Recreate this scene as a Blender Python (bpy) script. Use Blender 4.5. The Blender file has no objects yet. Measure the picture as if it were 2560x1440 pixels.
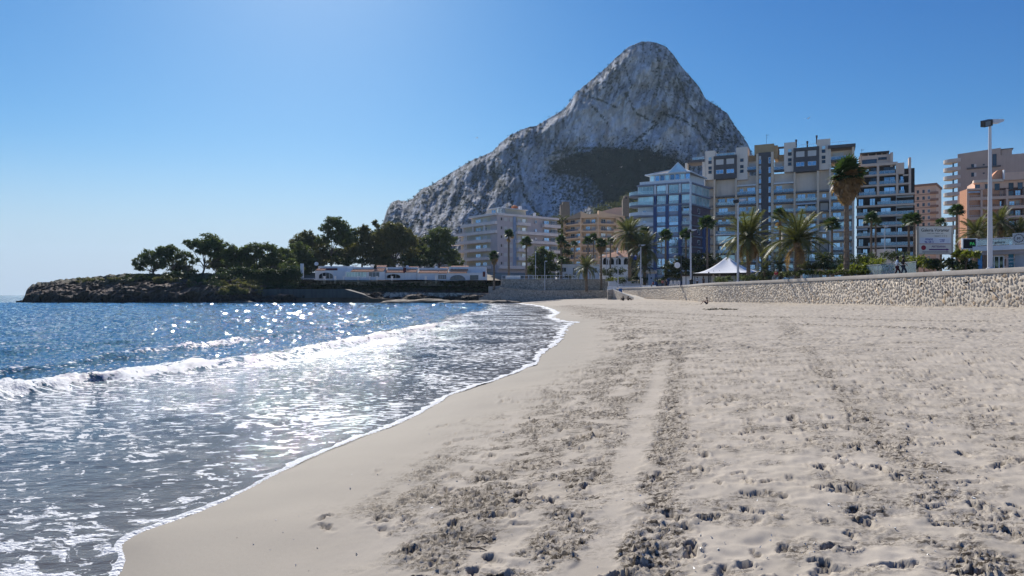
import bpy, math, random
import numpy as np
from mathutils import Vector, Matrix

# ---------------------------------------------------------------- camera, sky, sun, exposure
F = 2560 * 24.0 / 36.0          # focal length of the photograph in its own pixels
CZ, HY = 1.65, 738.0            # eye height, horizon row
SUN_AZ, SUN_EL = math.radians(-17.0), math.radians(35.0)
scene = bpy.context.scene
cam_d = bpy.data.cameras.new("camera"); cam = bpy.data.objects.new("camera", cam_d)
scene.collection.objects.link(cam)
cam.location = (0, 0, CZ); cam.rotation_euler = (math.radians(90), 0, 0)
cam_d.lens = 24; cam_d.sensor_width = 36; cam_d.shift_y = 18.0 / 2560
cam_d.clip_start = 0.1; cam_d.clip_end = 60000
scene.camera = cam
world = bpy.data.worlds.new("World"); scene.world = world; world.use_nodes = True
wn = world.node_tree; wn.nodes.clear()
sky = wn.nodes.new("ShaderNodeTexSky"); sky.sky_type = 'NISHITA'; sky.sun_disc = False
sky.sun_elevation = SUN_EL; sky.sun_rotation = SUN_AZ
sky.altitude = 0; sky.air_density = 1.0; sky.dust_density = 0.35; sky.ozone_density = 2.6
bg = wn.nodes.new("ShaderNodeBackground"); bg.inputs[1].default_value = 0.085
wo = wn.nodes.new("ShaderNodeOutputWorld")
# the photograph's sky is a deeper blue than the model's: grade it by channel, and pale it to haze at the horizon all round
SKYG = 1.0
sep = wn.nodes.new("ShaderNodeSeparateColor"); com = wn.nodes.new("ShaderNodeCombineColor"); wn.links.new(sky.outputs[0], sep.inputs[0])
for ch, (pw, gn) in enumerate(((2.0, .56), (1.35, .54), (.95, .59))):
    m1 = wn.nodes.new("ShaderNodeMath"); m1.operation = 'MULTIPLY'; m1.inputs[1].default_value = .085; wn.links.new(sep.outputs[ch], m1.inputs[0])
    m2 = wn.nodes.new("ShaderNodeMath"); m2.operation = 'POWER'; m2.inputs[1].default_value = pw; wn.links.new(m1.outputs[0], m2.inputs[0])
    m3 = wn.nodes.new("ShaderNodeMath"); m3.operation = 'MULTIPLY'; m3.inputs[1].default_value = gn * 10 * SKYG; wn.links.new(m2.outputs[0], m3.inputs[0]); wn.links.new(m3.outputs[0], com.inputs[ch])
tc = wn.nodes.new("ShaderNodeTexCoord"); sx = wn.nodes.new("ShaderNodeSeparateXYZ"); wn.links.new(tc.outputs['Generated'], sx.inputs[0])
mr = wn.nodes.new("ShaderNodeMapRange"); mr.interpolation_type = 'SMOOTHERSTEP'; mr.inputs[1].default_value = .24; mr.inputs[2].default_value = -.03; mr.inputs[4].default_value = .96; wn.links.new(sx.outputs[2], mr.inputs[0])
mxw = wn.nodes.new("ShaderNodeMix"); mxw.data_type = 'RGBA'; mxw.inputs[7].default_value = (2.9 * SKYG, 3.6 * SKYG, 4.4 * SKYG, 1)
wn.links.new(mr.outputs[0], mxw.inputs[0]); wn.links.new(com.outputs[0], mxw.inputs[6])
wn.links.new(mxw.outputs[2], bg.inputs[0]); wn.links.new(bg.outputs[0], wo.inputs[0]); bg.inputs[1].default_value = .1
sun_d = bpy.data.lights.new("sun", 'SUN'); sun_d.energy = 3.3; sun_d.angle = math.radians(0.53)
sun_d.color = (1.0, 0.955, 0.88)
sun = bpy.data.objects.new("sun", sun_d); scene.collection.objects.link(sun)
SUN_DIR = Vector((math.sin(SUN_AZ) * math.cos(SUN_EL), math.cos(SUN_AZ) * math.cos(SUN_EL), math.sin(SUN_EL)))
sun.rotation_euler = SUN_DIR.to_track_quat('Z', 'Y').to_euler()
vs = scene.view_settings
vs.view_transform = 'Standard'; vs.look = 'None'; vs.gamma = 1; vs.exposure = 0.85; vs.use_curve_mapping = False
scene.cycles.max_bounces = 5; scene.cycles.diffuse_bounces = 3; scene.cycles.glossy_bounces = 3
scene.cycles.transmission_bounces = 3; scene.cycles.transparent_max_bounces = 8
scene.cycles.caustics_reflective = False; scene.cycles.caustics_refractive = False

COL = scene.collection
rng = np.random.default_rng(7)
random.seed(11)

# ---------------------------------------------------------------- helpers
def P(px, py, d):
    return Vector(((px - 1280) / F * d, d, CZ + (HY - py) / F * d))

def tag(o, label=None, cat=None, group=None, kind=None):
    if label: o['label'] = label
    if cat: o['category'] = cat
    if group: o['group'] = group
    if kind: o['kind'] = kind
    return o

def empty(name, loc, label, cat, group=None):
    o = bpy.data.objects.new(name, None); COL.objects.link(o)
    o.location = loc; o.empty_display_size = 0.3
    return tag(o, label, cat, group)

class MB:
    """collects shapes and links them as ONE mesh object"""
    def __init__(s): s.v = []; s.f = []
    def add(s, vs_, fs):
        n = len(s.v); s.v.extend([tuple(p) for p in vs_]); s.f.extend([tuple(i + n for i in f) for f in fs]); return s
    def hexa(s, p):
        return s.add(p, [(3, 2, 1, 0), (4, 5, 6, 7), (0, 1, 5, 4), (1, 2, 6, 5), (2, 3, 7, 6), (3, 0, 4, 7)])
    def box(s, x0, x1, y0, y1, z0, z1):
        return s.hexa([(x0, y0, z0), (x1, y0, z0), (x1, y1, z0), (x0, y1, z0), (x0, y0, z1), (x1, y0, z1), (x1, y1, z1), (x0, y1, z1)])
    def tube(s, pts, rad, n=8, cap=True):
        pts = [Vector(p) for p in pts]
        if not hasattr(rad, '__len__'): rad = [rad] * len(pts)
        b = len(s.v)
        for i, p in enumerate(pts):
            d = (pts[min(i + 1, len(pts) - 1)] - pts[max(i - 1, 0)])
            d = d.normalized() if d.length > 1e-9 else Vector((0, 0, 1))
            a = d.cross(Vector((0.13, 1, 0.07)) if abs(d.y) < 0.9 else Vector((1, 0, 0))).normalized(); c = d.cross(a)
            for k in range(n):
                t = 2 * math.pi * k / n
                s.v.append(tuple(p + (a * math.cos(t) + c * math.sin(t)) * rad[i]))
        for i in range(len(pts) - 1):
            for k in range(n):
                k2 = (k + 1) % n
                s.f.append((b + i * n + k, b + i * n + k2, b + (i + 1) * n + k2, b + (i + 1) * n + k))
        if cap:
            s.f.append(tuple(b + k for k in range(n))[::-1]); e = b + (len(pts) - 1) * n
            s.f.append(tuple(e + k for k in range(n)))
        return s
    def lathe(s, prof, n=12, c=(0, 0, 0)):
        b = len(s.v)
        for r, z in prof:
            for k in range(n):
                t = 2 * math.pi * k / n
                s.v.append((c[0] + r * math.cos(t), c[1] + r * math.sin(t), c[2] + z))
        for i in range(len(prof) - 1):
            for k in range(n):
                k2 = (k + 1) % n
                s.f.append((b + i * n + k, b + i * n + k2, b + (i + 1) * n + k2, b + (i + 1) * n + k))
        s.f.append(tuple(b + k for k in range(n))[::-1]); e = b + (len(prof) - 1) * n
        s.f.append(tuple(e + k for k in range(n)))
        return s
    def prism(s, poly, off):
        """poly: list of 3D points; off: extrusion vector"""
        n = len(poly); off = Vector(off); A = [Vector(p) for p in poly]
        s.add(A + [p + off for p in A], [tuple(range(n))[::-1], tuple(range(n, 2 * n))] + [(i, (i + 1) % n, n + (i + 1) % n, n + i) for i in range(n)])
        return s
    def mesh(s, name, m, smooth=False):
        me = bpy.data.meshes.new(name); me.from_pydata(s.v, [], s.f); me.materials.append(m)
        if smooth: me.polygons.foreach_set('use_smooth', [True] * len(me.polygons))
        me.update(); return me
    def build(s, name, m, parent=None, smooth=False, loc=(0, 0, 0)):
        return link(name, s.mesh(name, m, smooth), parent, loc)

def link(name, me, parent=None, loc=(0, 0, 0), rot=(0, 0, 0), scale=(1, 1, 1)):
    o = bpy.data.objects.new(name, me); COL.objects.link(o)
    if parent: o.parent = parent
    o.location = loc; o.rotation_euler = rot; o.scale = scale
    return o

def copy_tree(o, parent=None):
    c = o.copy(); COL.objects.link(c)
    if parent: c.parent = parent
    for ch in list(o.children): copy_tree(ch, c)
    return c

def grid_mesh(name, V, nr, nc, m, keep=None, attrs=None, smooth=True):
    """V: (nr*nc,3); quads between rows and columns; keep: bool mask per quad"""
    i = np.arange((nr - 1) * (nc - 1)); r = i // (nc - 1); c = i % (nc - 1)
    a = r * nc + c
    q = np.stack([a, a + 1, a + nc + 1, a + nc], 1)
    if keep is not None: q = q[keep]
    used = np.zeros(len(V), bool); used[q.ravel()] = True
    idx = np.cumsum(used) - 1
    V = V[used]; q = idx[q]
    me = bpy.data.meshes.new(name)
    me.vertices.add(len(V)); me.vertices.foreach_set('co', V.astype(np.float32).ravel())
    me.loops.add(q.size); me.loops.foreach_set('vertex_index', q.astype(np.int32).ravel())
    me.polygons.add(len(q)); me.polygons.foreach_set('loop_start', np.arange(0, q.size, 4, dtype=np.int32))
    me.polygons.foreach_set('loop_total', np.full(len(q), 4, np.int32))
    if smooth: me.polygons.foreach_set('use_smooth', np.ones(len(q), bool))
    for k, arr in (attrs or {}).items():
        if arr.ndim == 1:
            at = me.attributes.new(k, 'FLOAT', 'POINT'); at.data.foreach_set('value', arr[used].astype(np.float32))
        else:
            at = me.attributes.new(k, 'FLOAT_COLOR', 'POINT')
            cc = np.concatenate([arr[used], np.ones((used.sum(), 1))], 1); at.data.foreach_set('color', cc.astype(np.float32).ravel())
    me.materials.append(m); me.update(calc_edges=True); me.validate()
    return me

def tri_mesh(name, V, T, mats, midx=None, smooth=False):
    me = bpy.data.meshes.new(name)
    n = T.shape[1]
    me.vertices.add(len(V)); me.vertices.foreach_set('co', V.astype(np.float32).ravel())
    me.loops.add(T.size); me.loops.foreach_set('vertex_index', T.astype(np.int32).ravel())
    me.polygons.add(len(T)); me.polygons.foreach_set('loop_start', np.arange(0, T.size, n, dtype=np.int32))
    me.polygons.foreach_set('loop_total', np.full(len(T), n, np.int32))
    for m in mats: me.materials.append(m)
    if midx is not None: me.polygons.foreach_set('material_index', midx.astype(np.int32))
    if smooth: me.polygons.foreach_set('use_smooth', np.ones(len(T), bool))
    me.update(calc_edges=True)
    return me

# --- noise
_perm = np.random.default_rng(3).permutation(1024)
_perm = np.concatenate([_perm, _perm, _perm])
_g3 = np.random.default_rng(4).normal(size=(1024, 3)); _g3 /= np.linalg.norm(_g3, axis=1)[:, None]
def perlin(x, y, z=0.0):
    x, y, z = np.broadcast_arrays(x, y, z)
    x = x.astype(float); y = y.astype(float); z = z.astype(float)
    xi = np.floor(x).astype(int); yi = np.floor(y).astype(int); zi = np.floor(z).astype(int)
    xf = x - xi; yf = y - yi; zf = z - zi
    f = lambda t: t * t * t * (t * (t * 6 - 15) + 10)
    u, v, w = f(xf), f(yf), f(zf)
    def g(i, j, k):
        h = _perm[_perm[_perm[(xi + i) & 1023] + ((yi + j) & 1023)] + ((zi + k) & 1023)]
        gr = _g3[h]
        return gr[..., 0] * (xf - i) + gr[..., 1] * (yf - j) + gr[..., 2] * (zf - k)
    L = lambda a, b, t: a + (b - a) * t
    return 1.5 * L(L(L(g(0, 0, 0), g(1, 0, 0), u), L(g(0, 1, 0), g(1, 1, 0), u), v),
             L(L(g(0, 0, 1), g(1, 0, 1), u), L(g(0, 1, 1), g(1, 1, 1), u), v), w)
def fbm(x, y, z=0.0, oct=4, gain=0.5, ridged=False):
    r = 0; a = 1; t = 0
    for k in range(oct):
        n = perlin(x * 2 ** k + 17.3 * k, y * 2 ** k + 5.1 * k, z * 2 ** k if not np.isscalar(z) else z + k * 3.7)
        if ridged: n = 1 - 2 * np.abs(n)
        r = r + a * n; t += a; a *= gain
    return r / t
def sstep(a, b, x):
    t = np.clip((x - a) / (b - a), 0, 1); return t * t * (3 - 2 * t)
def fftnoise(h, w, res, lo, hi, seed, beta=1.0):
    """band-passed noise on a raster; lo, hi wavelengths in metres; unit std"""
    r = np.random.default_rng(seed)
    sp = np.fft.rfft2(r.normal(size=(h, w)).astype(np.float32))
    fy = np.fft.fftfreq(h, res)[:, None]; fx = np.fft.rfftfreq(w, res)[None]
    f = np.sqrt(fx * fx + fy * fy) + 1e-9
    A = f ** (-beta) * np.exp(-(f * lo) ** 2) * (1 - np.exp(-(f * hi) ** 2))
    n = np.fft.irfft2(sp * A, s=(h, w)); return (n / n.std()).astype(np.float32)

# --- materials
def newmat(name):
    m = bpy.data.materials.new(name); m.use_nodes = True
    nt = m.node_tree; b = nt.nodes['Principled BSDF']
    return m, nt, b
def N(nt, typ, **kw):
    n = nt.nodes.new(typ)
    for k, v in kw.items():
        if k.startswith('i_'):
            n.inputs[int(k[2:])].default_value = v
        else: setattr(n, k, v)
    return n
_mc = {}
def mat(name, col, rough=0.8, var=0.12, scale=0.6, bump=0.0, bscale=8.0, metal=0.0, spec=0.3, streak=0.0, trans=0.0):
    if name in _mc: return _mc[name]
    m, nt, b = newmat(name)
    b.inputs['Roughness'].default_value = rough; b.inputs['Metallic'].default_value = metal
    b.inputs['Specular IOR Level'].default_value = spec
    geo = N(nt, 'ShaderNodeNewGeometry')
    no = N(nt, 'ShaderNodeTexNoise'); no.inputs['Scale'].default_value = scale; no.inputs['Detail'].default_value = 6
    nt.links.new(geo.outputs['Position'], no.inputs['Vector'])
    rmp = N(nt, 'ShaderNodeMapRange'); rmp.inputs[1].default_value = 0.3; rmp.inputs[2].default_value = 0.7
    rmp.inputs[3].default_value = 1 - var; rmp.inputs[4].default_value = 1 + var
    nt.links.new(no.outputs[0], rmp.inputs[0])
    val = rmp.outputs[0]
    if streak > 0:   # run-off stains down walls
        mp = N(nt, 'ShaderNodeMapping'); mp.inputs['Scale'].default_value = (1.6, 1.6, 0.09)
        nt.links.new(geo.outputs['Position'], mp.inputs[0])
        n2 = N(nt, 'ShaderNodeTexNoise'); n2.inputs['Scale'].default_value = 1.0; n2.inputs['Detail'].default_value = 4
        nt.links.new(mp.outputs[0], n2.inputs['Vector'])
        r2 = N(nt, 'ShaderNodeMapRange'); r2.inputs[1].default_value = 0.45; r2.inputs[2].default_value = 0.75
        r2.inputs[3].default_value = 1; r2.inputs[4].default_value = 1 - streak
        nt.links.new(n2.outputs[0], r2.inputs[0])
        mu = N(nt, 'ShaderNodeMath', operation='MULTIPLY'); nt.links.new(val, mu.inputs[0]); nt.links.new(r2.outputs[0], mu.inputs[1]); val = mu.outputs[0]
    vm = N(nt, 'ShaderNodeVectorMath', operation='SCALE'); vm.inputs[0].default_value = col[:3]
    nt.links.new(val, vm.inputs['Scale']); nt.links.new(vm.outputs[0], b.inputs['Base Color'])
    if bump:
        n3 = N(nt, 'ShaderNodeTexNoise'); n3.inputs['Scale'].default_value = bscale; n3.inputs['Detail'].default_value = 5
        nt.links.new(geo.outputs['Position'], n3.inputs['Vector'])
        bp = N(nt, 'ShaderNodeBump'); bp.inputs['Distance'].default_value = bump; bp.inputs['Strength'].default_value = 1.0
        nt.links.new(n3.outputs[0], bp.inputs['Height']); nt.links.new(bp.outputs[0], b.inputs['Normal'])
    _mc[name] = m
    return m

# ---------------------------------------------------------------- shoreline and beach
SEA = -0.35
_sh = np.array([(-60, -14), (-10, -5.5), (0, -2.9), (3, -2.5), (4.0, -2.62), (4.5, -2.72), (4.86, -2.80), (5.05, -2.86), (5.25, -3.0), (5.45, -3.12), (5.7, -3.12), (5.97, -3.02), (6.54, -2.8), (7.39, -2.68), (8.29, -2.52),
    (9.56, -2.13), (10.6, -1.74), (12, -1.5), (13.8, -1.21), (16.5, -.29), (19.3, .56), (21, .75), (24, 1.13), (30.5, 2.14), (38, 2.9), (44, 3.6), (49, 4.4), (50.2, 4.9),
    (52, 4.0), (59.9, 3.5), (66, 3.9), (77.6, 5.3), (90, 5.6), (106.7, 5.7), (125, 5.3), (142, 4.2), (165, 1.6), (190, -2.2), (205, -12), (260, -60)])
def shore_x(y):
    x = np.interp(y, _sh[:, 0], _sh[:, 1])
    return x + 0.10 * perlin(y * 1.1, 3.3) * np.clip(y / 14, 0.5, 4) + 0.035 * perlin(y * 4.3, 9.1) * np.clip(y / 14, 0.5, 3)
_syy = np.linspace(-60, 260, 6400); _sx = shore_x(_syy)
_sx = np.convolve(np.pad(_sx, 3, mode='edge'), np.array([1, 2, 3, 4, 3, 2, 1]) / 16, 'valid')
_slx = np.interp(_syy, _sh[:, 0], _sh[:, 1])
_slx = np.convolve(np.pad(_slx, 60, mode='edge'), np.ones(121) / 121, 'valid')
_cs = 1 / np.sqrt(1 + np.gradient(_slx, _syy) ** 2)
def sdist(x, y):   # signed distance to the water's edge, + is land
    return (x - np.interp(y, _syy, _sx)) * np.interp(y, _syy, _cs)
def beach_base(x, y):
    s = sdist(x, y)
    h = np.where(s > 0, 0.075 * np.minimum(s, 4.5) + 0.036 * np.clip(s - 4.5, 0, 60), 0.055 * s)
    h = SEA + np.maximum(h, -3.5)
    # sand banked against the wall and far ramp, low swell of the dry beach
    k = sstep(3, 12, s)
    h = h + k * (0.10 * perlin(x * 0.13, y * 0.09, 1.5) + 0.05 * perlin(x * 0.4, y * 0.3, 7.5))
    h = h + 0.22 * np.exp(-((x - 24.5) ** 2 / 9 + (y - 78) ** 2 / 20))      # drift by the bather
    h = h + 0.25 * sstep(100, 165, y) * sstep(4, 14, s)
    return h, s
# ---------------------------------------------------------------- sand
def strip_x(y): return .57 + .255 * (y - 4.5)            # smooth dragged strip
TRACKS = [(.57 + .35, .255, 4.5, .22, 1.0), (.57 - .38, .255, 4.5, .16, .8), (.48 - .1, .25, 8.2, .34, .9), (3.6, .36, 6.1, .30, .8), (5.6, .40, 8.0, .26, .6)]
def near_raster():
    res = .01; x0, y0 = -6.0, 2.4; w, h = 2200, 2200
    X = x0 + np.arange(w) * res; Y = y0 + np.arange(h) * res
    XX, YY = np.meshgrid(X, Y)
    s = sdist(XX, YY).astype(np.float32)
    low = fftnoise(h, w, res, .5, 4, 1, 1.5)
    sp_ = 1 + .30 * low; shb = np.exp(-((s - 2.5 - .25 * low) / 1.15) ** 4).astype(np.float32)
    tr = sstep(.9, 2.1, s + .3 * low) * (.42 * (1 - .5 * sstep(6, 11, s + low)) + .85 * shb)
    tr = tr * np.clip(.42 + .60 * fftnoise(h, w, res, .18, 1.8, 2, 1.1), 0.02, 1.3)
    band = np.zeros_like(tr); lug = np.zeros_like(tr); pn = fftnoise(h, w, res, .25, 1.6, 44, 1.0)
    for k, (bx, sl, by, hw, am) in enumerate(TRACKS):
        dd = (XX - (bx + sl * (YY - by)) + .05 * np.sin(YY * 1.3 + k)) / hw
        m = np.exp(-(np.abs(dd) ** 3)).astype(np.float32) * am * np.clip((.95 if k == 0 else .55) + .55 * pn, .08, 1.1)
        band = np.maximum(band, m)
        ph = (YY + .25 * np.abs(dd) * hw) * 2 * np.pi / .13
        lug += m * np.sin(ph)
    tr = np.maximum(tr, band)
    strip = np.exp(-(((XX - strip_x(YY)) / .14 + .28 * fftnoise(h, w, res, .08, .6, 61, .8)) ** 6)) * np.clip(.8 + .25 * low, 0, 1).astype(np.float32) * (1 - sstep(13, 17, YY)).astype(np.float32)
    H = .007 * low + .006 * fftnoise(h, w, res, .10, .8, 3, 1.2) * sstep(1.2, 3, s)
    mid = fftnoise(h, w, res, .045, .16, 4, .6); fine = fftnoise(h, w, res, .012, .05, 5, .4)
    H += tr * (.0085 * mid + .0052 * fine) + .0007 * fine
    H += .010 * lug * np.clip(.6 + .5 * fftnoise(h, w, res, .15, .7, 6), 0, 1)
    # clods: sharp little lumps where the sand is churned
    cl = fftnoise(h, w, res, .018, .05, 8, .3)
    H += .022 * np.clip(cl - 1.1, 0, 1.6) * np.clip(tr * 1.3 - .2 + band * .7, 0, 1.4)
    H -= .034 * np.clip(mid - 1.0, 0, 1.2) * np.clip(tr - .1, 0, 1)
    H = H * (1 - .88 * strip) - .008 * strip; tr = tr * (1 - .9 * strip)
    DM = np.clip(.85 * tr * (sstep(.5, 1.5, cl) + .8 * sstep(.7, 1.5, fine)) + .8 * tr * sstep(.8, 1.6, -mid), 0, 1) * (1 - .9 * strip)  # near-black mask: moist clods plus pit shade painted into the colour
    # footprints
    r = np.random.default_rng(21)
    def stamp(cx, cy, L, Wd, dep, ang, rim=.35):
        R = int((L + .16) / res / 1.4) + 4
        ix = int((cx - x0) / res); iy = int((cy - y0) / res)
        if ix < R or iy < R or ix > w - R - 1 or iy > h - R - 1: return
        sl = (slice(iy - R, iy + R), slice(ix - R, ix + R))
        dx = XX[sl] - cx; dy = YY[sl] - cy
        a = dx * math.cos(ang) + dy * math.sin(ang); b = -dx * math.sin(ang) + dy * math.cos(ang)
        b = b / (1 - .22 * np.cos(a / L * 5.5))
        d = np.sqrt((a / (L / 2)) ** 2 + (b / (Wd / 2)) ** 2) + .22 * mid[sl] + .10 * fine[sl]
        as_ = np.clip(.55 + dy / Wd * (1.1 if abs(math.sin(ang)) < .6 else .6), .08, 1.25); pit = -(1 - sstep(.72, 1.02, d)) * dep * as_
        rr = np.exp(-((d - 1.22) / .2) ** 2) * dep * rim * (1 + .6 * (low[sl] > 0))
        H[sl] += (pit + rr).astype(np.float32); DM[sl] = np.maximum(DM[sl], (.9 * (1 - sstep(.6, 1.0, d)) * sstep(.55, 1.1, as_) * min(1, dep / .03)))  # far-side shade of each print goes into the colour mask
    n = 0
    for _ in range(8500):
        cx = r.uniform(-5, 15.5); cy = 2.6 + 20 * r.random() ** .85
        sd = float(sdist(np.array(cx), np.array(cy)))
        p = sstep(.7, 2.3, sd) * (1 - .62 * sstep(8, 13, sd))
        if r.random() > p * .42 or abs(cx - strip_x(cy)) < .2: continue
        sc = r.uniform(.55, 1.0)
        ang = r.choice([1.31, 1.31, 1.9, .4, r.uniform(0, 3.14)]) + r.normal(0, .25)
        stamp(cx, cy, .30 * sc, .125 * sc * r.uniform(.8, 1.25), r.uniform(.024, .052) * sc, ang, r.uniform(.15, .5)); n += 1
    # named holes seen in the photograph
    for (px, py, L, Wd, dp) in ((1310, 1205, .42, .10, .06), (1240, 1235, .3, .22, .035), (1450, 1062, .24, .16, .055), (1445, 1087, .22, .12, .045), (1560, 1385, .20, .13, .05), (1775, 1270, .2, .12, .045), (1865, 1378, .13, .08, .04), (2120, 1355, .15, .07, .04), (1890, 1412, .17, .09, .04), (2065, 1220, .24, .12, .045), (1640, 1180, .2, .1, .04), (2440, 1430, .2, .1, .045), (1770, 1420, .26, .14, .05)):
        d = 1.6 * F / (py - HY); stamp((px - 1280) / F * d, d, L, Wd, dp, .12, .45)
    return H, tr, band, DM.astype(np.float32), x0, y0, res
def mid_raster():
    res = .045; x0, y0 = -14.0, 18.0; w, h = 1150, 2300
    X = x0 + np.arange(w) * res; Y = y0 + np.arange(h) * res
    XX, YY = np.meshgrid(X, Y)
    s = sdist(XX, YY)
    low = fftnoise(h, w, res, 1.2, 9, 31, 1.5)
    shb = np.exp(-((s - 3.2 - .4 * low) / 1.5) ** 4)
    tr = sstep(1.2, 2.6, s + .4 * low) * (.42 * (1 - .6 * sstep(6, 12, s + 1.5 * low)) + .7 * shb) * np.clip(.5 + .6 * fftnoise(h, w, res, .5, 5, 32), .05, 1.2)
    for (bx, sl, by, hw, am) in TRACKS[:2] + TRACKS[3:4]:
        dd = (XX - (bx + sl * (YY - by))) / (hw * 1.7)
        tr = np.maximum(tr, np.exp(-dd ** 4) * am * .7 * (1 - sstep(30, 50, YY)) * np.clip(.5 + .6 * low, .1, 1))
    for (x1, y1, x2, y2, hw) in ((7, 60, 17, 24, .5), (9.5, 64, 21, 30, .5), (4, 150, 12, 60, 2.0), (5, 110, 9, 60, 1.5), (9, 120, 28, 75, .6)):
        t = np.clip(((XX - x1) * (x2 - x1) + (YY - y1) * (y2 - y1)) / ((x2 - x1) ** 2 + (y2 - y1) ** 2), 0, 1)
        dd = np.hypot(XX - x1 - t * (x2 - x1), YY - y1 - t * (y2 - y1)) / hw
        tr = np.maximum(tr, .8 * np.exp(-dd ** 2))
    H = .012 * low * sstep(.5, 4, s)
    m1 = fftnoise(h, w, res, .12, .45, 33, .6); m2 = fftnoise(h, w, res, .3, 1.4, 34, 1)
    k = sstep(1, 3, s)
    H += tr * .034 * m1 + k * (.006 * m1 + .012 * m2)
    H -= .055 * np.clip(m1 - 1.25, 0, 1.3) * k * (.15 + tr)
    m3 = fftnoise(h, w, res, .16, .5, 35, .4)
    H -= .085 * np.clip(m3 - 1.75, 0, 1) * k
    DM = np.clip(.75 * tr * sstep(.5, 1.6, m1) + .9 * k * sstep(1.4, 2.0, m1) * (.1 + tr) + .9 * k * sstep(1.8, 2.3, m3), 0, 1)  # farther pits and churn darkened alike, shade put into the colour
    return H.astype(np.float32), tr.astype(np.float32), DM.astype(np.float32), x0, y0, res
def bil(A, x0, y0, res, x, y):
    fx = np.clip((x - x0) / res, 0, A.shape[1] - 1.001); fy = np.clip((y - y0) / res, 0, A.shape[0] - 1.001)
    ix = fx.astype(int); iy = fy.astype(int); fx -= ix; fy -= iy
    return (A[iy, ix] * (1 - fx) + A[iy, ix + 1] * fx) * (1 - fy) + (A[iy + 1, ix] * (1 - fx) + A[iy + 1, ix + 1] * fx) * fy
HN, TN, BN, DN, nx0, ny0, nres = near_raster()
HM, TM, DMM, mx0, my0, mres = mid_raster()
def sand_height(x, y):
    h, s = beach_base(x, y)
    kn = (1 - sstep(19, 22, y)) * sstep(-5.8, -5, x) * (1 - sstep(14.5, 15.8, x)) * sstep(2.4, 2.8, y)
    km = sstep(18.5, 21, y) * (1 - sstep(112, 120, y)) * (1 - sstep(36, 37, x))
    n = bil(HN, nx0, ny0, nres, x, y) * kn; mm = bil(HM, mx0, my0, mres, x, y)
    rest = np.clip(1 - kn - km, 0, 1) * .012 * perlin(x * 2.2, y * 2.2, 2.0)
    t = bil(TN, nx0, ny0, nres, x, y) * kn + bil(TM, mx0, my0, mres, x, y) * km
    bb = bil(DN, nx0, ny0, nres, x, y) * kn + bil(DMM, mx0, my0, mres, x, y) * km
    return h + (n + mm * km + rest) * sstep(-.3, .3, s), s, t, bb
# rows about half an output pixel apart, closer columns than pixels near the middle
pyr = np.concatenate([np.linspace(1640, 900, 300), np.linspace(898.5, 790, 130), np.linspace(789.3, 745.6, 110)])
yr = 1.62 * F / (pyr - HY)
yr = np.concatenate([np.linspace(-14, yr[0] - .4, 24), yr]); yr = yr[yr < 235]
ur = np.concatenate([np.linspace(-.62, .84, 900), np.linspace(.86, 3.2, 36)])
YY, UU = np.meshgrid(yr, ur, indexing='ij')
XX = UU * (np.maximum(YY, 0) + 3.2) + np.where(YY < 0, 0, 0) + UU * np.clip(-YY, 0, 30) * .6
hz, ss, tt, bb = sand_height(XX.ravel(), YY.ravel())
V = np.stack([XX.ravel(), YY.ravel(), hz], 1)
nr, nc = YY.shape
kx = XX[:-1, :-1].ravel(); ky = YY[:-1, :-1].ravel(); ks = sdist(kx, ky)
keep = (ks > -9) & (kx < 38) & ((kx < 1.0 * (np.maximum(ky, 0) + 3.2) + 2) | (ky < 34))
sand_m, nt, b = newmat("beach_sand")
geo = N(nt, 'ShaderNodeNewGeometry')
at = N(nt, 'ShaderNodeAttribute', attribute_name='trample'); asd = N(nt, 'ShaderNodeAttribute', attribute_name='shore')
ns = N(nt, 'ShaderNodeTexNoise'); ns.inputs['Scale'].default_value = 1.3; ns.inputs['Detail'].default_value = 7
nf = N(nt, 'ShaderNodeTexNoise'); nf.inputs['Scale'].default_value = 260; nf.inputs['Detail'].default_value = 3
ng = N(nt, 'ShaderNodeTexNoise'); ng.inputs['Scale'].default_value = 17; ng.inputs['Detail'].default_value = 8; ng.inputs['Roughness'].default_value = .68
for n_ in (ns, nf): nt.links.new(geo.outputs['Position'], n_.inputs['Vector'])
mpg = N(nt, 'ShaderNodeMapping'); mpg.inputs['Scale'].default_value = (.62, 1.25, 1); nt.links.new(geo.outputs['Position'], mpg.inputs[0]); nt.links.new(mpg.outputs[0], ng.inputs['Vector'])
mixa = N(nt, 'ShaderNodeMix', data_type='RGBA'); mixa.inputs[6].default_value = (.49, .43, .355, 1); mixa.inputs[7].default_value = (.43, .375, .305, 1)
r1 = N(nt, 'ShaderNodeMapRange'); r1.inputs[1].default_value = .35; r1.inputs[2].default_value = .65
nt.links.new(ns.outputs[0], r1.inputs[0]); nt.links.new(r1.outputs[0], mixa.inputs[0])
# turned-over moist sand and painted pit shade, near-black, in grains and clumps
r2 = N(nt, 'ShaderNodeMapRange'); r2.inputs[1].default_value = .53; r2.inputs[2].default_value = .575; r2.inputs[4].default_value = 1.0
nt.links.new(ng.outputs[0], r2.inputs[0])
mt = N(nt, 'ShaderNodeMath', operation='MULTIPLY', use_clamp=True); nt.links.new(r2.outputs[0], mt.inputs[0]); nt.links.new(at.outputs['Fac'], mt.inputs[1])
adp = N(nt, 'ShaderNodeAttribute', attribute_name='damp_shade')
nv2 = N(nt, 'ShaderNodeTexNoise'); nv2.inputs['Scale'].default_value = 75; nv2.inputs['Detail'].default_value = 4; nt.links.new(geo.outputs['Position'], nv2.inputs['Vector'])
r2b = N(nt, 'ShaderNodeMapRange'); r2b.inputs[1].default_value = .60; r2b.inputs[2].default_value = .64; nt.links.new(nv2.outputs[0], r2b.inputs[0])
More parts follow.
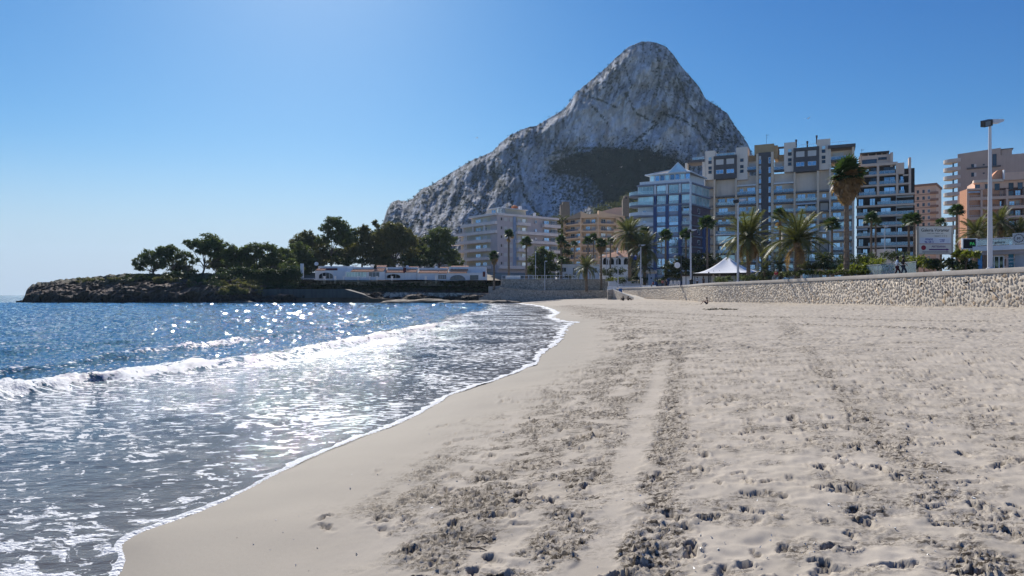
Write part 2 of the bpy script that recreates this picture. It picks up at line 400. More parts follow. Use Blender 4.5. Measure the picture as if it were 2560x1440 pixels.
mm2 = N(nt, 'ShaderNodeMath', operation='MAXIMUM'); nt.links.new(r2.outputs[0], mm2.inputs[0]); nt.links.new(r2b.outputs[0], mm2.inputs[1])
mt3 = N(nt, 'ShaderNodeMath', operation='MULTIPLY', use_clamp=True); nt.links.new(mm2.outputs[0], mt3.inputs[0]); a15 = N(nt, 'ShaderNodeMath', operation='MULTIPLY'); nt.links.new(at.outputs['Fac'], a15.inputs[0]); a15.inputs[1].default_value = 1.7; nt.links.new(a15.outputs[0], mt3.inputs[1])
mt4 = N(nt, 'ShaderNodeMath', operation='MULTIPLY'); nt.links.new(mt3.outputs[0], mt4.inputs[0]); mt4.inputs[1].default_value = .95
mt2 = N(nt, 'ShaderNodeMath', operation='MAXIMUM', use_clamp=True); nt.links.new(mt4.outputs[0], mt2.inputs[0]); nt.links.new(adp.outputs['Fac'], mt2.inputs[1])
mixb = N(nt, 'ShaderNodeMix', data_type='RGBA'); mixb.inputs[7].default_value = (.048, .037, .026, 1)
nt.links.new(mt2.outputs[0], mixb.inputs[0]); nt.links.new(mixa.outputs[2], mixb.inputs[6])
# wet margin by the water
r3 = N(nt, 'ShaderNodeMapRange', interpolation_type='SMOOTHSTEP'); r3.inputs[1].default_value = 3.2; r3.inputs[2].default_value = .1
nt.links.new(asd.outputs['Fac'], r3.inputs[0])
mixc = N(nt, 'ShaderNodeMix', data_type='RGBA'); mixc.inputs[7].default_value = (.335, .295, .24, 1)
nt.links.new(r3.outputs[0], mixc.inputs[0]); nt.links.new(mixb.outputs[2], mixc.inputs[6])
gr = N(nt, 'ShaderNodeMapRange'); gr.inputs[1].default_value = .25; gr.inputs[2].default_value = .75; gr.inputs[3].default_value = .86; gr.inputs[4].default_value = 1.14
nt.links.new(nf.outputs[0], gr.inputs[0])
vm = N(nt, 'ShaderNodeVectorMath', operation='SCALE'); nt.links.new(mixc.outputs[2], vm.inputs[0]); nt.links.new(gr.outputs[0], vm.inputs['Scale'])
nt.links.new(vm.outputs[0], b.inputs['Base Color'])
rr = N(nt, 'ShaderNodeMapRange'); rr.inputs[3].default_value = .92; rr.inputs[4].default_value = .72; nt.links.new(r3.outputs[0], rr.inputs[0]); nt.links.new(rr.outputs[0], b.inputs['Roughness'])
b.inputs['Specular IOR Level'].default_value = .10
bp = N(nt, 'ShaderNodeBump'); bp.inputs['Distance'].default_value = .0035
mh = N(nt, 'ShaderNodeMath', operation='MULTIPLY'); nt.links.new(ng.outputs[0], mh.inputs[0])
ma = N(nt, 'ShaderNodeMath', operation='ADD'); nt.links.new(at.outputs['Fac'], ma.inputs[0]); ma.inputs[1].default_value = .08; nt.links.new(ma.outputs[0], mh.inputs[1])
nt.links.new(mh.outputs[0], bp.inputs['Height']); nt.links.new(bp.outputs[0], b.inputs['Normal'])
me = grid_mesh("beach_sand", V, nr, nc, sand_m, keep, {'trample': np.clip(tt, 0, 1.3), 'shore': ss, 'damp_shade': np.clip(bb, 0, 1)})
o = link("beach_sand", me); tag(o, "pale beach sand covered in footprints and tyre ruts", None, None, 'structure')

# ---------------------------------------------------------------- sea
pyw = np.concatenate([np.linspace(1660, 1000, 240), np.linspace(997.8, 850, 120), np.linspace(849, 752, 150), np.linspace(751.4, 739.3, 40)])
yw = 2.0 * F / (pyw - HY); yw = np.concatenate([np.linspace(-14, yw[0] - .3, 12), yw, [2500, 6500]])
uw = np.concatenate([np.linspace(-3, -.84, 24), np.linspace(-.83, .30, 800), np.linspace(.31, 3, 14)])
YY, UU = np.meshgrid(yw, uw, indexing='ij')
XX = UU * (np.maximum(YY, 0) + 1.6 + np.clip(-YY, 0, 30) * .6)
x = XX.ravel(); y = YY.ravel(); s = sdist(x, np.clip(y, -60, 259))
s = np.where(y > 195, np.minimum(s, -30), s)
far = np.hypot(x, y); px_m = np.maximum(far, 3) / 683.0
def lodn(scale, amp, sx=1.0, sy=1.0, z=0.0):
    """noise octave that fades out where it is finer than the mesh"""
    wl = 1.0 / scale; k = np.clip((wl / (px_m * 3)) - .6, 0, 1)
    out = np.zeros_like(x); m = (k > 0) & (far < 9000)
    out[m] = amp * k[m] * perlin(x[m] * scale * sx, y[m] * scale * sy, z); return out
t_al = y                                              # roughly along the shore
wob = 1.2 * perlin(y * .11, 4.4) + .35 * perlin(y * .5, x * .2, 8.8)
dz = np.zeros_like(x)
deep = sstep(-3, -14, s)
ph = (s + wob) * 2 * np.pi / 5.2
dz += .055 * deep * (np.sin(ph) + .35 * np.sin(2 * ph + .8)) * (far < 400) * (.6 + .5 * perlin(x * .06, y * .05, 5.0))
dz += lodn(.16, .10, 1, 1, 1.0) * deep + lodn(.45, .06 * 1, 1, 1, 2.0) * (.25 + .75 * deep)
dz += lodn(1.1, .035, 1, 1, 3.0) * (.22 + .78 * deep) + lodn(2.6, .016, 1, 1, 4.0) * (.35 + .65 * deep) + lodn(6, .007, 1, 1, 5.0) * (.5 + .5 * deep)
# breakers: crest lines parallel to the shore
foam = np.zeros_like(x)
for (s0, hgt, wf, wb, cover, sd) in ((-8.3, .22, .45, 1.0, .78, 1.1), (-13.4, .22, .42, .8, .30, 2.7), (-4.6, .05, .25, .6, .12, 6.1), (-18.5, .16, .5, 1.4, .2, 3.9)):
    c = s0 + 1.1 * perlin(y * .09, sd) + .45 * perlin(y * .45, sd + 3) + .16 * perlin(y * 1.6, sd + 6)
    d = s - c
    patch = np.clip(.55 + cover * .55 + .9 * perlin(y * .07, sd + 20), 0, 1)
    up = np.where(d > 0, np.exp(-(d / wf) ** 2), np.exp(-(d / wb) ** 2))
    dz += (hgt - .05) * patch * up * (1 + .35 * perlin(x * 1.2, y * 1.2, sd)) 
    if abs(s0) < 15:
        br = np.clip(cover + .9 * perlin(y * .16, sd + 31) + .4 * perlin(y * .7, sd + 37) - .45 * sstep(32, 60, y), 0, 1)
        prof = np.where(d > 0, 1 - sstep(.2, .65, d), 1 - sstep(.05, .6 + .5 * br, -d))
        foam = np.maximum(foam, prof * br * np.clip(.62 + 1.1 * fbm(x * 1.3, y * .9, sd, 3), .38, 1.0))
        m = (foam > .3) & (far < 120)
        dz[m] += np.clip(prof * br, 0, 1)[m] * (.12 * np.abs(perlin(x[m] * 2.1, y[m] * 2.1, 9.0)) + .07 * np.abs(perlin(x[m] * 5.3, y[m] * 5.3, 19.0)))
lace = sstep(-10.5, -7.5, s) * (1 - sstep(-.4, .1, s))
cov = .165 + .26 * fbm(x * .45, y * .32, 3.0, 3) + .10 * perlin(x * .12, y * .1, 6.0)
cov = cov + .12 * sstep(-6, -9, s) 
foam = np.maximum(foam, lace * np.clip(cov, 0.02, .7))
foam = np.maximum(foam, .12 * sstep(-20, -12, s) * (1 - lace) * np.clip(.6 + perlin(x * .3, y * .25, 12.0), 0, 1))
# swash lip
lipw = np.clip(far * .0050, .035, .4) * np.clip(.8 + 1.3 * perlin(y * .9, 91.0) + .6 * perlin(y * 3.5, 93.0), .3, 2.2)
lip = sstep(-2.6, -.6, s / lipw) * np.clip(.9 + .5 * perlin(y * 2.1, 55.0), .25, 1)
foam = np.maximum(foam, lip)
foam = np.maximum(foam, .55 * np.exp(-((s + .75 + .3 * perlin(y * .8, 71.0)) / .22) ** 2) * np.clip(.3 + 1.1 * perlin(y * .5, 60.0), 0, 1) * (far < 130))
dz *= np.clip(-s / 1.2, 0, 1)
dz += np.where((s > -3 * lipw) & (far < 260), np.minimum(lipw * .22, .03) * sstep(-2.5, -.8, s / lipw) * (1 + .4 * perlin(x * 9, y * 9, 3.0)), 0)
z = SEA + dz
near = (y < 230) & (s > -6)
hs = np.full_like(z, -9.0); hh = sand_height(x[near], y[near])[0]; hs[near] = hh
z = np.where(s > -.5, np.maximum(z, hs + .012 * sstep(.25, -.2, s / np.maximum(lipw, .1))), z)
lim = lipw * .28
V = np.stack([x, y, z], 1)
nr, nc = YY.shape
sm = (s - lim).reshape(nr, nc)
kq = (np.minimum.reduce([sm[:-1, :-1], sm[1:, :-1], sm[:-1, 1:], sm[1:, 1:]]) < 0).ravel()
wat_m, nt, b = newmat("sea_water")
geo = N(nt, 'ShaderNodeNewGeometry'); af = N(nt, 'ShaderNodeAttribute', attribute_name='foam'); ash = N(nt, 'ShaderNodeAttribute', attribute_name='shore')
nw = N(nt, 'ShaderNodeTexNoise'); nw.inputs['Scale'].default_value = .9; nw.inputs['Detail'].default_value = 5
nt.links.new(geo.outputs['Position'], nw.inputs['Vector'])
sc = N(nt, 'ShaderNodeVectorMath', operation='MULTIPLY_ADD'); sc.inputs[1].default_value = (.9, .9, .9)
nt.links.new(nw.outputs['Color'], sc.inputs[0]); nt.links.new(geo.outputs['Position'], sc.inputs[2])
mp = N(nt, 'ShaderNodeMapping'); mp.inputs['Scale'].default_value = (1.25, 2.0, .2); mp.inputs['Rotation'].default_value = (0, 0, .25); nt.links.new(sc.outputs[0], mp.inputs[0])
vo = N(nt, 'ShaderNodeTexVoronoi', feature='DISTANCE_TO_EDGE'); vo.inputs['Scale'].default_value = 1.1; nt.links.new(mp.outputs[0], vo.inputs['Vector'])
vo2 = N(nt, 'ShaderNodeTexVoronoi', feature='DISTANCE_TO_EDGE'); vo2.inputs['Scale'].default_value = 3.4; nt.links.new(mp.outputs[0], vo2.inputs['Vector'])
nb = N(nt, 'ShaderNodeTexNoise'); nb.inputs['Scale'].default_value = 3.4; nb.inputs['Detail'].default_value = 6; nb.inputs['Roughness'].default_value = .62; nt.links.new(mp.outputs[0], nb.inputs['Vector'])
# pattern value 0..1, low on lace lines and in blobs
p1 = N(nt, 'ShaderNodeMath', operation='MULTIPLY_ADD'); nt.links.new(vo.outputs['Distance'], p1.inputs[0]); p1.inputs[1].default_value = .9
p2 = N(nt, 'ShaderNodeMath', operation='MULTIPLY_ADD'); nt.links.new(vo2.outputs['Distance'], p2.inputs[0]); p2.inputs[1].default_value = .55; p2.inputs[2].default_value = .05
nt.links.new(p2.outputs[0], p1.inputs[2])
p3 = N(nt, 'ShaderNodeMapRange'); p3.inputs[1].default_value = .36; p3.inputs[2].default_value = .62; p3.inputs[3].default_value = -.13; p3.inputs[4].default_value = .30; p3.clamp = False
nt.links.new(nb.outputs[0], p3.inputs[0])
nl_ = N(nt, 'ShaderNodeTexNoise'); nl_.inputs['Scale'].default_value = 1.15; nl_.inputs['Detail'].default_value = 3.5; nl_.inputs['Roughness'].default_value = .55; nl_.inputs['Distortion'].default_value = .5; nt.links.new(mp.outputs[0], nl_.inputs['Vector'])
l1 = N(nt, 'ShaderNodeMath', operation='SUBTRACT'); nt.links.new(nl_.outputs[0], l1.inputs[0]); l1.inputs[1].default_value = .5
l2 = N(nt, 'ShaderNodeMath', operation='ABSOLUTE'); nt.links.new(l1.outputs[0], l2.inputs[0])
l3 = N(nt, 'ShaderNodeMath', operation='MULTIPLY_ADD'); nt.links.new(l2.outputs[0], l3.inputs[0]); l3.inputs[1].default_value = 3.4; l3.inputs[2].default_value = .03
l4 = N(nt, 'ShaderNodeMath', operation='SMOOTH_MIN'); nt.links.new(l3.outputs[0], l4.inputs[0]); nt.links.new(p1.outputs[0], l4.inputs[1]); l4.inputs[2].default_value = .1; p1 = l4
p4 = N(nt, 'ShaderNodeMath', operation='ADD'); nt.links.new(p1.outputs[0], p4.inputs[0]); nt.links.new(p3.outputs[0], p4.inputs[1])
fd = N(nt, 'ShaderNodeMath', operation='SUBTRACT'); nt.links.new(af.outputs['Fac'], fd.inputs[0]); nt.links.new(p4.outputs[0], fd.inputs[1])
fm = N(nt, 'ShaderNodeMapRange', interpolation_type='SMOOTHSTEP'); fm.inputs[1].default_value = -.02; fm.inputs[2].default_value = .05; nt.links.new(fd.outputs[0], fm.inputs[0])
# water body colour by depth
dm = N(nt, 'ShaderNodeMapRange', interpolation_type='SMOOTHSTEP'); dm.inputs[1].default_value = -1.5; dm.inputs[2].default_value = -17; nt.links.new(ash.outputs['Fac'], dm.inputs[0])
cw = N(nt, 'ShaderNodeMix', data_type='RGBA'); cw.inputs[6].default_value = (.055, .060, .072, 1); cw.inputs[7].default_value = (.030, .16, .24, 1); nt.links.new(dm.outputs[0], cw.inputs[0])
dn = N(nt, 'ShaderNodeMapRange', interpolation_type='SMOOTHSTEP'); dn.inputs[1].default_value = -4.5; dn.inputs[2].default_value = -.3; nt.links.new(ash.outputs['Fac'], dn.inputs[0])
cw2 = N(nt, 'ShaderNodeMix', data_type='RGBA'); cw2.inputs[7].default_value = (.13, .108, .085, 1); nt.links.new(dn.outputs[0], cw2.inputs[0]); nt.links.new(cw.outputs[2], cw2.inputs[6])
nt.links.new(cw2.outputs[2], b.inputs['Base Color']); b.inputs['IOR'].default_value = 1.33
b.inputs['Roughness'].default_value = .035
n1 = N(nt, 'ShaderNodeTexNoise'); n1.inputs['Scale'].default_value = 2.6; n1.inputs['Detail'].default_value = 6; n1.inputs['Roughness'].default_value = .6
mp2 = N(nt, 'ShaderNodeMapping'); mp2.inputs['Scale'].default_value = (1, 1.6, 1); nt.links.new(geo.outputs['Position'], mp2.inputs[0]); nt.links.new(mp2.outputs[0], n1.inputs['Vector'])
bs = N(nt, 'ShaderNodeMapRange'); bs.inputs[3].default_value = .035; bs.inputs[4].default_value = .28; nt.links.new(dm.outputs[0], bs.inputs[0])
bp = N(nt, 'ShaderNodeBump'); nt.links.new(n1.outputs[0], bp.inputs['Height']); nt.links.new(bs.outputs[0], bp.inputs['Distance'])
mp3 = N(nt, 'ShaderNodeMapping'); mp3.inputs['Scale'].default_value = (.55, 1.3, 1); nt.links.new(geo.outputs['Position'], mp3.inputs[0])
n5 = N(nt, 'ShaderNodeTexNoise'); n5.inputs['Scale'].default_value = .8; n5.inputs['Detail'].default_value = 3; nt.links.new(mp3.outputs[0], n5.inputs['Vector'])
bs2 = N(nt, 'ShaderNodeMapRange'); bs2.inputs[3].default_value = .035; bs2.inputs[4].default_value = .45; nt.links.new(dm.outputs[0], bs2.inputs[0])
bp2 = N(nt, 'ShaderNodeBump'); nt.links.new(n5.outputs[0], bp2.inputs['Height']); nt.links.new(bs2.outputs[0], bp2.inputs['Distance']); nt.links.new(bp.outputs[0], bp2.inputs['Normal'])
nt.links.new(bp2.outputs[0], b.inputs['Normal'])
rw = N(nt, 'ShaderNodeMapRange'); rw.inputs[3].default_value = .03; rw.inputs[4].default_value = .07; nt.links.new(dm.outputs[0], rw.inputs[0]); nt.links.new(rw.outputs[0], b.inputs['Roughness'])
fb = N(nt, 'ShaderNodeBsdfPrincipled'); fb.inputs['Base Color'].default_value = (.66, .67, .69, 1); fb.inputs['Roughness'].default_value = .6
fb.inputs['Subsurface Weight'].default_value = 0
nfb = N(nt, 'ShaderNodeTexNoise'); nfb.inputs['Scale'].default_value = 22; nfb.inputs['Detail'].default_value = 6; nt.links.new(geo.outputs['Position'], nfb.inputs['Vector'])
bpf = N(nt, 'ShaderNodeBump'); bpf.inputs['Distance'].default_value = .07; nt.links.new(nfb.outputs[0], bpf.inputs['Height']); nt.links.new(bpf.outputs[0], fb.inputs['Normal'])
mx = N(nt, 'ShaderNodeMixShader'); nt.links.new(fm.outputs[0], mx.inputs[0]); nt.links.new(b.outputs[0], mx.inputs[1]); nt.links.new(fb.outputs[0], mx.inputs[2])
nt.links.new(mx.outputs[0], nt.nodes['Material Output'].inputs[0])
me = grid_mesh("sea", V, nr, nc, wat_m, kq, {'foam': foam, 'shore': s})
o = link("sea", me); tag(o, "blue sea with small breaking waves and foam lace", None, None, 'structure')

# wavelets: small tilted ripple crests standing on the sea, which catch the sun one by one
r = np.random.default_rng(91); n = 48000
py_ = 752 + 190 * r.random(n) ** 1.75; px_ = r.uniform(-60, 1330, n); d_ = 2.0 * F / (py_ - HY); x_ = (px_ - 1280) / F * d_
ok = (sdist(x_, d_) < -9 - 2 * r.random(n)) & (d_ < 178 + 0 * x_); x_, d_ = x_[ok], d_[ok]; n = len(x_)
Zg = z.reshape(nr, nc); fi = np.interp(d_, yw, np.arange(len(yw))); fj = np.interp(x_ / (d_ + 1.6), uw, np.arange(len(uw)))
i0, j0 = fi.astype(int), fj.astype(int); fi -= i0; fj -= j0
zz_ = (Zg[i0, j0] * (1 - fj) + Zg[i0, j0 + 1] * fj) * (1 - fi) + (Zg[i0 + 1, j0] * (1 - fj) + Zg[i0 + 1, j0 + 1] * fj) * fi
w_ = np.clip(d_ * .0042, .07, .6) * r.uniform(.5, 1.4, n); t_ = np.radians(np.clip(r.normal(15.5, 5.5, n), 2, 32)); h_ = w_ * r.uniform(.10, .22, n); L_ = np.minimum(h_ / np.tan(t_), w_ * 1.2); h_ = L_ * np.tan(t_)
a_ = r.normal(-1.35, .55, n)                     # the way each face looks, mostly towards the beach
fx, fy = np.cos(a_), np.sin(a_); sx_, sy_ = -fy, fx
c = np.stack([x_, d_, zz_ - .004], 1); f3 = np.stack([fx, fy, 0 * fx], 1); s3 = np.stack([sx_, sy_, 0 * fx], 1); up = np.array([0, 0, 1.0])
A = c + f3 * L_[:, None] - s3 * w_[:, None] * .5; B = c + f3 * L_[:, None] + s3 * w_[:, None] * .5; C = c + s3 * w_[:, None] * .36 + up * h_[:, None]; D_ = c - s3 * w_[:, None] * .36 + up * h_[:, None]; E_ = c - f3 * L_[:, None] * 1.0
V = np.stack([A, B, C, D_, E_], 1).reshape(-1, 3); b5 = np.arange(n)[:, None] * 5
T = np.concatenate([b5 + np.array([[0, 1, 2]]), b5 + np.array([[0, 2, 3]]), b5 + np.array([[3, 2, 4]])])
wl, nt, b = newmat("wavelet_water"); b.inputs['Base Color'].default_value = (.010, .11, .25, 1); b.inputs['IOR'].default_value = 1.33; b.inputs['Roughness'].default_value = .045
o = link("wavelets", tri_mesh("wavelets", V, T, [wl])); tag(o, "small ripples glittering in the sun on the blue water", "ripples", None, 'stuff')
# ---------------------------------------------------------------- mountain
RIDGE = np.array([(925, 640), (950, 575), (960, 549), (966, 529), (978, 506), (994, 500), (1019, 504), (1033, 494), (1056, 471), (1080, 462), (1103, 447), (1173, 404), (1200, 392), (1228, 381), (1252, 357), (1275, 338),
    (1314, 320), (1341, 314), (1369, 297), (1408, 275), (1427, 252), (1439, 232), (1462, 213), (1501, 181), (1521, 164), (1537, 146), (1572, 117), (1599, 105), (1623, 103), (1642, 107), (1666, 117),
    (1685, 139), (1705, 168), (1728, 193), (1748, 217), (1765, 248), (1795, 267), (1818, 283), (1837, 314), (1853, 334), (1873, 367), (1900, 430), (1930, 500), (1970, 560), (2040, 610), (2150, 660)], float)
nu, nv, nb_ = 520, 290, 24
pu = np.linspace(925, 2150, nu)
ry = np.interp(pu, RIDGE[:, 0], RIDGE[:, 1]) + 1.6 * perlin(pu * .11, 3.0) + 1.1 * perlin(pu * .31, 5.0)
v = np.concatenate([np.linspace(0, 1, nv), 1 + np.linspace(.03, 1, nb_)])
VV, PU = np.meshgrid(v, pu, indexing='ij'); RY = np.broadcast_to(ry, VV.shape)
vf = np.minimum(VV, 1)
PY = 690 + (RY - 690) * vf
# depth: gentle wooded bowl below, cliff above
zz = (HY - PY) / F
g_cliff = 700 + 200 * vf ** 1.15
bowl = np.exp(-((PU - 1560) / 150) ** 4)
lowp = sstep(400, 600, PY)
D = g_cliff - 110 * lowp * bowl - 60 * lowp * (1 - bowl)
edge = 1300 + (PY - 330) * -.05 + 14 * np.sin(PY / 30)
D += 45 * sstep(0, 70, PU - edge) * (1 - sstep(1600, 1800, PU)) * (1 - vf) * 1.4 * sstep(640, 560, PY) * sstep(.0, .3, 1 - vf)
# gullies, ledges and buttresses
nx, nz = PU / 34.0, PY / 60.0
rg = fbm(nx * .55 + .25 * nz, nz * .45, 2.0, 5, .55, True)
rg2 = fbm(nx * 1.6 + nz * .5, nz * 1.3, 7.0, 4, .55, True)
fine = fbm(nx * 5, nz * 6, 4.0, 3, .6)
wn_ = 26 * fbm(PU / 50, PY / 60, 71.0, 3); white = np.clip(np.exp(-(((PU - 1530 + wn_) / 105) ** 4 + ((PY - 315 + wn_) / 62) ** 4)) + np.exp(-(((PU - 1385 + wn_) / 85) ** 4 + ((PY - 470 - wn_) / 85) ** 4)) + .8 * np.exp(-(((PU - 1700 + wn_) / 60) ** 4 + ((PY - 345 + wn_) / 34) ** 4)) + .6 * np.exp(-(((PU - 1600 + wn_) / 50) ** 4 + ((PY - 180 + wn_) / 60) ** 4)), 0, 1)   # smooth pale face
amp = (1 - .45 * white) * sstep(0, .06, 1 - vf)
diag = perlin((PU + PY * .9) / 46.0, (PU - PY) / 160.0, 3.0)
D = D - amp * (26 * rg + 9 * rg2 + 5 * fine + 16 * diag) + 8
PYd = PY + (.9 * fine) * (vf > .97) * 3
X = (PU - 1280) / F * D; Z = CZ + (HY - PYd) / F * D
back = VV > 1; t = VV - 1
rD = D[nv - 1]; rZ = Z[nv - 1]
D2 = rD[None] + 420 * t; Z2 = rZ[None] * np.cos(np.clip(t, 0, 1) * 1.45) + 6 * fine * t
D = np.where(back, D2, D); Z = np.where(back, Z2, Z); X = np.where(back, (PU - 1280) / F * (rD[None] + 100 * t), X)
# colour: limestone, ochre stains, scrub in the cracks
cn = fbm(PU / 60, PY / 90, 1.0, 4); st = fbm(PU / 9.0, PY / 95.0, 8.0, 4)
rock = np.stack([np.full_like(PU, .47), np.full_like(PU, .47), np.full_like(PU, .485)], -1) * (1 + .30 * cn + .20 * st)[..., None]
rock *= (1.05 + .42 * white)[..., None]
crk = sstep(.52, .66, fbm(PU / 14.0 + PY / 60.0, PY / 70.0, 51.0, 4, .6, True)); rock *= (1 - .6 * crk * (1 - .75 * white))[..., None]; rock *= (1 - .35 * sstep(.1, .6, fbm(PU / 26.0, PY / 18.0, 53.0, 4, .6)) * (1 - .7 * white))[..., None]  # relief shading painted into the rock colour as dark crack lines
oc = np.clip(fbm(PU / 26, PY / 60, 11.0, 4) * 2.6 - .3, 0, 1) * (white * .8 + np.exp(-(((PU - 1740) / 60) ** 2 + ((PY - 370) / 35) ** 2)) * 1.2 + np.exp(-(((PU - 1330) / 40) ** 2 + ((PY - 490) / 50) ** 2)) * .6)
rock = rock * (1 - oc[..., None] * .7) + np.array([.46, .29, .19]) * oc[..., None] * .7
sn = fbm(PU / 7.0, PY / 6.0, 20.0, 4, .65) + .30 * (.35 - rg) + .15 * rg2 * -1
left = 1 - sstep(-30, 30, PU - edge)
bm = np.exp(-(((PU - 1545) / 150) ** 4 + ((PY - 445) / 62) ** 4))
bn1 = 22 * fbm(PU / 40.0, PY / 34.0, 41.0, 4); bn2 = 9 * fbm(PU / 9.0, PY / 9.0, 43.0, 3)
lowb = np.interp(PU, [1370, 1400, 1440, 1480, 1500, 1530, 1600, 1720], [425, 438, 436, 440, 470, 520, 530, 540])
arch = sstep(-6, 8, PY - (374 + np.abs((PU - 1545) / 150) ** 2.4 * 32) + bn1 * .5 + bn2) * sstep(1372, 1392, PU + bn1) * (1 - sstep(1700, 1740, PU)) * (1 - sstep(-10, 12, PY - lowb + bn1 + bn2))
dens = .25 + .12 * left - .26 * white + .10 * sstep(1700, 1800, PU) + .12 * sstep(260, 200, PY)
scrub = sstep(.09, .15, sn - .34 + dens * 1.25)
bowlcov = sstep(.0, .12, fbm(PU / 12.0, PY / 10.0, 31.0, 5, .6) + .02 + .20 * sstep(1440, 1520, PU))
led = np.zeros_like(PU); ln_ = 5 * fbm(PU / 12.0, PY / 12.0, 81.0, 3)
for pl, wd in ((((1564, 236), (1591, 283), (1642, 310), (1587, 353)), 5), (((1654, 283), (1700, 296), (1744, 322), (1771, 361)), 5), (((1325, 320), (1290, 392), (1312, 490), (1345, 540)), 5), (((1478, 264), (1500, 285), (1521, 314)), 3.5), (((1440, 235), (1500, 250), (1540, 268)), 3), (((1560, 160), (1580, 215), (1566, 240)), 3), (((1640, 120), (1652, 190), (1640, 240)), 2.5), (((1380, 385), (1440, 372), (1520, 372)), 4), (((1210, 420), (1270, 470), (1290, 540)), 4), (((1690, 180), (1720, 260), (1800, 330)), 4), (((1100, 480), (1170, 500), (1230, 560)), 3)):
    for (ax_, ay_), (bx_, by_) in zip(pl[:-1], pl[1:]):
        tt_ = np.clip(((PU - ax_) * (bx_ - ax_) + (PY - ay_) * (by_ - ay_)) / ((bx_ - ax_) ** 2 + (by_ - ay_) ** 2), 0, 1)
        led = np.maximum(led, 1 - sstep(.4, 1.0, (np.hypot(PU - ax_ - tt_ * (bx_ - ax_), PY - ay_ - tt_ * (by_ - ay_)) + ln_) / wd))
scrub = np.maximum(scrub, led * sstep(-.25, .1, fbm(PU / 6.0, PY / 6.0, 83.0, 3))); nearb = np.exp(-(((PU - 1540) / 190) ** 4 + ((PY - 445) / 95) ** 4)); scrub = np.maximum(scrub, sstep(.30, .42, fbm(PU / 6.0, PY / 5.0, 61.0, 4, .65) + .42 * nearb)); scrub = np.maximum(scrub, arch * bowlcov)
green = np.array([.014, .024, .018])
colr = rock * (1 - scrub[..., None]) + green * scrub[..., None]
mtn, nt, b = newmat("limestone_cliff")
ac = N(nt, 'ShaderNodeAttribute', attribute_name='Col'); geo = N(nt, 'ShaderNodeNewGeometry')
n1 = N(nt, 'ShaderNodeTexNoise'); n1.inputs['Scale'].default_value = .11; n1.inputs['Detail'].default_value = 9; n1.inputs['Roughness'].default_value = .68
mp = N(nt, 'ShaderNodeMapping'); mp.inputs['Scale'].default_value = (1, .6, .45); nt.links.new(geo.outputs['Position'], mp.inputs[0]); nt.links.new(mp.outputs[0], n1.inputs['Vector'])
r1 = N(nt, 'ShaderNodeMapRange'); r1.inputs[1].default_value = .36; r1.inputs[2].default_value = .64; r1.inputs[3].default_value = .60; r1.inputs[4].default_value = 1.36; nt.links.new(n1.outputs[0], r1.inputs[0])
vm = N(nt, 'ShaderNodeVectorMath', operation='SCALE'); nt.links.new(ac.outputs['Color'], vm.inputs[0]); nt.links.new(r1.outputs[0], vm.inputs['Scale']); nt.links.new(vm.outputs[0], b.inputs['Base Color'])
bp = N(nt, 'ShaderNodeBump'); bp.inputs['Distance'].default_value = 7.0; nt.links.new(n1.outputs[0], bp.inputs['Height']); nt.links.new(bp.outputs[0], b.inputs['Normal'])
b.inputs['Roughness'].default_value = .95; b.inputs['Specular IOR Level'].default_value = .1
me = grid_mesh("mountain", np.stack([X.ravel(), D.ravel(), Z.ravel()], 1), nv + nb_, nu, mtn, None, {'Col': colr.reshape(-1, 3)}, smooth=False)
o = link("mountain", me); tag(o, "huge grey limestone rock with scrub in its cracks", None, None, 'structure')
MD, MX, MZ = D, X, Z
# scrub bushes standing on the rock: leafy tufts of real geometry
def tuft_verts(r, n, size):
    """n little leaf triangles in a squashed ball"""
    d = r.normal(size=(n, 3)); d /= np.linalg.norm(d, axis=1)[:, None]; d[:, 2] = np.abs(d[:, 2]) * .9
    c = d * (r.random((n, 1)) ** .4) * size
    a = r.normal(size=(n, 3)) * size * .45; b_ = r.normal(size=(n, 3)) * size * .45
    return np.stack([c, c + a, c + b_], 1)
def scatter_tufts(pts, sizes, n, seed):
    r = np.random.default_rng(seed); base = [tuft_verts(r, n, 1.0) for _ in range(12)]
    out = np.stack([base[i % 12] * s_ + p for i, (p, s_) in enumerate(zip(pts, sizes))])
    V = out.reshape(-1, 3); T = np.arange(len(V)).reshape(-1, 3); return V, T
leaf_dark = mat("scrub_leaf", (.012, .022, .014), .9, .5, .05, spec=.1)
r = np.random.default_rng(5)
wgt = (scrub * sstep(.02, .1, VV) * (VV < 1.0) + .35 * ((VV > .985) & (VV < 1.02))).ravel(); wgt[PU.ravel() < 955] = 0
wgt = wgt * (1 + 5 * arch.ravel())
ids = r.choice(len(wgt), 9000, p=wgt / wgt.sum())
pts = np.stack([X.ravel()[ids], D.ravel()[ids] - .5, Z.ravel()[ids]], 1)
sizes = np.where(arch.ravel()[ids] > .3, r.uniform(1.6, 4.2, len(ids)), r.uniform(.9, 2.4, len(ids)))
V, T = scatter_tufts(pts, sizes, 9, 6)
o = link("mountain_scrub", tri_mesh("mountain_scrub", V, T, [leaf_dark])); tag(o, "dark green scrub growing over the grey rock", "scrub", None, 'stuff')

